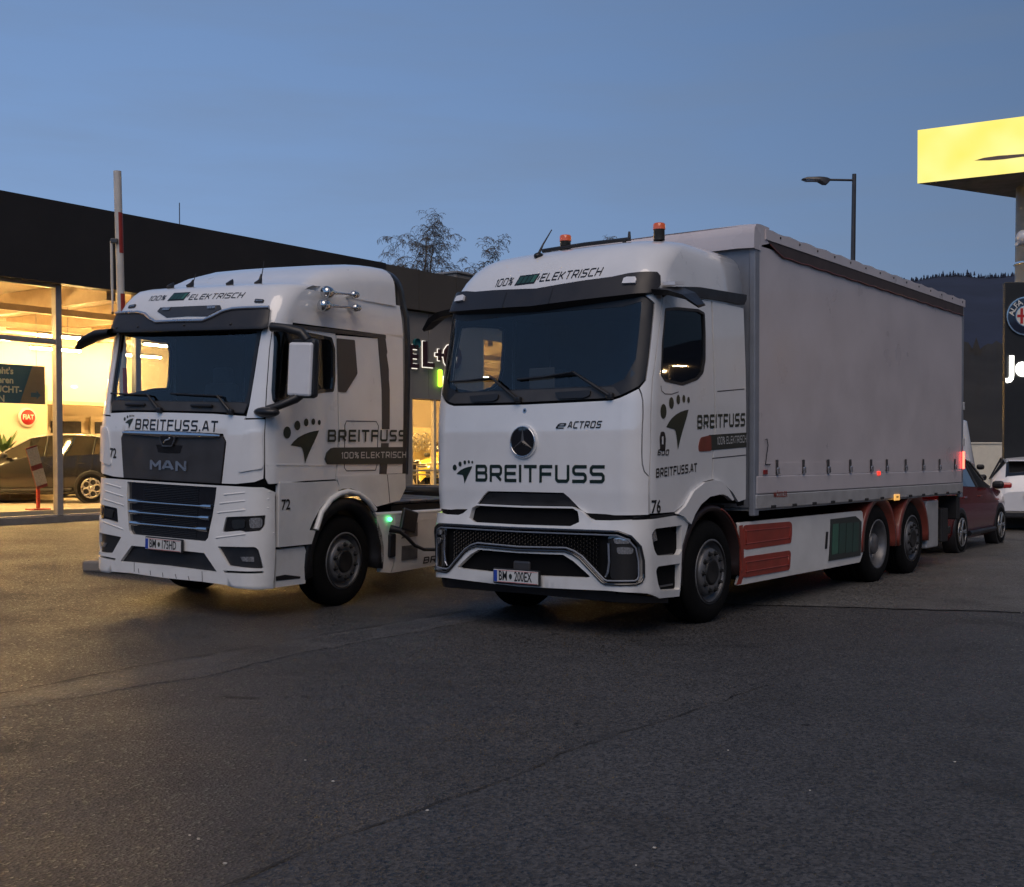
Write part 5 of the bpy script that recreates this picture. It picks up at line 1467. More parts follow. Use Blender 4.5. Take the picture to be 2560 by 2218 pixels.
# headlights and fog lamps
for s in (-1, 1):
    q = inset(hlm, 0.006)
    h = panel('headlight', MF, q if s > 0 else flip(q), 'lamp_black', TM, off=-0.016, depth=0.03, step=0.08)
    for (x0, y0, x1, y1) in ((1640, 985, 1775, 1085), (1470, 1000, 1600, 1090)):
        lp = round_loop(MF.line(*run('a2', (x0, y0), (x1, y0 - 4), (x1, y1 - 10), (x0 + 10, y1))), 0.03)
        panel('lens', MF, lp if s > 0 else flip(lp), 'lens' if x0 > 1600 else 'hub', h, off=-0.006, depth=0.01, step=0.05)
    q = inset(fog, 0.004)
    f_ = panel('fog_lamp', MF, q if s > 0 else flip(q), 'black', TM, off=-0.03, depth=0.02, step=0.08)
    lp = MF.line(*run('a2', (1545, 1362), (1690, 1362), (1690, 1412), (1570, 1408)))
    panel('lens', MF, lp if s > 0 else flip(lp), 'lens', f_, off=-0.02, depth=0.01, step=0.05)
panel('intake', MF, mirror(inset([(-0.2, it[0][1])] + it[1:-1] + [(-0.2, it[-1][1])], 0.0)), 'black', TM, off=-0.04, depth=0.0, step=0.1)
for (x0, y0, x1, y1) in ((525, 1410, 525, 1500), (565, 1470, 570, 1515), (680, 1490, 685, 1535), (800, 1510, 805, 1555), (925, 1525, 935, 1570), (1050, 1545, 1060, 1590), (1185, 1500, 1188, 1600)):
    strip('bumper_gap', MF, [MF.px('a2', x0, y0), MF.px('a2', x1, y1)], 0.007, 'anthracite', TM, off=0.002)
pp = PM.plane('a2', 830, 1242, 1, -0.05)
number_plate(TM, 0.0, -0.04, pp[2], 'BM', '175HD')
# lettering
def txt_onM(txt, h, x0, x1, z0, m, off=0.004, **kw):
    return txt_on(MC, txt, h, x0, x1, z0, m, TM, off, **kw)
def fx(c, x, y):
    q = MC.px(c, x, y); p = MC(*q); return p[0], p[2]
x0, z0 = fx('a2', 540, 115); x1, z1 = fx('a2', 1340, 145)
txt_onM('BREITFUSS.AT', 0.115, x0, x1, (z0 + z1) / 2, 'ink_black', t=0.17)
x0, z0 = fx('a2', 422, 105); x1, z1 = fx('a2', 518, 105)
foot_logo('logo', MC, lambda a, b: MC.fr(x0 + a * (x1 - x0), z0 + b * 0.135), 'ink', TM, 0.004)
x0, z0 = fx('a1', 668, 425); x1, z1 = fx('a1', 826, 418)
txt_onM('100%', 0.058, x0, x1, z0, 'ink_black', slant=0.2, t=0.13)
x0, z0 = fx('a1', 1065, 408); x1, z1 = fx('a1', 1582, 405)
txt_onM('ELEKTRISCH', 0.062, x0, x1, (z0 + z1) / 2, 'ink_black', slant=0.2, t=0.14)
x0, z0 = fx('a1', 858, 425); x1, z1 = fx('a1', 1035, 418)
battery_sticker(MC, lambda a, b: MC.fr(x0 + a * (x1 - x0), z0 + b * 0.22), TM, 0.004)
x0, z0 = fx('a2', 325, 350)
lay_font('fleet_number', MC, '72', 0.15, 'ink_black', TM, 0.004, lambda a, b: MC.fr(x0 + a, z0 + b), 0.003, sx=0.8)
a0 = yz(MC, 'a4', 357, 780)
lay_font('fleet_number', MC, '72', 0.15, 'ink_black', TM, 0.016, lambda a, b: MC.side(a0[0] + a, a0[1] + b), 0.003, sx=0.95)
p0, p1 = yz(MC, 'a4', 768, 168), yz(MC, 'a4', 1526, 165)
txt_side(MC, 'BREITFUSS', 0.135, p0, p1, 'ink', TM, 0.014, t=0.19)
a0, a1 = yz(MC, 'a4', 335, 385), yz(MC, 'a4', 688, 385)
foot_logo('logo', MC, lambda a, b: MC.side(a0[0] + a * (a1[0] - a0[0]), a0[1] + b * 0.43), 'ink', TM, 0.005)
bnl = MC.line(*run('a4', (760, 270), (800, 230), (830, 222), (1540, 220), (1535, 385), (765, 385), (742, 335)))
bnl = [(min(a, MC.side(2.48, b)[0]), b) for a, b in bnl]
bb = panel('sticker_band', MC, bnl, 'banner', TM, off=0.013, depth=0.008, step=0.12)
txt_side(MC, '100%', 0.072, yz(MC, 'a4', 898, 330), yz(MC, 'a4', 1068, 328), 'ink_white', bb, 0.016, t=0.16)
txt_side(MC, 'ELEKTRISCH', 0.072, yz(MC, 'a4', 1090, 328), yz(MC, 'a4', 1530, 324), 'ink_white', bb, 0.016, t=0.16)

# --- lower cab sides: step panel, arch, rear corner
lowp = [MC.px('a4', 262, 690), MC.px('a4', 290, 610), MC.px('a4', 230, 560), MC.px('a4', 560, 560), MC.px('a4', 855, 545), MC.px('a4', 880, 600), MC.px('a4', 870, 650), MC.px('a4', 780, 710), MC.px('a4', 690, 820), MC.px('a4', 620, 950), MC.px('a4', 590, 1025), MC.px('a4', 650, 1030), MC.px('a4', 610, 1160), MC.px('a4', 275, 1192)]
lowp = [(max(a, 1.37), b) for a, b in lowp]
both('step_panel', MC, lowp, 'white_low', TM, off=0.01, depth=0.05, step=0.08)
stp = [MC.px('a4', 275, 1215), MC.px('a4', 560, 1180), MC.px('a4', 600, 1290), MC.px('a4', 570, 1550), MC.px('a4', 255, 1595)]
stp = [(max(a, 1.37), b) for a, b in stp]
a_, b_ = both('lower_step', MC, inset(stp, 0.004), 'white_low', TM, off=-0.02, depth=0.05, step=0.08)
q = MC.line(*run('a4', (262, 1480), (370, 1460), (518, 1478), (515, 1496), (262, 1522)))
for s, p in ((1, a_), (-1, b_)):
    panel('step_slot', MC, [(s * max(a, 1.37), b) for a, b in q], 'black', p, off=-0.016, depth=0.003, step=0.1)
crn = [MC.px('a4', 862, 500), MC.px('a4', 1530, 480), MC.px('a4', 1532, 620), MC.px('a4', 1475, 738), MC.px('a4', 1250, 800), MC.px('a4', 1190, 740), MC.px('a4', 1100, 660), MC.px('a4', 1000, 620), MC.px('a4', 920, 622), MC.px('a4', 882, 640), MC.px('a4', 885, 590)]
cr1, cr2 = both('cab_corner', MC, crn, 'white_low', TM, off=0.006, depth=0.05, step=0.08)
for s, p in ((1, cr1), (-1, cr2)):
    ln = MC.line(*run('a4', (1352, 490), (1365, 620), (1375, 760)))
    strip('panel_gap', MC, [(s * a, b) for a, b in ln], 0.007, 'anthracite', p, off=0.010)
arc_w = MC.line(*run('a4', (648, 1020), (700, 850), (790, 730), (875, 672), (960, 650), (1060, 672), (1150, 740), (1220, 830)))
for s in (1, -1):
    MB().tube([MC(s * a, b, 0.02) for a, b in arc_w], 0.032, 8).build('arch_lip', 'white_low', TM)
    arch(MB(), 1.475, 0.503, 0.585, 0.70, s * 0.85, s * 1.235, -12, 192).build('mudguard', 'black', TM)
    MB().box((s * 0.82, 1.48, 1.275), (0.78, 1.5, 0.04)).build('wheel_well', 'frame', TM)
    MB().box((s * 0.44, 1.48, 0.95), (0.03, 1.3, 0.62)).build('wheel_well', 'frame', TM)
    # side lamp in the arch
    p = MC.px('a4', 680, 945)
    MB().sphere(MC(s * p[0], p[1], 0.0), 0.05, sc=(0.4, 1, 0.8)).build('arch_lamp', 'lens', TM)

# --- chassis, skirts, wheels
mb = MB()
for s in (-1, 1): mb.box((s * 0.42, 3.7, 0.95), (0.09, 4.6, 0.27))
for y in (2.6, 3.6, 4.6, 5.8): mb.box((0, y, 0.95), (0.8, 0.1, 0.2))
mb.box((0, 3.6, 1.02), (2.1, 2.1, 0.10))
mb.build('chassis_frame', 'chassis', TM)
cv = MB()
for k in range(4):
    cv.bbox((0.62, 2.7 + k * 0.36, 1.10), (0.95, 0.33, 0.03), 0.008)
cv.build('deck_plate', 'anthracite', TM)
MB().lathe([(0.5, 1.14), (0.5, 1.19), (0.1, 1.20), (0.08, 1.15)], 28, axis='z', c=(0, 4.7, 0)).build('fifth_wheel', 'chassis', TM)
class MSk:
    def __init__(self, sg): self.sg = sg
    def __call__(self, a, b, off=0.0):
        x = 1.235 - 0.05 * max(0, (0.42 - b) / 0.14) ** 2
        return np.array([self.sg * (x + off), a, b])
def msk(x, y):
    p = PM.plane('a4', x, y, 0, 1.235); return (p[1], p[2])
for s in (1, -1):
    S_ = MSk(s)
    o1 = [msk(1250, 870), msk(1420, 868), msk(1415, 1448), msk(1300, 1440), msk(1295, 1180), msk(1255, 1000)]
    p1_ = panel('skirt_front', S_, o1, 'white_low', TM, depth=0.05, step=0.12)
    o2 = [msk(1426, 868), (4.35, 0.965), (4.35, 0.30), msk(1422, 1450)]
    p2_ = panel('side_skirt', S_, o2, 'white_low', TM, depth=0.05, step=0.12)
    top = [S_(a, 0.985, -0.01) for a in (2.1, 4.35)]
    MB().tube([(s * 1.21, 2.0, 0.99), (s * 1.21, 3.2, 0.975), (s * 1.21, 4.35, 0.965)], 0.03, 8).build('skirt_lip', 'white_low', TM)
    for pts in ([(1565, 960), (1650, 955), (1648, 1088), (1490, 1112)], [(1495, 1185), (1648, 1170), (1645, 1305), (1490, 1328)]):
        panel('step_recess', S_, [msk(*q) for q in pts], 'rim', p2_, off=0.003, depth=0.003, step=0.2)
    ln = [msk(1430, 950), msk(1700, 930), msk(1880, 915)]
    strip('skirt_crease', S_, ln, 0.012, 'white', p2_, off=0.004)
    # charging flap and sockets
    MB().bbox((s * 1.30, msk(1530, 985)[0] - 0.02, 0.90), (0.05, 0.30, 0.26), 0.02, rot=Matrix.Rotation(-0.25, 3, 'X')).build('charge_flap', 'black', TM)
    MB().bbox((s * 1.25, msk(1390, 1100)[0], 0.62), (0.05, 0.12, 0.28), 0.02).build('charge_latch', 'black', TM)
polys, w = stroke_text('BREITFUSS', 0.085, t=0.19)
b0 = msk(1705, 1360)
lay_strokes('lettering', MSk(1), polys, 'ink_black', TM, 0.005, lambda a, b: (b0[0] + a * 1.55, b0[1] + b))
g0 = msk(1362, 922)
MB().sphere((1.262, g0[0], g0[1]), 0.028).build('charge_lamp', 'green_led', TM)
pw = make_wheel('front')
for y in (1.475,):
    for s in (1, -1): put_wheel(pw, TM, s * 1.2, y, 0.503, spin=random.random())
pd = make_wheel('drive')
for s in (1, -1):
    put_wheel(pd, TM, s * 1.2, 5.15, 0.503)
    arch(MB(), 5.15, 0.503, 0.56, 0.62, s * 0.6, s * 1.24, 0, 180).build('mudguard', 'black', TM)
mb = MB()
for y in (1.475, 5.15): mb.tube([(-0.95, y, 0.5), (0.95, y, 0.5)], 0.09, 10)
mb.build('axle', 'chassis', TM)
# charging cable plugged into the socket
cab = thing('charging_cable', 'black charging cable plugged into the side of the tractor unit below the green lamp', 'cable')
def W(pose, p): return Vector(pose.R @ np.array(p) + pose.o)
pts = [W(PM, (1.33, msk(1400, 1030)[0], msk(1400, 1030)[1])), W(PM, (1.36, msk(1460, 1090)[0], msk(1460, 1090)[1])), W(PM, (1.37, msk(1530, 1170)[0], msk(1530, 1170)[1])), W(PM, (1.37, msk(1620, 1210)[0], msk(1620, 1210)[1])), W(PM, (1.37, msk(1750, 1212)[0], msk(1750, 1212)[1])), W(PM, (1.37, msk(1880, 1208)[0], msk(1880, 1208)[1])), W(PM, (1.40, 4.4, 0.50)), W(PM, (1.42, 5.0, 0.3)), W(PM, (1.45, 5.6, 0.04)), W(PM, (1.45, 7.5, 0.0))]
MB().tube(pts, 0.022, 8).build('cable', 'black', cab)
MB().tube([W(PM, (1.26, msk(1362, 1010)[0], msk(1362, 1010)[1])), W(PM, (1.36, msk(1400, 1030)[0], msk(1400, 1030)[1]))], [0.045, 0.038], 10).build('plug', 'black', cab)
# ================================================================== the ground
CROP['d1'] = (0, 1240, 1.6156); CROP['d2'] = (1280, 1240, 1.6156)
_cy, _sy = math.cos(R(30.093)), math.sin(R(30.093))
def zg(x, y):
    """lot surface: level in front, rising gently towards the showroom"""
    dx, dy = x + 3.669, y - 12.447
    q = -(dx * _cy - dy * _sy); l = dx * _sy + dy * _cy
    pl = 0.007 + 0.0356 * max(-3.0, min(q, 8.2)) + 0.0043 * max(-6, min(l, 8))
    t = max(0.0, min(1.0, (q + 2.9) / 1.3)); t = t * t * (3 - 2 * t)
    # ease off in front of the trucks so that the foreground stays level
    f = max(0.0, min(1.0, (l + 9) / 6)); f = f * f * (3 - 2 * f)
    return pl * t * f

def asphalt(name, base, rough=0.72, warm=(1, 1, 1), scale=1.0, bump=0.55):
    m = bpy.data.materials.new(name); m.use_nodes = True
    t = m.node_tree; b = t.nodes['Principled BSDF']
    co = t.nodes.new('ShaderNodeTexCoord')
    def noise(sc, det=4, ro=0.5):
        n = t.nodes.new('ShaderNodeTexNoise'); n.inputs['Scale'].default_value = sc; n.inputs['Detail'].default_value = det; n.inputs['Roughness'].default_value = ro
        t.links.new(co.outputs['Object'], n.inputs['Vector']); return n
    def rng(src, a, b_, c, d):
        r_ = t.nodes.new('ShaderNodeMapRange'); r_.inputs['From Min'].default_value = a; r_.inputs['From Max'].default_value = b_
        r_.inputs['To Min'].default_value = c; r_.inputs['To Max'].default_value = d; t.links.new(src, r_.inputs['Value']); return r_.outputs[0]
    def mul(a, b_):
        k = t.nodes.new('ShaderNodeMath'); k.operation = 'MULTIPLY'; t.links.new(a, k.inputs[0]); t.links.new(b_, k.inputs[1]); return k.outputs[0]
    big = rng(noise(0.35 * scale, 5, 0.6).outputs['Fac'], 0.3, 0.7, 0.78, 1.22)
    mid = rng(noise(2.6 * scale, 6, 0.65).outputs['Fac'], 0.3, 0.7, 0.86, 1.14)
    vo = t.nodes.new('ShaderNodeTexVoronoi'); vo.inputs['Scale'].default_value = 62
    t.links.new(co.outputs['Object'], vo.inputs['Vector'])
    spk = rng(vo.outputs['Color'], 0.1, 0.9, 0.28, 2.3)
    stn = rng(noise(0.55, 7, 0.62).outputs['Fac'], 0.56, 0.66, 1.0, 0.62)     # oil and tyre stains
    v = mul(mul(mul(big, mid), spk), stn)
    mx = t.nodes.new('ShaderNodeMix'); mx.data_type = 'RGBA'; mx.blend_type = 'MULTIPLY'; mx.inputs['Factor'].default_value = 1
    mx.inputs['A'].default_value = (base * warm[0], base * warm[1], base * warm[2], 1)
    t.links.new(v, mx.inputs['B'])
    # a few bright chips
    v2 = t.nodes.new('ShaderNodeTexVoronoi'); v2.inputs['Scale'].default_value = 9.0; t.links.new(co.outputs['Object'], v2.inputs['Vector'])
    ch = rng(v2.outputs['Distance'], 0.022, 0.030, 1.0, 0.0)
    sel = rng(v2.outputs['Color'], 0.80, 0.82, 0.0, 1.0)
    fac = mul(ch, sel)
    m2 = t.nodes.new('ShaderNodeMix'); m2.data_type = 'RGBA'; m2.inputs['B'].default_value = (0.34, 0.33, 0.31, 1)
    t.links.new(fac, m2.inputs['Factor']); t.links.new(mx.outputs['Result'], m2.inputs['A'])
    t.links.new(m2.outputs['Result'], b.inputs['Base Color'])
    rr_ = t.nodes.new('ShaderNodeMath'); rr_.operation = 'MULTIPLY'
    t.links.new(rng(noise(1.1, 5).outputs['Fac'], 0.3, 0.7, rough - 0.1, rough + 0.1), rr_.inputs[0])
    sp2 = t.nodes.new('ShaderNodeSeparateColor'); t.links.new(vo.outputs['Color'], sp2.inputs[0])
    t.links.new(rng(sp2.outputs[1], 0.0, 0.25, 0.42, 1.0), rr_.inputs[1])       # single polished stones
    t.links.new(rr_.outputs[0], b.inputs['Roughness'])
    hb = noise(55, 5, 0.7)
    ad = t.nodes.new('ShaderNodeMath'); ad.operation = 'ADD'
    t.links.new(hb.outputs['Fac'], ad.inputs[0]); t.links.new(vo.outputs['Distance'], ad.inputs[1])
    bp = t.nodes.new('ShaderNodeBump'); bp.inputs['Strength'].default_value = bump; bp.inputs['Distance'].default_value = 0.012
    t.links.new(ad.outputs[0], bp.inputs['Height']); t.links.new(bp.outputs[0], b.inputs['Normal'])
    return m

M['asphalt'] = asphalt('asphalt_lot', 0.033, 0.70, (1.0, 0.97, 0.98), bump=0.7)
M['asphalt_new'] = asphalt('asphalt_smooth', 0.031, 0.74, (1.0, 0.99, 1.02), scale=0.7, bump=0.35)
M['asphalt_pale'] = asphalt('asphalt_strip', 0.044, 0.72, (1.0, 0.96, 0.95), bump=0.5)
M['asphalt_far'] = asphalt('asphalt_lane_totem_light', 0.064, 0.66, (1.0, 0.97, 0.92), bump=0.6)  # far lane; the totem's warm light painted into its paler tone
M['crack'] = mat('crack_filler', (0.012, 0.012, 0.012), 0.8, var=0.3)

gx = np.unique(np.concatenate([np.linspace(-1500, -60, 9), np.arange(-60, -20, 4), np.arange(-20, -10, 0.5), np.arange(-10, 4, 0.2), np.arange(4, 20, 0.5), np.arange(20, 60, 4), np.linspace(60, 1500, 9)]))
gy = np.unique(np.concatenate([np.linspace(-1500, -40, 9), np.arange(-40, -2, 4), np.arange(-2, 5, 0.5), np.arange(5, 19, 0.2), np.arange(19, 40, 0.5), np.arange(40, 80, 4), np.linspace(80, 1500, 9)]))
mb = MB()
nx, ny = len(gx), len(gy)
vs = [(x, y, zg(x, y)) for y in gy for x in gx]
mb.add(vs, [(j * nx + i, j * nx + i + 1, (j + 1) * nx + i + 1, (j + 1) * nx + i) for j in range(ny - 1) for i in range(nx - 1)], True)
ground = tag(mb.build('ground', 'asphalt'), kind='structure')

class Gr:
    def __call__(self, a, b, off=0.0): return np.array([a, b, zg(a, b) + off])
GR = Gr()
def gp(c, x, y):
    z = 0.0
    for _ in range(4):
        p = on_ground(c, x, y, z); z = zg(p.x, p.y)
    return (p.x, p.y)
rj = random.Random(3)
def rough_line(pts, amp=0.02, step=0.12):
    out = []
    for i in range(len(pts) - 1):
        a, b = pts[i], pts[i + 1]
        n = max(1, int(math.hypot(b[0] - a[0], b[1] - a[1]) / step))
        out += [(a[0] + (b[0] - a[0]) * k / n + rj.gauss(0, amp), a[1] + (b[1] - a[1]) * k / n + rj.gauss(0, amp)) for k in range(n)]
    return out + [pts[-1]]
def extend(pts, d0, d1):
    a, b = np.array(pts[0]), np.array(pts[1]); c, d = np.array(pts[-2]), np.array(pts[-1])
    return [tuple(a + (a - b) / np.linalg.norm(a - b) * d0)] + list(pts) + [tuple(d + (d - c) / np.linalg.norm(d - c) * d1)]
def sheet(name, loop, m, off):
    return tag(panel(name, GR, loop, m, None, off=off, depth=0, step=0.6), kind='structure')
def crack(pts, w, off=0.009):
    up = [(x + rj.gauss(0, w * 0.25), y + w * (0.3 + 0.7 * rj.random()) / 2) for x, y in pts]
    lo = [(x, y - w * (0.3 + 0.7 * rj.random()) / 2) for x, y in pts]
    return tag(panel('pavement_crack', GR, up + lo[::-1], 'crack', None, off=off, depth=0, step=0.5, dstep=5), kind='structure')
lA = [gp('d1', *q) for q in ((0, 793), (200, 755), (460, 703), (700, 660), (1000, 612), (1300, 560), (1640, 505), (1790, 480))]
lB = [gp('d1', *q) for q in ((0, 850), (300, 808), (560, 762), (800, 725), (1000, 683), (1250, 625), (1500, 580), (1790, 528))]
lC = [gp('d1', *q) for q in ((890, 1580), (1100, 1490), (1300, 1400), (1500, 1335), (1750, 1245), (2068, 1138))] + [gp('d2', *q) for q in ((200, 1045), (450, 960), (700, 885), (1000, 780), (1300, 680), (1600, 580), (1850, 498))]
lD = [gp('d2', *q) for q in ((1100, 450), (1300, 456), (1600, 467), (1900, 475), (2068, 482))]
rA = rough_line(extend(lA, 3, 0.5), 0.008); rB = rough_line(extend(lB, 3, 0.5), 0.02); rC = rough_line(extend(lC, 2, 0.0), 0.012)
rD = rough_line(extend(lD, 2.5, 6), 0.015)
sheet('asphalt_strip', rA + rB[::-1], 'asphalt_pale', 0.003)
sheet('asphalt_patch', rC + [rD[-1], (14, 6), (8, 0), (1.5, -1), (-1.2, 1.5)], 'asphalt_new', 0.004)
sheet('asphalt_lane', rD + [(16, 16), (22, 30), (12, 33), rD[0]], 'asphalt_far', 0.005)
crack(rA, 0.07, 0.012); crack(rC[:len(rC) // 2 + 8], 0.024); crack(rD, 0.04, 0.010)
for c, pts, w in (('d1', ((845, 815), (900, 810), (980, 813), (1050, 815)), 0.03), ('d1', ((1140, 811), (1165, 811)), 0.03), ('d1', ((1205, 807), (1240, 810), (1275, 812)), 0.025), ('d1', ((1395, 806), (1420, 806)), 0.02),
                  ('d2', ((160, 556), (190, 563)), 0.03), ('d2', ((245, 920), (275, 918)), 0.02), ('d1', ((1478, 478), (1498, 482)), 0.04), ('d2', ((1165, 935), (1200, 934)), 0.02), ('d2', ((955, 765), (985, 767)), 0.02), ('d1', ((1790, 990), (1812, 990)), 0.015)):
    crack(rough_line([gp(c, *q) for q in pts], 0.004, 0.05), w)
# small stones and a leaf or two scattered on the asphalt
for c, x, y in (('d1', 1228, 1068), ('d1', 1340, 1155), ('d2', 868, 1036), ('d2', 1198, 1200), ('d2', 1783, 1087), ('d2', 568, 1430), ('d2', 494, 1500), ('d1', 760, 1370), ('d1', 795, 1385), ('d1', 902, 1486), ('d2', 2055, 484), ('d1', 12, 890), ('d1', 197, 842), ('d1', 1720, 1275)):
    p = gp(c, x, y)
    s = rj.uniform(0.005, 0.009)
    o = MB().sphere((0, 0, 0), s, 6, 4, sc=(1, 1.3, 0.6)).build('pebble', M.setdefault('pebble', mat('pale_pebble', (0.42, 0.40, 0.36), 0.6, var=0.2)))
    o.location = (p[0], p[1], zg(*p) + 0.004 + s * 0.4); o.rotation_euler = (0, 0, rj.uniform(0, 3))
    tag(o, 'tiny pale pebble lying on the dark asphalt in the foreground', 'pebble', 'pebbles on the asphalt')

# ================================================================== hills and sky line
def hill_ring(name, r0, r1, elev, m, seed, az0, az1, n, jag=0.0):
    rg = random.Random(seed)
    ph = [(rg.uniform(0, 6.28), rg.uniform(0, 6.28), rg.uniform(0, 6.28)) for _ in range(5)]
    mb = MB(); rows = []
    for j in range(7):
        t = j / 6; row = []
        for i in range(n + 1):
            a = az0 + (az1 - az0) * i / n
            e = elev(math.degrees(a))
            e *= 1 + 0.01 * math.sin(a * 41 + ph[1][0]) + 0.008 * math.sin(a * 97 + ph[2][0])
            if jag: e *= 1 + (rg.gauss(0, jag) + jag * math.sin(a * 300 + ph[3][0]) + jag * 0.8 * math.sin(a * 730 + ph[4][0])) * (1 if j == 6 else 0.4)
            rr = r0 + (r1 - r0) * t
            h = math.tan(R(e)) * r1 * (t ** 0.8) + 1.6 * (1 - t) - 3
            h *= 1 + (1 - t) * 0.05 * math.sin(a * 60 + t * 9)
            row.append((rr * math.sin(a), rr * math.cos(a), h))
        rows.append(row)
    loft(mb, rows)
    return tag(mb.build(name, m), kind='structure'), rows[-1]
def lerp_tab(tab):
    xs = [t[0] for t in tab]; ys = [t[1] for t in tab]
    return lambda a: float(np.interp(((a + 180) % 360) - 180, xs, ys))
M['hill'] = mat('wooded_hill_haze_blue', (0.018, 0.024, 0.046), 0.95, var=0.25, vscale=0.03, bump=0.4, bscale=0.3)  # blue of distant haze put into the base colour
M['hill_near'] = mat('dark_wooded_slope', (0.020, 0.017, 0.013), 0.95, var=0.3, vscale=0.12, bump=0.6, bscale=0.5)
M['conifer'] = mat('conifer_needles', (0.035, 0.042, 0.036), 0.9, var=0.3, vscale=2)
M['bark'] = mat('bare_bark', (0.11, 0.095, 0.08), 0.85, var=0.3, vscale=6)
el1 = lerp_tab([(-180, 5.5), (-150, 7.0), (-110, 6), (-60, 5), (-20, 5.0), (5, 5.5), (13, 7.2), (16, 8.15), (17.5, 8.25), (19, 8.2), (21, 8.45), (22.3, 8.35), (24, 8.3), (30, 9), (60, 8), (110, 6), (150, 7), (180, 5.5)])
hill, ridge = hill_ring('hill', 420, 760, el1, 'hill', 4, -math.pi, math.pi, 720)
el2 = lerp_tab([(-180, 1.0), (-160, 2.4), (-120, 2.8), (-60, 1.0), (14, 1.0), (16.5, 6.6), (19, 7.3), (20.5, 7.2), (21, 6.6), (24, 6.2), (40, 5), (90, 3), (130, 3.2), (160, 2.2), (180, 1.0)])
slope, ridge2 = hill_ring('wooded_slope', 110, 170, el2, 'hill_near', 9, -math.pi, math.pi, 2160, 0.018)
# fringe of conifers on the ridges: a far-off wood
def conifer_fringe(name, ridge, lo, hi, step, hmin, hmax, m, seed):
    rg = random.Random(seed); mb = MB()
    for i, p in enumerate(ridge):
        az = math.degrees(math.atan2(p[0], p[1]))
        if not (lo <= az <= hi): continue
        for k in range(step):
            q = Vector(p) + Vector((rg.uniform(-5, 5), rg.uniform(-5, 5), -0.8))
            h = rg.uniform(hmin, hmax) * (1.5 if rg.random() < 0.12 else 1); w = h * rg.uniform(0.2, 0.36)
            for lv in range(3):
                z0 = h * (0.1 + 0.28 * lv); z1 = h * (0.55 + 0.225 * lv); ww = w * (1 - 0.27 * lv)
                n = 6; a0 = rg.random()
                vs = [(q.x + ww * math.cos(a0 + 6.283 * j / n), q.y + ww * math.sin(a0 + 6.283 * j / n), q.z + z0 + rg.uniform(-0.05, 0.05) * h) for j in range(n)] + [(q.x, q.y, q.z + z1)]
                mb.add(vs, [(j, (j + 1) % n, n) for j in range(n)])
    return tag(mb.build(name, m, recalc=False), 'far-off wood of conifers along the ridge', None, kind='stuff')
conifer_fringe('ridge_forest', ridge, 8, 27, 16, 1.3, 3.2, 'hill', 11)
conifer_fringe('ridge_forest', ridge, -180, -130, 1, 6, 14, 'conifer', 12)
conifer_fringe('ridge_forest', ridge, 140, 180, 1, 6, 14, 'conifer', 13)
conifer_fringe('slope_forest', ridge2[::6], -178, -140, 1, 2, 9, 'hill_near', 15)

# ================================================================== showroom
BA = R(36.8)
F0 = Vector((-9.857, 22.641, 0.29))
be = Vector((math.sin(BA), math.cos(BA), 0)); bi = Vector((-math.cos(BA), math.sin(BA), 0))   # along the facade, into the building
B_ROT = math.atan2(be.y, be.x)
show = thing('car_showroom', 'long glazed car showroom with a dark fascia and warm lit interior behind the trucks', 'building', F0, B_ROT)
def bl(c, x, y, off=0.0):
    """picture point -> (t, z) on the plane off metres inside the facade"""
    p = on_plane(c, x, y, F0 + bi * off, bi) - F0
    return p.dot(be), p.z
M['fascia'] = mat('dark_fascia_metal', (0.016, 0.014, 0.014), 0.6, var=0.2, vscale=1.5)
M['fascia_lit'] = mat('fascia_metal_lit_brown', (0.085, 0.072, 0.058), 0.5, var=0.1, vscale=1)  # fascia metal with the brownish light on it put into the colour
M['cladding'] = mat('grey_cladding', (0.24, 0.215, 0.19), 0.5, var=0.06, vscale=1)
M['mullion'] = mat('aluminium_mullion', (0.34, 0.32, 0.30), 0.4, metal=0.3, var=0.1)
M['plinth'] = mat('concrete_plinth', (0.20, 0.18, 0.16), 0.8, var=0.15, bump=0.2)
M['show_wall'] = mat('cream_wall', (0.74, 0.65, 0.50), 0.8, var=0.04, vscale=1)
M['show_floor'] = mat('pale_tile_floor', (0.55, 0.49, 0.40), 0.3, var=0.08, vscale=2)
M['show_ceil'] = mat('cream_ceiling', (0.70, 0.62, 0.48), 0.8, var=0.04)
M['beam'] = mat('ceiling_beam', (0.50, 0.40, 0.27), 0.7, var=0.08)
M['tube'] = mat('lit_tube_lamp', (1, 0.9, 0.7), 0.5, emis=(1.0, 0.62, 0.24), es=80.0, var=0.02)
M['show_glass'] = glass('shop_window_glass', (0.96, 0.96, 0.93), 1.35)
M['door_dark'] = mat('dark_door_glass', (0.05, 0.05, 0.055), 0.2, var=0.2)
M['teal'] = mat('teal_banner', (0.008, 0.075, 0.22), 0.7, var=0.05)
M['banner_grey'] = mat('grey_banner', (0.10, 0.11, 0.14), 0.7, var=0.05)
M['banner_text'] = mat('banner_lettering', (0.34, 0.42, 0.55), 0.7, var=0.05)
M['round_red'] = mat('red_round_sign', (0.45, 0.015, 0.015), 0.35, coat=0.4, var=0.1)
M['round_white'] = mat('white_round_sign', (0.7, 0.68, 0.62), 0.35, var=0.05)

def bpart(name, m, c, d, parent=show, bev=0.0):
    mb = MB()
    mb.bbox(c, d, bev) if bev else mb.box(c, d)
    return mb.build(name, m, parent)
T0, T1, D = -9.0, 34.0, 11.0
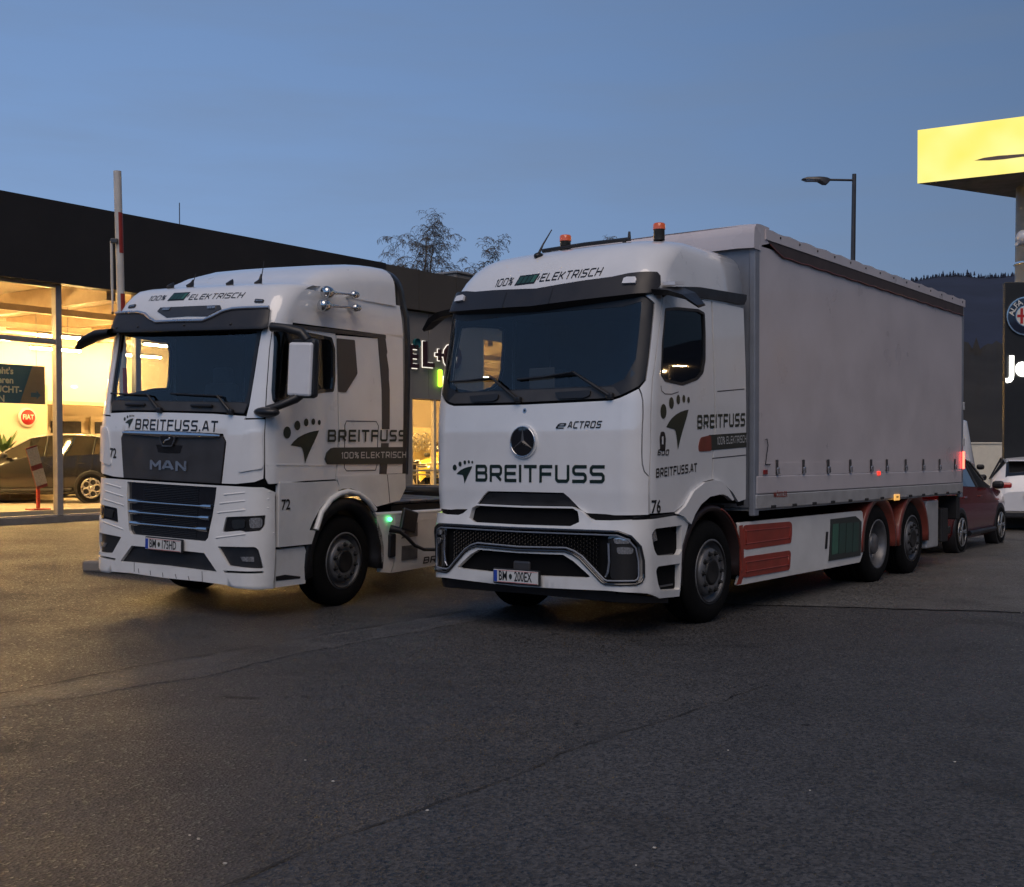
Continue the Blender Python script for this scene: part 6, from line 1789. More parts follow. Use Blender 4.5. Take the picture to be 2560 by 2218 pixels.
# shell
bpart('floor_slab', 'show_floor', ((T0 + T1) / 2, D / 2 + 0.08, 0.12), (T1 - T0, D - 0.1, 0.32))
bpart('plinth', 'plinth', ((T0 + T1) / 2, -0.06, -0.02), (T1 - T0, 0.16, 0.36))
bpart('back_wall', 'show_wall', ((T0 + T1) / 2, D + 0.1, 3.0), (T1 - T0, 0.2, 6.0))
bpart('end_wall', 'show_wall', (T0 - 0.1, D / 2, 3.0), (0.2, D, 6.0))
bpart('end_wall', 'show_wall', (T1 + 0.1, D / 2, 3.0), (0.2, D, 6.0))
bpart('ceiling', 'show_ceil', ((T0 + T1) / 2, D / 2, 5.15), (T1 - T0, D, 0.1))
bpart('roof', 'fascia', ((T0 + T1) / 2, D / 2, 6.2), (T1 - T0 + 0.4, D + 0.2, 0.1))
t_sw = 10.6
bpart('fascia', 'fascia', ((T0 + t_sw) / 2, -0.12, 5.6), (t_sw - T0, 0.30, 1.62))
# fascia with brownish light painted in, cladding towards the far end, board by board
tt = t_sw
k = 0
while tt < T1:
    w = 1.6 if k else 1.35
    bpart('fascia_board', 'fascia_lit', (tt + w / 2, -0.10, 5.86), (w - 0.015, 0.26, 1.08))
    tt += w; k += 1
tt = 11.3
while tt < 14.9:
    bpart('cladding_board', 'cladding', (tt + 0.61, -0.02, 4.105), (1.205, 0.10, 2.37))
    tt += 1.22
bpart('cladding_back', 'fascia', ((11.3 + 14.9) / 2, 0.05, 4.1), (14.9 - 11.3, 0.04, 2.4))
bpart('header', 'cladding', ((14.97 + T1) / 2, -0.02, 5.03), (T1 - 14.97, 0.10, 0.55))
# glazing: mullions, transoms, panes
mul_t = [-8.2, -6.3, -4.4, -2.5, -0.62, 1.24, 3.1, 4.95, 6.8, 8.7, 10.55]
for t in mul_t:
    bpart('mullion', 'mullion', (t, 0.0, 2.48), (0.13, 0.16, 4.62), bev=0.01)
for i, (a, b) in enumerate(zip(mul_t[:-1], mul_t[1:])):
    for z0, z1 in ((0.19, 3.60), (3.70, 4.74)):
        if b > 1.3: z0, z1 = 0.19, 4.74
        if b > 1.3 and z0 > 1: continue
        p = bpart('window_pane', 'show_glass', ((a + b) / 2, 0.0, (z0 + z1) / 2), (b - a - 0.135, 0.012, z1 - z0))
        if b > 1.3: break
    if b < 1.3:
        bpart('transom', 'mullion', ((a + b) / 2, 0.0, 3.65), (b - a - 0.13, 0.13, 0.1), bev=0.01)
        bpart('transom', 'mullion', ((a + b) / 2, 0.0, 4.76), (b - a - 0.13, 0.13, 0.08), bev=0.01)
    bpart('sill', 'mullion', ((a + b) / 2, 0.0, 0.17), (b - a - 0.13, 0.14, 0.05), bev=0.01)
# far bay between the trucks: glass below the cladding
far_m = [11.82, 12.80, 13.9, 14.97, 16.4, 17.6, 18.8, 20.0, 21.2, 22.4, 23.6, 24.8, 26.0]
bpart('door_pier', 'cladding', (11.2, 0.0, 2.4), (1.1, 0.25, 4.5))
for i, (a, b) in enumerate(zip(far_m[:-1], far_m[1:])):
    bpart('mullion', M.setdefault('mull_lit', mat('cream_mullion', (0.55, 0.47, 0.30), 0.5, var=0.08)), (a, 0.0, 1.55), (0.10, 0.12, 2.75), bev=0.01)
    if a > 14.9:
        bpart('mullion', 'mull_lit', (a, 0.0, 3.84), (0.10, 0.12, 1.8), bev=0.01)
        bpart('window_pane', 'show_glass', ((a + b) / 2, 0.0, 3.82), (b - a - 0.105, 0.012, 1.74))
    bpart('window_pane', 'show_glass', ((a + b) / 2, 0.0, 1.55), (b - a - 0.105, 0.012, 2.72))
    bpart('transom', 'mull_lit', ((a + b) / 2, 0.0, 0.95), (b - a - 0.105, 0.05, 0.05), bev=0.005)
bpart('end_pier', 'cladding', ((26.0 + T1) / 2, 0.0, 2.43), (T1 - 26.0 - 0.1, 0.2, 4.6))
# ceiling beams and tube lamps
for t in np.arange(T0 + 1.2, T1, 2.6):
    bpart('beam', 'beam', (t, D / 2, 4.86), (0.22, D - 0.3, 0.46))
for y in (2.2, 5.4, 8.6):
    bpart('beam', 'beam', ((T0 + T1) / 2, y, 4.55), (T1 - T0 - 0.2, 0.10, 0.14))
bpart('duct', 'mullion', ((T0 + 9) / 2, 3.9, 4.20), (9 - T0, 0.14, 0.08))
# mezzanine wall over the rear offices with its door band
bpart('upper_wall', 'show_wall', ((T0 + 10.4) / 2, 8.6, 4.0), (10.4 - T0, 0.15, 2.2))
bpart('wall_edge', 'beam', ((T0 + 10.4) / 2, 8.5, 2.86), (10.4 - T0, 0.3, 0.10))
for i, (x, w) in enumerate(((2.2, 0.9), (3.9, 0.9), (5.8, 1.0), (7.2, 0.55), (8.3, 1.1), (9.7, 0.9))):
    f = bpart('office_door', 'show_wall', (x, 10.86, 1.35), (w + 0.16, 0.06, 2.5))
    mbx = MB().box((x, 10.8, 1.15), (w - 0.1, 0.05, 1.7)); mbx.build('door_pane', 'door_dark', f)
    mbx = MB().box((x, 10.8, 2.25), (w - 0.1, 0.05, 0.36)); mbx.build('door_pane', 'door_dark', f)
# tyre rack in the far bay and low rails
lamps = []
def tube_lamp(t, y, z, L, label):
    o = thing('tube_lamp', label, 'lamp', F0 + be * t + bi * y + Vector((0, 0, z)), B_ROT, 'tube lamps in the showroom')
    MB().bbox((0, 0, 0.05), (L, 0.11, 0.06), 0.01).build('housing', 'mullion', o)
    MB().tube([(-L / 2 + 0.03, 0, 0), (L / 2 - 0.03, 0, 0)], 0.03, 8).build('tube', 'tube', o)
    MB().tube([(0, 0, 0.05), (0, 0, min(0.9, 4.62 - z + 0.5))], 0.008, 5).build('hanger', 'mullion', o)
ORD = ('first', 'second', 'third', 'fourth', 'fifth', 'sixth', 'seventh', 'eighth')
for row, lamps_ in (('front row of the big hall', ((-5.5, 3.0, 4.1), (-2.5, 3.0, 4.1), (0.9, 3.0, 4.05), (3.4, 3.0, 4.1), (6.2, 3.0, 4.1), (8.6, 3.0, 4.1))),
                    ('rear row of the big hall', ((-4.0, 7.0, 4.2), (0.0, 7.0, 4.2), (3.0, 6.0, 4.25), (5.6, 7.0, 4.2), (8.2, 7.0, 4.2))),
                    ('front row of the far glass bay', ((13.0, 4.0, 4.2), (15.5, 4.0, 4.2), (18.0, 4.0, 4.2), (21, 5, 4.2), (24, 5, 4.2))),
                    ('rear row of the far glass bay', ((14.0, 8.0, 4.2), (17, 8.0, 4.2)))):
    for i, (t, y, z) in enumerate(lamps_):
        tube_lamp(t, y, z, 1.5, 'lit tube lamp, %s from the left in the %s' % (ORD[i], row))

# lettering on the cladding, lit from behind
M['sign_dark'] = mat('dark_red_sign_face', (0.045, 0.012, 0.014), 0.35, coat=0.3, var=0.1)
M['halo'] = mat('white_halo_light', (1, 1, 1), 0.5, emis=(1.0, 0.93, 0.80), es=0.17, var=0.02)
M['lime'] = mat('lime_lit_sign', (0.5, 1, 0.05), 0.4, emis=(0.45, 1.0, 0.04), es=0.28, var=0.05)
M['teal_sign'] = mat('teal_sign_face', (0.01, 0.14, 0.16), 0.4, var=0.1)
def fac_surf(off0):
    def f(a, b, off=0.0):
        return np.array(F0 + be * a - bi * (off0 + off) + Vector((0, 0, b)))
    return f
def sign_letter(name, txt, t, z, h, face, label, sx=1.0, bold=0.02):
    root = thing(name, label, 'sign letter', F0 + be * t + Vector((0, 0, z)), B_ROT, 'lit letters on the showroom wall')
    def loc(off0):
        def f(a, b, off=0.0): return np.array((a, -(off0 + off), b))
        return f
    v, f = font_mesh(txt, h / 0.72, bold, 'CENTER')
    v = [(a * sx, b) for a, b in v]
    v2, f2 = font_mesh(txt, h / 0.72, bold + 0.016, 'CENTER')
    v2 = [(a * sx, b) for a, b in v2]
    mesh2d('halo', loc(0.09), np.array(v2), f2, 'halo', root, 0.0)
    # face with depth
    mb = MB()
    n = len(v)
    mb.add([(a, -0.17, b) for a, b in v] + [(a, -0.10, b) for a, b in v], [tuple(q) for q in f] + [tuple(i + n for i in q) for q in f])
    me = bpy.data.meshes.new('letter_tmp'); me.from_pydata([(a, b, 0) for a, b in v], [], f); bm = bmesh.new(); bm.from_mesh(me)
    mb.add([(a, -0.17, b) for a, b in v] + [(a, -0.10, b) for a, b in v], [(e.verts[0].index, e.verts[1].index, n + e.verts[1].index, n + e.verts[0].index) for e in bm.edges if e.is_boundary])
    bm.free(); bpy.data.meshes.remove(me)
    mb.build('face', face, root, recalc=False)
    return root
sign_letter('sign_letter', 'L', 12.42, 4.11, 0.70, 'sign_dark', 'dark backlit letter L on the grey showroom wall')
sign_letter('sign_letter', '+', 12.92, 4.14, 0.42, 'sign_dark', 'dark backlit plus sign right of the letter L')
sign_letter('sign_letter', 'O', 13.48, 4.11, 0.70, 'sign_dark', 'dark backlit round letter right of the plus sign')
sign_letter('sign_letter', 'E', 11.80, 4.02, 0.62, 'sign_dark', 'dark red letter left of the letter L')
sg = thing('lime_sign', 'small lime green lit sign letter under the plus sign', 'sign letter', F0 + be * 12.93 + Vector((0, 0, 3.52)), B_ROT)
MB().bbox((0, -0.14, 0), (0.16, 0.10, 0.50), 0.05).build('lit_face', 'lime', sg)
sg = thing('teal_sign', 'small teal sign disc above the dark red letter', 'sign letter', F0 + be * 11.93 + Vector((0, 0, 4.42)), B_ROT)
MB().lathe([(0.13, 0), (0.13, 0.08), (0.10, 0.10), (0, 0.10)], 20, axis='y', c=(0, -0.2, 0)).build('disc', 'teal_sign', sg)
sg = thing('white_sign', 'small white lit sign letter right of the lime one', 'sign letter', F0 + be * 13.2 + Vector((0, 0, 3.46)), B_ROT)
MB().lathe([(0.16, 0), (0.16, 0.06), (0.10, 0.06), (0.10, 0)], 24, axis='y', c=(0, -0.16, 0)).build('lit_ring', 'halo', sg)

# roof pieces
def at_facade(c, x, y, off=0.0): return on_plane(c, x, y, F0 + bi * off, bi)
for c, x, y0, h, lab in (('b5', 1620, 570, 1.0, 'thin tall aerial rod on the showroom roof'), ('o', 541, 492, 0.35, 'short thin rod on the showroom roof edge')):
    p = at_facade(c, x, y0, 2.0); p.z = 6.5
    o = MB().tube([(0, 0, -0.1), (0, 0, h + 0.2)], 0.012, 5).build('roof_rod', 'anthracite'); o.location = p + Vector((0, 0, 0.05))
    tag(o, lab, 'aerial')
p = at_facade('c3', 1250, 1250, 3.0); p.z = 6.75
rb = thing('roof_unit', 'small pale ventilation box on the showroom roof in front of the birches', 'vent', p, B_ROT)
MB().bbox((0, 0, 0.25), (0.9, 0.8, 1.0), 0.03).build('casing', 'cladding', rb)
MB().bbox((0, 0, 0.78), (1.0, 0.9, 0.08), 0.02).build('cap', 'mullion', rb)
for k in range(4): MB().box((0, -0.41, 0.1 + k * 0.13), (0.7, 0.03, 0.03)).build('louvre', 'fascia', rb)
# ================================================================== cars
M['car_black'] = mat('black_car_paint', (0.008, 0.0075, 0.008), 0.25, coat=0.5, var=0.1)
M['car_red'] = mat('dark_red_car_paint', (0.20, 0.010, 0.013), 0.25, metal=0.3, coat=1.0, var=0.1)
M['car_white'] = mat('white_car_paint', (0.66, 0.68, 0.72), 0.3, coat=0.8, var=0.04)
M['car_yellow'] = mat('yellow_car_paint', (0.75, 0.62, 0.06), 0.25, coat=1.0, var=0.05)
M['car_brown'] = mat('dark_brown_car_paint', (0.03, 0.02, 0.015), 0.22, coat=1.0, var=0.1)
M['car_glass'] = mat('car_window_glass', (0.012, 0.013, 0.014), 0.05, coat=1.0, var=0.1)
M['alloy'] = mat('alloy_wheel', (0.45, 0.44, 0.42), 0.3, metal=0.8, rvar=0.08)
M['tail_red'] = mat('car_tail_lamp', (0.35, 0.01, 0.012), 0.12, coat=1.0, var=0.1)

def car_wheel(parent, x, y, r=0.34, style=5, rimm='alloy'):
    w = bpy.data.objects.new('wheel', None); link(w); w.parent = parent; w.location = (x, y, r)
    sg = 1 if y > 0 else -1
    w.rotation_euler = (0, 0, math.pi / 2 if sg > 0 else -math.pi / 2)
    ri = r * 0.70
    MB().lathe([(ri, -0.02), (ri + 0.02, 0.0), (r - 0.03, 0.004), (r - 0.005, -0.02), (r, -0.05), (r, -0.17), (r - 0.02, -0.21), (ri, -0.21)], 36).build('tyre', 'tyre', w)
    MB().lathe([(ri, -0.01), (ri - 0.01, 0.006), (ri - 0.03, 0.004), (ri - 0.035, -0.06), (0.0, -0.07)], 36).build('rim', 'hub', w)
    sp = MB()
    if style == 'ring':
        for k in range(5):
            a = 2 * math.pi * k / 5
            c = Vector((0, ri * 0.58 * math.cos(a), ri * 0.58 * math.sin(a)))
            n = 16
            sp.tube([c + Vector((0.0, ri * 0.33 * math.cos(6.2832 * j / n), ri * 0.33 * math.sin(6.2832 * j / n))) for j in range(n + 1)], 0.020, 6, caps=False)
        n = 32
        sp.tube([Vector((0, (ri - 0.02) * math.cos(6.2832 * j / n), (ri - 0.02) * math.sin(6.2832 * j / n))) for j in range(n + 1)], 0.02, 6, caps=False)
    else:
        for k in range(style):
            a = 2 * math.pi * k / style
            for da in (-0.11, 0.11):
                sp.tube([Vector((-0.01, 0.05 * math.cos(a), 0.05 * math.sin(a))), Vector((0.0, (ri - 0.02) * math.cos(a + da), (ri - 0.02) * math.sin(a + da)))], 0.018, 6)
        n = 32
        sp.tube([Vector((0, (ri - 0.012) * math.cos(6.2832 * j / n), (ri - 0.012) * math.sin(6.2832 * j / n))) for j in range(n + 1)], 0.014, 6, caps=False)
    sp.lathe([(0.06, -0.02), (0.055, 0.008), (0.0, 0.01)], 14)
    sp.build('spokes', rimm, w)
    return w

SUV = dict(L=4.3, st=[  # x, half width, bottom, belt, roof half width, roof
    (2.15, 0.58, 0.40, 0.66, 0.56, 0.67), (2.08, 0.74, 0.30, 0.80, 0.66, 0.815), (1.90, 0.85, 0.24, 0.90, 0.72, 0.925), (1.5, 0.89, 0.21, 0.97, 0.74, 1.01), (1.05, 0.905, 0.20, 1.02, 0.75, 1.075),
    (0.80, 0.91, 0.20, 1.04, 0.73, 1.18), (0.20, 0.91, 0.20, 1.06, 0.64, 1.51), (-0.2, 0.91, 0.20, 1.08, 0.635, 1.57), (-0.8, 0.91, 0.20, 1.10, 0.63, 1.58), (-1.3, 0.905, 0.20, 1.12, 0.615, 1.545),
    (-1.65, 0.89, 0.22, 1.14, 0.59, 1.48), (-1.98, 0.85, 0.26, 1.08, 0.62, 1.16), (-2.08, 0.80, 0.30, 0.98, 0.64, 1.02), (-2.15, 0.70, 0.40, 0.80, 0.6, 0.82)],
    ws=(5, 6), rear=(10, 11), side=(5, 10), axle=(1.33, -1.27), wr=0.345)
VAN = dict(L=5.4, st=[
    (2.70, 0.70, 0.40, 0.80, 0.66, 0.82), (2.62, 0.90, 0.30, 1.00, 0.80, 1.03), (2.35, 0.98, 0.25, 1.15, 0.86, 1.22), (2.05, 1.0, 0.22, 1.25, 0.86, 1.38), (1.35, 1.02, 0.22, 1.30, 0.80, 2.10), (1.0, 1.02, 0.22, 1.32, 0.80, 2.34),
    (0.2, 1.02, 0.22, 1.35, 0.80, 2.45), (-1.2, 1.02, 0.22, 1.35, 0.80, 2.47), (-2.4, 1.02, 0.25, 1.35, 0.79, 2.45), (-2.62, 1.0, 0.30, 1.33, 0.77, 2.38), (-2.70, 0.95, 0.40, 1.2, 0.74, 2.2)],
    ws=(3, 5), rear=None, side=(3, 5), axle=(1.75, -1.8), wr=0.36)

def make_car(name, label, spec, paint, loc, rotz, group=None, wheel=5, rimm='alloy', tail='tail_red', plate_txt=None, lod=False):
    root = thing(name, label, 'van' if spec is VAN else 'car', loc, rotz, group)
    st = spec['st']
    # refine stations by smooth interpolation
    def section(s):
        x, hw, zb, zl, hr, zr = s
        return [(x, hw * 0.90, zb), (x, hw * 0.985, zb + 0.10), (x, hw * 1.005, zb + (zl - zb) * 0.45), (x, hw * 1.0, zb + (zl - zb) * 0.72), (x, hw * 0.965, zl), (x, hr, zr - 0.012), (x, hr * 0.93, zr + 0.012), (x, hr * 0.5, zr + 0.035), (x, 0, zr + 0.042)]
    half = [section(s) for s in st]
    full = [h + [(p[0], -p[1], p[2]) for p in h[-2::-1]] for h in half]
    n = len(full[0])
    body, gls = MB(), {'windshield': MB(), 'rear_window': MB(), 'side_window': MB()}
    vs = [p for r_ in full for p in r_]
    bodyf, gf = [], {'windshield': [], 'rear_window': [], 'side_window': []}
    for i in range(len(full) - 1):
        for k in range(n - 1):
            f = (i * n + k, i * n + k + 1, (i + 1) * n + k + 1, (i + 1) * n + k)
            side = k in (4, n - 6)
            top = 5 <= k <= n - 7
            if side and spec['side'][0] <= i < spec['side'][1]: gf['side_window'].append((f, k))
            elif top and spec['ws'][0] <= i < spec['ws'][1]: gf['windshield'].append((f, k))
            elif top and spec['rear'] and spec['rear'][0] <= i < spec['rear'][1]: gf['rear_window'].append((f, k))
            else: bodyf.append(f)
    body.add(vs, bodyf, True)
    for r_ in (full[0], full[-1]): body.add(r_, [tuple(range(n))])
    bo = body.build('body', paint, root)
    for key, fl in gf.items():
        if not fl: continue
        for sgn in ((1, -1) if key == 'side_window' else (0,)):
            mbg = MB()
            for f, k in fl:
                if sgn and ((k == 4) != (sgn == 1)): continue
                q = [Vector(vs[j]) for j in f]
                if key == 'side_window':
                    mbg.add([p + Vector((0, sgn * 0.004, 0)) for p in q], [(0, 1, 2, 3)], True)
                else: mbg.add(q, [(0, 1, 2, 3)], True)
            mbg.build(key, 'car_glass', root)
    # pillars
    if spec is SUV:
        for sgn in (1, -1):
            for i in (7, 9):
                a, b = full[i][4 if sgn > 0 else n - 5], full[i][5 if sgn > 0 else n - 6]
                MB().tube([Vector(a) + Vector((0, sgn * 0.008, 0)), Vector(b) + Vector((0, sgn * 0.008, 0))], 0.022, 5).build('pillar', 'black', root)
            pts = [Vector(full[i][5 if sgn > 0 else n - 6]) + Vector((0, sgn * 0.012, 0.012)) for i in range(5, 11)]
            MB().tube(pts, 0.016, 5).build('roof_rail', 'alloy', root)
    hw = st[len(st) // 2][1]
    for ax in spec['axle']:
        for sgn in (1, -1):
            o = MB().lathe([(spec['wr'] + 0.055, -0.2), (spec['wr'] + 0.055, 0.012), (spec['wr'] + 0.02, 0.016), (0.0, 0.0)], 30, axis='y', c=(0, 0, 0)).build('wheel_arch', 'black', root)
            o.location = (ax, sgn * (hw - 0.01), spec['wr'] + 0.01)
            if sgn < 0: o.rotation_euler = (0, 0, math.pi)
            car_wheel(root, ax, sgn * (hw + 0.012), spec['wr'], wheel, rimm)
    for sgn in (1, -1):
        pts = [(spec['axle'][0] - 0.45, sgn * (hw + 0.004), 0.30), (spec['axle'][1] + 0.45, sgn * (hw + 0.004), 0.30)]
        MB().tube(pts, 0.05, 6).build('sill', 'black', root)
        xm = st[spec['ws'][0]][0] - 0.12
        MB().bbox((xm, sgn * (hw + 0.11), st[spec['ws'][0]][3] + 0.06), (0.12, 0.20, 0.14), 0.05).build('wing_mirror', 'black', root)
        for xd in (0.15, -0.85):
            if spec is VAN and xd < 0: continue
            MB().bbox((xd - 0.2, sgn * (hw + 0.005), 0.92), (0.18, 0.03, 0.03), 0.012).build('door_handle', paint, root)
        xr = st[-2][0]; zt = st[-3][3]
        MB().bbox((xr + 0.07, sgn * st[-2][1] * 0.86, zt - 0.10 if spec is SUV else 1.2), (0.24, 0.40 if spec is SUV else 0.16, 0.13 if spec is SUV else 0.5), 0.04).build('tail_lamp', tail, root)
        MB().bbox((st[1][0] - 0.06, sgn * 0.62, 0.74 if spec is SUV else 0.92), (0.26, 0.34, 0.12), 0.04).build('headlight', 'lens', root)
    MB().bbox((st[0][0] - 0.01, 0, 0.50), (0.06, 1.0, 0.20), 0.03).build('front_grille', 'black', root)
    MB().bbox((st[-1][0] + 0.0, 0, 0.36), (0.10, 1.3, 0.16), 0.04).build('rear_bumper', 'black', root)
    pl = MB().bbox((st[-1][0] - 0.03, 0, 0.78), (0.03, 0.52, 0.12), 0.006).build('number_plate', 'plate', root)
    MB().bbox((st[0][0] + 0.03, 0.15, 0.45), (0.02, 0.42, 0.11), 0.006).build('number_plate', 'plate', root)
    if spec is SUV:
        MB().bbox((st[-4][0] - 0.10, 0, st[-4][5] + 0.03), (0.30, 1.1, 0.03), 0.012).build('spoiler', paint, root)
    return root

def heading(v): return math.atan2(v[1], v[0])
# red car parked behind the truck, facing away
ra = Vector((math.sin(R(36)), math.cos(R(36)), 0)); rs = Vector((math.cos(R(36)), -math.sin(R(36)), 0))
wr_, wf_ = gp('b3', 1415, 1150), gp('b3', 1805, 1060)
mid = (Vector((*wr_, 0)) + Vector((*wf_, 0))) / 2 - rs * 0.92
make_car('parked_car', 'glossy dark red car parked right behind the box truck', SUV, 'car_red', (mid.x, mid.y, zg(mid.x, mid.y)), heading(ra), tail='red_lens_off')
# white car at the right edge, seen from the rear
p = at_depth('b3', 2075, 850, 27.0)
make_car('parked_car', 'white car seen from the rear at the right edge, below the totem', SUV, 'car_white', (p.x, p.y, 0.0), heading((0.35, 0.94)))
p = at_depth('b3', 1455, 400, 27.5)
make_car('white_van', 'white high-roofed van half hidden behind the box truck and the red car', VAN, 'car_white', (10.86, 30.3, 0), heading((0.363, 0.932)))
# pale container further back
p = at_depth('b3', 1690, 500, 37.0)
ct = thing('container', 'pale cream container standing between the van and the dark totem', 'container', (p.x, p.y, 0), 0.12)
zt_ = at_depth('b3', 1690, 128, 37.0).z
M['cream_box'] = mat('cream_container', (0.80, 0.74, 0.60), 0.5, var=0.05)
MB().bbox((0, 1.2, zt_ / 2 + 0.08), (2.35, 2.4, zt_ - 0.16), 0.02).build('body', 'cream_box', ct)
MB().bbox((0, 1.2, 0.08), (2.45, 2.5, 0.16), 0.02).build('base_frame', 'anthracite', ct)
MB().bbox((0, 1.2, zt_ + 0.01), (2.42, 2.46, 0.05), 0.01).build('lid', 'cream_box', ct)

# cars in the showroom
FZ = F0.z + 0.28
def show_pt(t, y): q = F0 + be * t + bi * y; return (q.x, q.y, FZ)
p = on_ground('b6', 850, 1468, FZ); q = (p - F0); 
sd = Vector((-0.88, -0.02, 0)).normalized()          # the dark car points left
side_n = Vector((sd.y, -sd.x, 0))
c0 = Vector((p.x, p.y, 0)) + sd * 1.27 + Vector((-0.02, 0.93, 0))
make_car('showroom_car', 'black car with round-holed wheels just behind the shop window', SUV, 'car_black', (c0.x, c0.y, FZ), heading(sd), wheel='ring', rimm='alloy')
c1 = F0 + be * 0.7 + bi * 6.4
make_car('showroom_car', 'dark brown car deeper in the showroom, left of the black one', SUV, 'car_brown', (c1.x - 1.6, c1.y - 0.6, FZ), heading((0.3, -0.95)))
c2 = F0 + be * 6.2 + bi * 6.6
make_car('showroom_car', 'white car at the back of the showroom behind the black one', SUV, 'car_white', (c2.x, c2.y, FZ), heading((-0.9, 0.2)))
c3_ = F0 + be * (bl('c4', 195, 1400, 3.0)[0] + 2.1) + bi * 3.0
make_car('showroom_car', 'bright yellow car inside the glass bay between the two trucks', SUV, 'car_yellow', (c3_.x, c3_.y, FZ), heading(-be + bi * -0.35))
c4_ = F0 + be * (bl('c4', 150, 1400, 7.0)[0] + 1.2) + bi * 7.4
make_car('showroom_car', 'black car behind the yellow one in the glass bay', SUV, 'car_black', (c4_.x, c4_.y, FZ), heading(-be))
# alloy wheels on a wall rack in the glass bay
for i, (x, y) in enumerate(((155, 1215), (232, 1210), (158, 1258), (236, 1255))):
    t, z = bl('c4', x, y, 5.0)
    o = thing('display_alloy', 'bare alloy wheel on the display rack in the glass bay', 'wheel', F0 + be * t + bi * 5.0 + Vector((0, 0, z)), B_ROT, 'wheels on the display rack')
    sp = MB()
    for k in range(5):
        a = 6.2832 * k / 5
        sp.tube([(0.03 * math.cos(a), 0, 0.03 * math.sin(a)), (0.21 * math.cos(a), 0, 0.21 * math.sin(a))], 0.02, 5)
    sp.tube([(0.22 * math.cos(6.2832 * j / 20), 0, 0.22 * math.sin(6.2832 * j / 20)) for j in range(21)], 0.018, 5, caps=False)
    sp.build('spokes', 'alloy', o)
rk = thing('display_rack', 'cream board behind the display wheels in the glass bay', 'rack', F0 + be * bl('c4', 195, 1235, 5.1)[0] + bi * 5.12 + Vector((0, 0, 0.17)), B_ROT)
MB().box((0, 0.06, 1.6), (1.1, 0.05, 1.1)).build('board', 'mull_lit', rk)
for x in (-0.8, 0.8): MB().box((x, 0.12, 1.0), (0.06, 0.06, 2.0)).build('upright', 'chassis', rk)
# low barrier rail inside the bay
rl = thing('display_rail', 'low pale rail in front of the yellow car in the glass bay', 'rail', F0 + be * 12.6 + bi * 0.8 + Vector((0, 0, 0.17)), B_ROT)
for z in (0.35, 0.65, 0.95): MB().tube([(-0.9, 0, z), (1.6, 0, z)], 0.02, 6).build('bar', 'mull_lit', rl)
for x in (-0.8, -0.2, 0.4, 1.0, 1.5): MB().tube([(x, 0, 0), (x, 0, 0.95)], 0.018, 6).build('post', 'mull_lit', rl)

# hanging banner
bt = [bl('b6', x, y, 3.0) for x, y in ((0, 160), (425, 190), (425, 545))]
bn0, bn1, bz0, bz1 = bt[1][0] - 3.3, bt[1][0], bt[2][1], bt[1][1]
ban = thing('hanging_banner', 'teal and grey banner with white words and an arrow hanging in the showroom', 'banner', F0 + bi * 3.0 + be * bn0 + Vector((0, 0, bz0)), B_ROT)
W_, H_ = bn1 - bn0, bz1 - bz0
MB().box((W_ / 2, 0.02, H_ / 2), (W_, 0.02, H_)).build('cloth', 'teal', ban)
def bsurf(a, b, off=0.0): return np.array((a, 0.008 - off, b))
panel('grey_field', bsurf, [(W_ - 0.62, 0.0), (W_, 0.0), (W_, H_), (W_ - 0.30, H_)], 'banner_grey', ban, off=0.004, depth=0.003, step=0.5)
for k, s in enumerate(("Hier geht's", 'zu unseren', 'GEBRAUCHT-', 'WAGEN')):
    xr = {0: 131, 1: 131, 2: 207, 3: 47}[k]
    tr = bl('b6', xr, 245, 3.0)[0] - bn0
    lay_font('lettering', bsurf, s, 0.20, 'banner_text', ban, 0.006, lambda a, b, tr=tr, k=k: (tr + a, H_ - 0.155 - k * 0.205 + b), 0.006, align='RIGHT')
ar = [(0.0, 0.05), (0.14, 0.05), (0.14, 0.10), (0.24, 0.0), (0.14, -0.10), (0.14, -0.05), (0.0, -0.05)]
ax_, az_ = bl('b6', 292, 455, 3.0)
panel('arrow', bsurf, [(ax_ - bn0 + a, az_ - bz0 + b) for a, b in ar], 'teal', ban, off=0.007, depth=0.002, step=0.5)
for x in (0.2, W_ - 0.2): MB().tube([(x, 0.02, H_), (x, 0.02, 4.6 - bz0)], 0.008, 5).build('hanger', 'mullion', ban)
# round red wall sign on a free-standing wall panel
ft, fz = bl('b6', 252, 665, 6.0)
rw = thing('display_wall', 'pale free-standing wall panel carrying the round red sign', 'wall panel', F0 + be * (ft - 0.2) + bi * 6.1 + Vector((0, 0, 0.17)), B_ROT)
MB().bbox((0, 0, 1.5), (1.6, 0.12, 3.0), 0.01).build('panel', 'show_wall', rw)
rs_ = thing('round_sign', 'round red sign with white letters and silver rim on the showroom wall panel', 'sign', F0 + be * ft + bi * 6.0 + Vector((0, 0, fz)), B_ROT)
MB().lathe([(0.24, 0.0), (0.24, -0.05), (0.20, -0.06), (0.0, -0.06)], 32, axis='y').build('rim', 'round_white', rs_)
MB().lathe([(0.195, -0.055), (0.19, -0.068), (0.0, -0.07)], 32, axis='y').build('disc', 'round_red', rs_)
lay_font('lettering', lambda a, b, off=0.0: np.array((a, -0.072 - off, b)), 'FIAT', 0.17, 'round_white', rs_, 0.002, lambda a, b: (a, b), 0.004, sx=0.9)
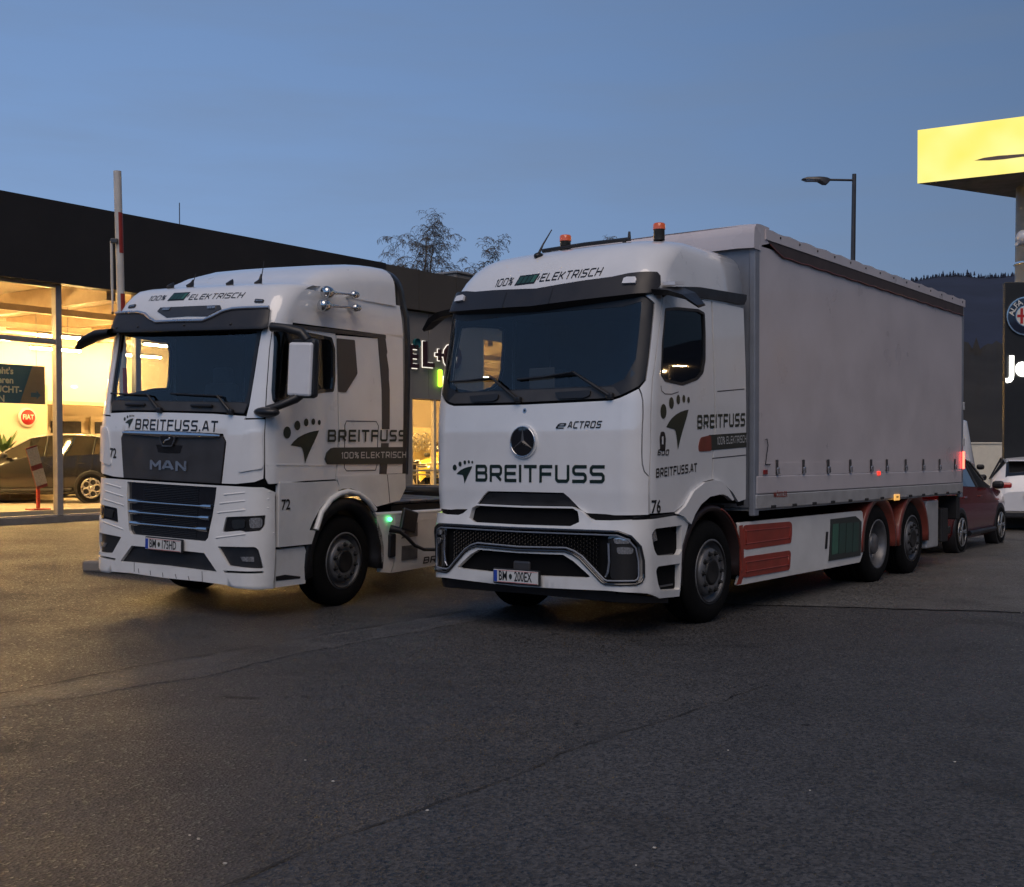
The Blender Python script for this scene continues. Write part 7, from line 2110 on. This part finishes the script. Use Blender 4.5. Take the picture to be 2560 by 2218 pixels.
# info stand before the black car
st_ = F0 + be * bl('b6', 355, 1500, 0.45)[0] + bi * 0.45
stand = thing('info_stand', 'slim red info stand with two tilted cards in front of the black showroom car', 'stand', (st_.x, st_.y, FZ), B_ROT)
MB().box((0, 0, 0.26), (0.06, 0.05, 0.52)).build('post', 'stand_red' if 'stand_red' in M else 'round_red', stand)
MB().bbox((0, 0, 0.015), (0.40, 0.30, 0.03), 0.01).build('foot', 'round_red', stand)
rt = Matrix.Rotation(-0.28, 3, 'Y')
MB().box((-0.05, -0.04, 0.86), (0.25, 0.02, 0.86), rot=rt).build('board', M.setdefault('stand_red', mat('dark_red_stand', (0.16, 0.012, 0.015), 0.5, var=0.1)), stand)
for z, h, x in ((1.08, 0.34, -0.115), (0.66, 0.32, 0.006)):
    MB().box((x, -0.06, z), (0.24, 0.012, h), rot=rt).build('card', M.setdefault('card', mat('grey_info_card', (0.40, 0.36, 0.30), 0.5, var=0.2, vscale=30)), stand)
# small plants
def leafy_plant(p, h, label):
    o = thing('potted_plant', label, 'plant', p, 0)
    MB().lathe([(0.10, 0), (0.14, 0.22), (0.12, 0.22)], 14, axis='z').build('pot', 'plinth', o)
    rg = random.Random(int(p[0] * 100))
    for k in range(22):
        a, l = rg.uniform(0, 6.28), h * rg.uniform(0.4, 1)
        d = Vector((math.cos(a), math.sin(a), 0))
        tip = Vector((0, 0, 0.2)) + d * l * 0.45 + Vector((0, 0, l * rg.uniform(0.5, 0.95)))
        mid_ = tip * 0.6 + Vector((0, 0, 0.12))
        sdv = Vector((-d.y, d.x, 0)) * 0.06
        MB().add([Vector((0, 0, 0.2)), mid_ + sdv, tip, mid_ - sdv], [(0, 1, 2, 3)]).build('leaf', M.setdefault('leaf', mat('house_plant_leaf', (0.06, 0.12, 0.03), 0.5, var=0.2)), o)
q = F0 + be * bl('b6', 45, 800, 5.2)[0] + bi * 5.2; leafy_plant((q.x, q.y, FZ + 0.9), 0.8, 'leafy green plant beside the round red sign')
q = F0 + be * bl('b6', 370, 820, 5.6)[0] + bi * 5.6; leafy_plant((q.x, q.y, FZ + 0.9), 0.5, 'small green plant right of the round red sign')
for x, lab in ((45, 'low cream sideboard under the leafy plant'), (300, 'low cream sideboard under the round red sign')):
    q = F0 + be * bl('b6', x, 820, 5.4)[0] + bi * 5.45
    o = thing('sideboard', lab, 'sideboard', (q.x, q.y, FZ), B_ROT)
    MB().bbox((0, 0, 0.45), (1.1, 0.5, 0.88), 0.02).build('body', 'show_wall', o)
    for k in (-0.27, 0.27): MB().bbox((k, -0.26, 0.45), (0.50, 0.02, 0.76), 0.005).build('door', 'beam', o)

# ================================================================== totem, lamp, barrier, wheel stop
M['yellow_lit'] = mat('yellow_lit_sign', (0.10, 0.08, 0.02), 0.4, emis=(1.0, 0.80, 0.20), es=0.150, var=0.02)
def lit_face():
    m = M['yellow_lit']; t = m.node_tree; b = t.nodes['Principled BSDF']
    co = t.nodes.new('ShaderNodeTexCoord'); n = t.nodes.new('ShaderNodeTexNoise'); n.inputs['Scale'].default_value = 0.8; n.inputs['Detail'].default_value = 2
    t.links.new(co.outputs['Object'], n.inputs['Vector'])
    rp = t.nodes.new('ShaderNodeValToRGB'); rp.color_ramp.elements[0].position = 0.35; rp.color_ramp.elements[0].color = (1, 0.78, 0.13, 1)
    rp.color_ramp.elements[1].position = 0.68; rp.color_ramp.elements[1].color = (1, 0.88, 0.30, 1)
    t.links.new(n.outputs['Fac'], rp.inputs[0]); t.links.new(rp.outputs[0], b.inputs['Emission Color'])
lit_face()
M['sign_metal'] = mat('weathered_sign_metal', (0.16, 0.155, 0.14), 0.6, metal=0.2, var=0.35, vscale=2.5, dirt=((0.06, 0.05, 0.04), 4, 0.6))
M['column'] = mat('galvanised_column', (0.25, 0.26, 0.25), 0.5, metal=0.4, var=0.15, vscale=3)
M['board'] = mat('black_sign_board', (0.012, 0.012, 0.012), 0.45, var=0.15)
M['glow_white'] = mat('white_lit_letter', (1, 1, 1), 0.4, emis=(1, 0.97, 0.88), es=0.55, var=0.02)
DT = 28.0
A0, A1 = at_depth('b4', 1135, 180, DT), at_depth('b4', 1120, 655, DT)
tb = Vector((math.cos(R(29)), -math.sin(R(29)), 0)) * 5.0
tcn = Vector((math.sin(R(62)), math.cos(R(62)), 0)) * 4.4
tot = thing('sign_totem', 'tall round column with a glowing yellow box sign on top, cut by the right edge', 'sign', (A0.x + 2.45, A0.y + 0.1, 0))
o_ = Vector((A0.x + 2.45, A0.y + 0.1, 0))
a, b_, c = Vector((A0.x, A0.y, 0)) - o_, Vector((A0.x, A0.y, 0)) + tb - o_, Vector((A0.x, A0.y, 0)) + tcn - o_
z0, z1 = A1.z, A0.z
tri = [a, b_, c]
mb = MB()
mb.add([p + Vector((0, 0, z0)) for p in tri] + [p + Vector((0, 0, z1)) for p in tri], [(0, 1, 2), (3, 5, 4), (1, 2, 5, 4), (2, 0, 3, 5)])
mb.build('sign_box', 'sign_metal', tot)
u_ = (b_ - a).normalized(); nn = Vector((u_.y, -u_.x, 0))
if nn.y > 0: nn = -nn
def tsurf(s, z, off=0.0): return np.array(a + u_ * s + nn * (0.01 + off) + Vector((0, 0, z)))
panel('lit_face', tsurf, [(0, z0), (5.0, z0), (5.0, z1), (0, z1)], 'yellow_lit', tot, depth=0.0, step=1.0)
sw = []
for x, y in ((1640, 452), (1720, 428), (1850, 410), (2068, 395), (2300, 388), (2300, 425), (2068, 420), (1900, 442), (1780, 452)):
    p = on_plane('b4', x, y, o_ + a + nn * 0.02, nn); sw.append(((p - o_ - a).dot(u_), p.z))
panel('swoosh', tsurf, sw, M.setdefault('swoosh', mat('grey_brown_swoosh', (0.20, 0.14, 0.11), 0.5, var=0.05)), tot, off=0.01, depth=0.008, step=0.5)
cc = at_depth('b4', 2085, 1000, DT + 0.4) - o_
MB().lathe([(0.36, 0.0), (0.34, z0 * 0.5), (0.31, z0 + 0.05)], 28, axis='z', c=(cc.x + 0.12, cc.y, 0)).build('column', 'column', tot)
for zz in (4.6, 5.6, 6.2): MB().lathe([(0.36, zz), (0.365, zz + 0.03), (0.36, zz + 0.06)], 28, axis='z', c=(cc.x + 0.12, cc.y, 0)).build('column_band', 'chrome', tot)
MB().lathe([(0.6, 0), (0.6, 0.06), (0.4, 0.08)], 24, axis='z', c=(cc.x + 0.12, cc.y, 0)).build('base_plate', 'column', tot)
lm = at_depth('c5', 720, -440, DT - 0.3) - o_
p = at_depth('b4', 2050, 1140, DT - 0.3) - o_
MB().sphere((p.x + 0.05, p.y, p.z), 0.16, sc=(1, 1, 1.1)).tube([(p.x - 0.1, p.y, p.z - 0.15), (p.x + 0.4, p.y + 0.3, p.z - 0.1)], 0.05, 6).build('spot_lamp', 'hi_white', tot)
# black brand board
DB = 26.0
bl_t, bl_b = at_depth('c5', 548, 125, DB), at_depth('c5', 492, 1792, DB)
bd_ = thing('sign_board', 'tall black board with a round crest and glowing white letters at the right edge', 'sign', (bl_t.x, DB, 0))
MB().bbox((1.1, 0.06, bl_t.z / 2), (2.2, 0.12, bl_t.z), 0.02).build('board', 'board', bd_)
def bsf(a, b, off=0.0): return np.array((a, -0.002 - off, b))
cp = at_depth('c5', 752, 475, DB); cxx, czz = cp.x - bl_t.x, cp.z
def disc(name, r, m, off, parent, hole=None):
    return panel(name, bsf, [(cxx + r * math.cos(t), czz + r * math.sin(t)) for t in np.linspace(0, 2 * math.pi, 49)[:-1]], m, parent, holes=[[(cxx + hole * math.cos(t), czz + hole * math.sin(t)) for t in np.linspace(0, 2 * math.pi, 49)[:-1]]] if hole else (), off=off, depth=off * 0.9, step=0.2)
cr_ = disc('crest', 0.425, 'chrome', 0.04, bd_)
disc('crest_ring', 0.395, M.setdefault('navy', mat('dark_navy_enamel', (0.006, 0.006, 0.02), 0.2, coat=1.0, var=0.1)), 0.045, cr_)
disc('crest_inner_rim', 0.235, 'chrome', 0.05, cr_)
disc('crest_field', 0.215, 'round_white', 0.054, cr_)
for x, w in ((cxx - 0.11, 0.18),):
    panel('crest_cross', bsf, rect(cxx - 0.20, czz - 0.03, cxx - 0.02, czz + 0.03), 'plate_red', cr_, off=0.057, depth=0.002, step=0.3)
    panel('crest_cross', bsf, rect(cxx - 0.13, czz - 0.17, cxx - 0.07, czz - 0.031), 'plate_red', cr_, off=0.057, depth=0.002, step=0.3)
    panel('crest_cross', bsf, rect(cxx - 0.13, czz + 0.031, cxx - 0.07, czz + 0.17), 'plate_red', cr_, off=0.057, depth=0.002, step=0.3)
for k, ch in enumerate('ALFA ROMEO'):
    if ch == ' ': continue
    an = R(168 - k * 17.2)
    lay_font('crest_letter', bsf, ch, 0.17, 'round_white', cr_, 0.050, lambda a, b, an=an: (cxx + 0.315 * math.cos(an) + a * math.sin(an) + b * math.cos(an), czz + 0.315 * math.sin(an) - a * math.cos(an) + b * math.sin(an)), 0.003)
jp = at_depth('c5', 538, 1092, DB); jt = at_depth('c5', 700, 895, DB)
lay_font('lit_lettering', bsf, 'Jeep', (jt.z - jp.z) / 0.70, 'glow_white', bd_, 0.03, lambda a, b: (jp.x - bl_t.x + 0.07 + a, (jp.z + jt.z) / 2 + b), 0.022, align='LEFT')

# street lamp behind the truck
DL = 31.0
pb, ptop = at_depth('b4', 540, 1290, DL), at_depth('b4', 560, 568, DL)
sl = thing('street_lamp', 'unlit street lamp with a flat head on a dark pole behind the box truck', 'street lamp', (pb.x + 0.02, DL, 0))
tx = ptop.x - pb.x
MB().tube([(-tx * 1.4, 0, 0), (tx, 0, ptop.z)], [0.085, 0.055], 10).build('pole', 'anthracite', sl)
MB().lathe([(0.12, 0), (0.12, 0.5), (0.09, 0.55)], 12, axis='z', c=(-tx * 1.4, 0, 0)).build('base', 'anthracite', sl)
ha = at_depth('b4', 340, 622, DL); hb_ = at_depth('b4', 92, 612, DL)
az = ptop.z - 0.16
MB().tube([(tx, 0, az), (ha.x - pb.x, -0.05, ha.z)], 0.03, 8).build('arm', 'anthracite', sl)
hd = MB()
L0, L1 = ha.x - pb.x, hb_.x - pb.x
rows = []
for t, w, h0, h1 in ((0, 0.04, -0.05, 0.04), (0.1, 0.10, -0.13, 0.05), (0.22, 0.13, -0.12, 0.06), (0.4, 0.15, -0.04, 0.065), (0.85, 0.15, -0.02, 0.055), (1.0, 0.08, 0.0, 0.03)):
    x = L0 + (L1 - L0) * t
    rows.append([(x, -w, ha.z + h0 + 0.02), (x, w, ha.z + h0 + 0.02), (x, w, ha.z + h1), (x, -w, ha.z + h1), (x, -w, ha.z + h0 + 0.02)])
loft(hd, rows); hd.add(rows[0][:4], [(0, 1, 2, 3)]); hd.add(rows[-1][:4], [(0, 1, 2, 3)])
hd.build('lamp_head', 'anthracite', sl)
MB().box((L0 + (L1 - L0) * 0.62, 0, ha.z - 0.012), ((L0 - L1) * 0.5, 0.22, 0.02)).build('lamp_lens', 'silver', sl)

# raised barrier boom
DBR = 18.0
bp0, bp1 = at_depth('b5', 1088, 1310, DBR), at_depth('b5', 1064, 85, DBR)
M['boom_white'] = mat('boom_white', (0.52, 0.50, 0.47), 0.45, var=0.08, vscale=4)
M['boom_red'] = mat('boom_red', (0.30, 0.03, 0.02), 0.4, var=0.1)
M['bollard'] = mat('barrier_housing', (0.35, 0.33, 0.30), 0.5, var=0.1)
bx_ = bp0.x + 0.06
zb_ = zg(bx_, DBR)
bar = thing('barrier', 'raised parking barrier with a white and red boom left of the tractor unit', 'barrier', (bx_, DBR, zb_))
MB().bbox((0.0, 0.18, 0.5), (0.34, 0.30, 1.0), 0.04).build('housing', 'bollard', bar)
MB().bbox((0.0, 0.18, 1.02), (0.38, 0.34, 0.06), 0.02).build('housing_cap', 'anthracite', bar)
d_ = (bp1 - Vector((bx_, DBR, zb_ + 0.9))); top = bp1 - Vector((bx_, DBR, zb_))
b0 = Vector((0, 0, 0.9))
bo_ = MB().tube([b0, top], 0.058, 12).build('boom', 'boom_white', bar)
def on_boom(z): 
    t = (z - zb_ - 0.9) / (top.z - 0.9); return b0 + (top - b0) * t
for ya, yb_ in ((458, 822), (1185, 1500), (1850, 2150)):
    za, zbb = at_depth('b5', 1090, ya, DBR).z, at_depth('b5', 1090, yb_, DBR).z
    pa, pb2 = on_boom(zbb), on_boom(za)
    seg = MB(); n = 8; rows = []
    for q in (pa, pb2):
        rows.append([q + Vector((math.cos(t), math.sin(t), 0)) * 0.061 for t in [R(-75) + R(120) * k / n for k in range(n + 1)]])
    loft(seg, rows); seg.build('red_stripe', 'boom_red', bo_)
h0 = at_depth('b5', 1040, 710, DBR - 0.08) - Vector((bx_, DBR, zb_)); h1 = at_depth('b5', 1016, 1355, DBR - 0.08) - Vector((bx_, DBR, zb_))
h00 = h0 + Vector((-0.055, 0, 0))
hr = MB().tube([h00, h00 + (h1 - h00) * 0.58, h00 + (h1 - h00) * 0.93, h1], [0.022, 0.022, 0.014, 0.010], 8).build('support_rod', 'boom_white', bar)
MB().bbox(h0 + Vector((-0.01, 0, 0)), (0.11, 0.06, 0.07), 0.01).build('rod_hinge', 'anthracite', bar)
MB().sphere(h1, 0.022).build('rod_foot', 'hub', bar)
# timber wheel stop beside the tractor unit
w0, w1 = gp('a2', 80, 1495), gp('a2', 420, 1520)
ws_ = thing('wheel_stop', 'low concrete block on the ground by the front corner of the tractor unit', 'wheel stop', (w0[0], w0[1], zg(*w0)), heading((w1[0] - w0[0], w1[1] - w0[1])))
MB().bbox((0.75, 0.08, 0.07), (1.7, 0.18, 0.15), 0.03).build('block', 'plinth', ws_)
for x in (0.25, 1.2): MB().lathe([(0.03, 0.145), (0.03, 0.16), (0, 0.16)], 8, axis='z', c=(x, 0.08, 0)).build('bolt', 'chassis', ws_)

# ================================================================== bare birches
def bare_tree(name, label, base, H, seed, lean=0.0, droop=1.0, n_limb=20, spread=1.0):
    rg = random.Random(seed)
    root = thing(name, label, 'tree', base, 0, 'bare birches behind the showroom')
    tr = MB(); cr = MB()
    pts = []
    x = y = 0.0
    for k in range(11):
        t = k / 10
        x += rg.gauss(0, 0.10) + lean * 0.1; y += rg.gauss(0, 0.10)
        pts.append(Vector((x, y, H * t)))
    tr.tube(pts, [0.20 * (1 - 0.93 * k / 10) * H / 12 + 0.012 for k in range(11)], 7)
    tr.build('trunk', 'bark', root)
    def branch(p, d, L, r, lv):
        n = 6 if lv < 2 else 5
        q = [p]
        dd = d.copy()
        for k in range(n):
            f = (k + 1) / n
            dd = dd + Vector((rg.gauss(0, 0.13), rg.gauss(0, 0.13), rg.gauss(0, 0.08)))
            dd.z -= droop * (0.10 if lv == 0 else (0.34 if lv == 1 else 0.55)) * f
            dd.normalize()
            q.append(q[-1] + dd * L / n)
        cr.tube(q, [max(0.008, r * (1 - 0.8 * k / n)) for k in range(n + 1)], 4 if lv < 1 else 3, caps=False, smooth=False)
        if lv < 3:
            cnt = (9, 6, 3)[lv]
            for j in range(cnt):
                k = rg.uniform(0.25 if lv == 0 else 0.1, 1.0)
                i = min(n - 1, int(k * n)); pt = q[i] + (q[i + 1] - q[i]) * (k * n - i)
                a = rg.uniform(0, 6.283)
                nd = (q[i + 1] - q[i]).normalized() * 0.55 + Vector((math.cos(a), math.sin(a), rg.uniform(-0.1, 0.5))) * 0.6
                branch(pt, nd.normalized(), L * rg.uniform(0.32, 0.55), r * 0.5, lv + 1)
    for j in range(n_limb):
        t = 0.32 + 0.66 * j / (n_limb - 1)
        i = min(9, int(t * 10)); p = pts[i] + (pts[i + 1] - pts[i]) * (t * 10 - i)
        a = j * 2.4 + rg.uniform(-0.4, 0.4)
        up = 0.75 + 0.9 * t
        L = H * (0.14 * (1.05 - t) + 0.17) * rg.uniform(0.85, 1.2) * spread
        branch(p, Vector((math.cos(a), math.sin(a), up)).normalized(), L, 0.035 * H / 12 * (1.3 - t), 0)
    cr.build('crown', 'bark', root, recalc=False)
    return root
def tree_at(c, xt, yt, Y, seed, label, **kw):
    p = at_depth(c, xt, yt, Y)
    return bare_tree('birch_tree', label, (p.x, Y, 0.2), (p.z - 0.2) * 0.94, seed, **kw)
tree_at('c3', 640, 260, 60, 21, 'tallest bare birch above the showroom roof', spread=0.85)
tree_at('c3', 960, 400, 62, 35, 'broad bare birch just right of the tallest one', spread=0.75)
tree_at('c3', 430, 700, 58, 44, 'lower drooping bare birch left of the tallest one', spread=0.9, n_limb=11)
tree_at('c3', 1610, 690, 56, 52, 'bare birch closest to the cab roof of the box truck', spread=0.8)
tree_at('a5', 1330, 262, 64, 63, 'bare treetop peeking over the box truck roof by its aerial', spread=0.7, n_limb=10)
tree_at('a5', 1600, 225, 66, 71, 'bare treetop peeking over the box truck roof between the beacons', spread=0.7, n_limb=10)

# ================================================================== lit street lamps behind the camera, mirrored in the truck's paint and door glass
M['lamp_lit'] = mat('lit_street_lamp_lens', (1, 0.8, 0.5), 0.4, emis=(1.0, 0.62, 0.28), es=35.0, var=0.02)
sn = np.array(PA.R @ np.array([1.0, 0, 0])); fn = np.array(PA.R @ np.array([0, -1.0, 0]))
def lit_lamp(c, x, y, n, pt, dist, label):
    d = ray(c, x, y); d = d / np.linalg.norm(d)
    k = np.dot(np.array(pt) - CAMP, n) / np.dot(d, n)
    hit = CAMP + d * k
    r_ = d - 2 * np.dot(d, n) * n
    p = Vector(hit + r_ * dist)
    o = thing('street_lamp', label, 'street lamp', (p.x, p.y, zg(p.x, p.y)), 0.0, 'lit street lamps behind the camera')
    z = p.z - zg(p.x, p.y)
    MB().tube([(0.9, 0, 0), (0.9, 0, z + 0.1)], [0.08, 0.05], 10).build('pole', 'anthracite', o)
    MB().tube([(0.9, 0, z + 0.08), (0.3, 0, z + 0.10)], 0.03, 8).build('arm', 'anthracite', o)
    MB().bbox((0, 0, z + 0.08), (0.75, 0.30, 0.08), 0.03).build('lamp_head', 'anthracite', o)
    MB().box((0, 0, z + 0.02), (0.6, 0.24, 0.04)).build('lamp_lens', 'lamp_lit', o)
sp_ = PA.R @ np.array([1.25, 0.8, 2.6]) + PA.o
lit_lamp('b1', 470, 838, sn, sp_, 26.0, 'lit street lamp across the street seen mirrored in the door window')
lit_lamp('b1', 300, 880, sn, sp_, 48.0, 'farther lit street lamp seen mirrored at the front edge of the door window')
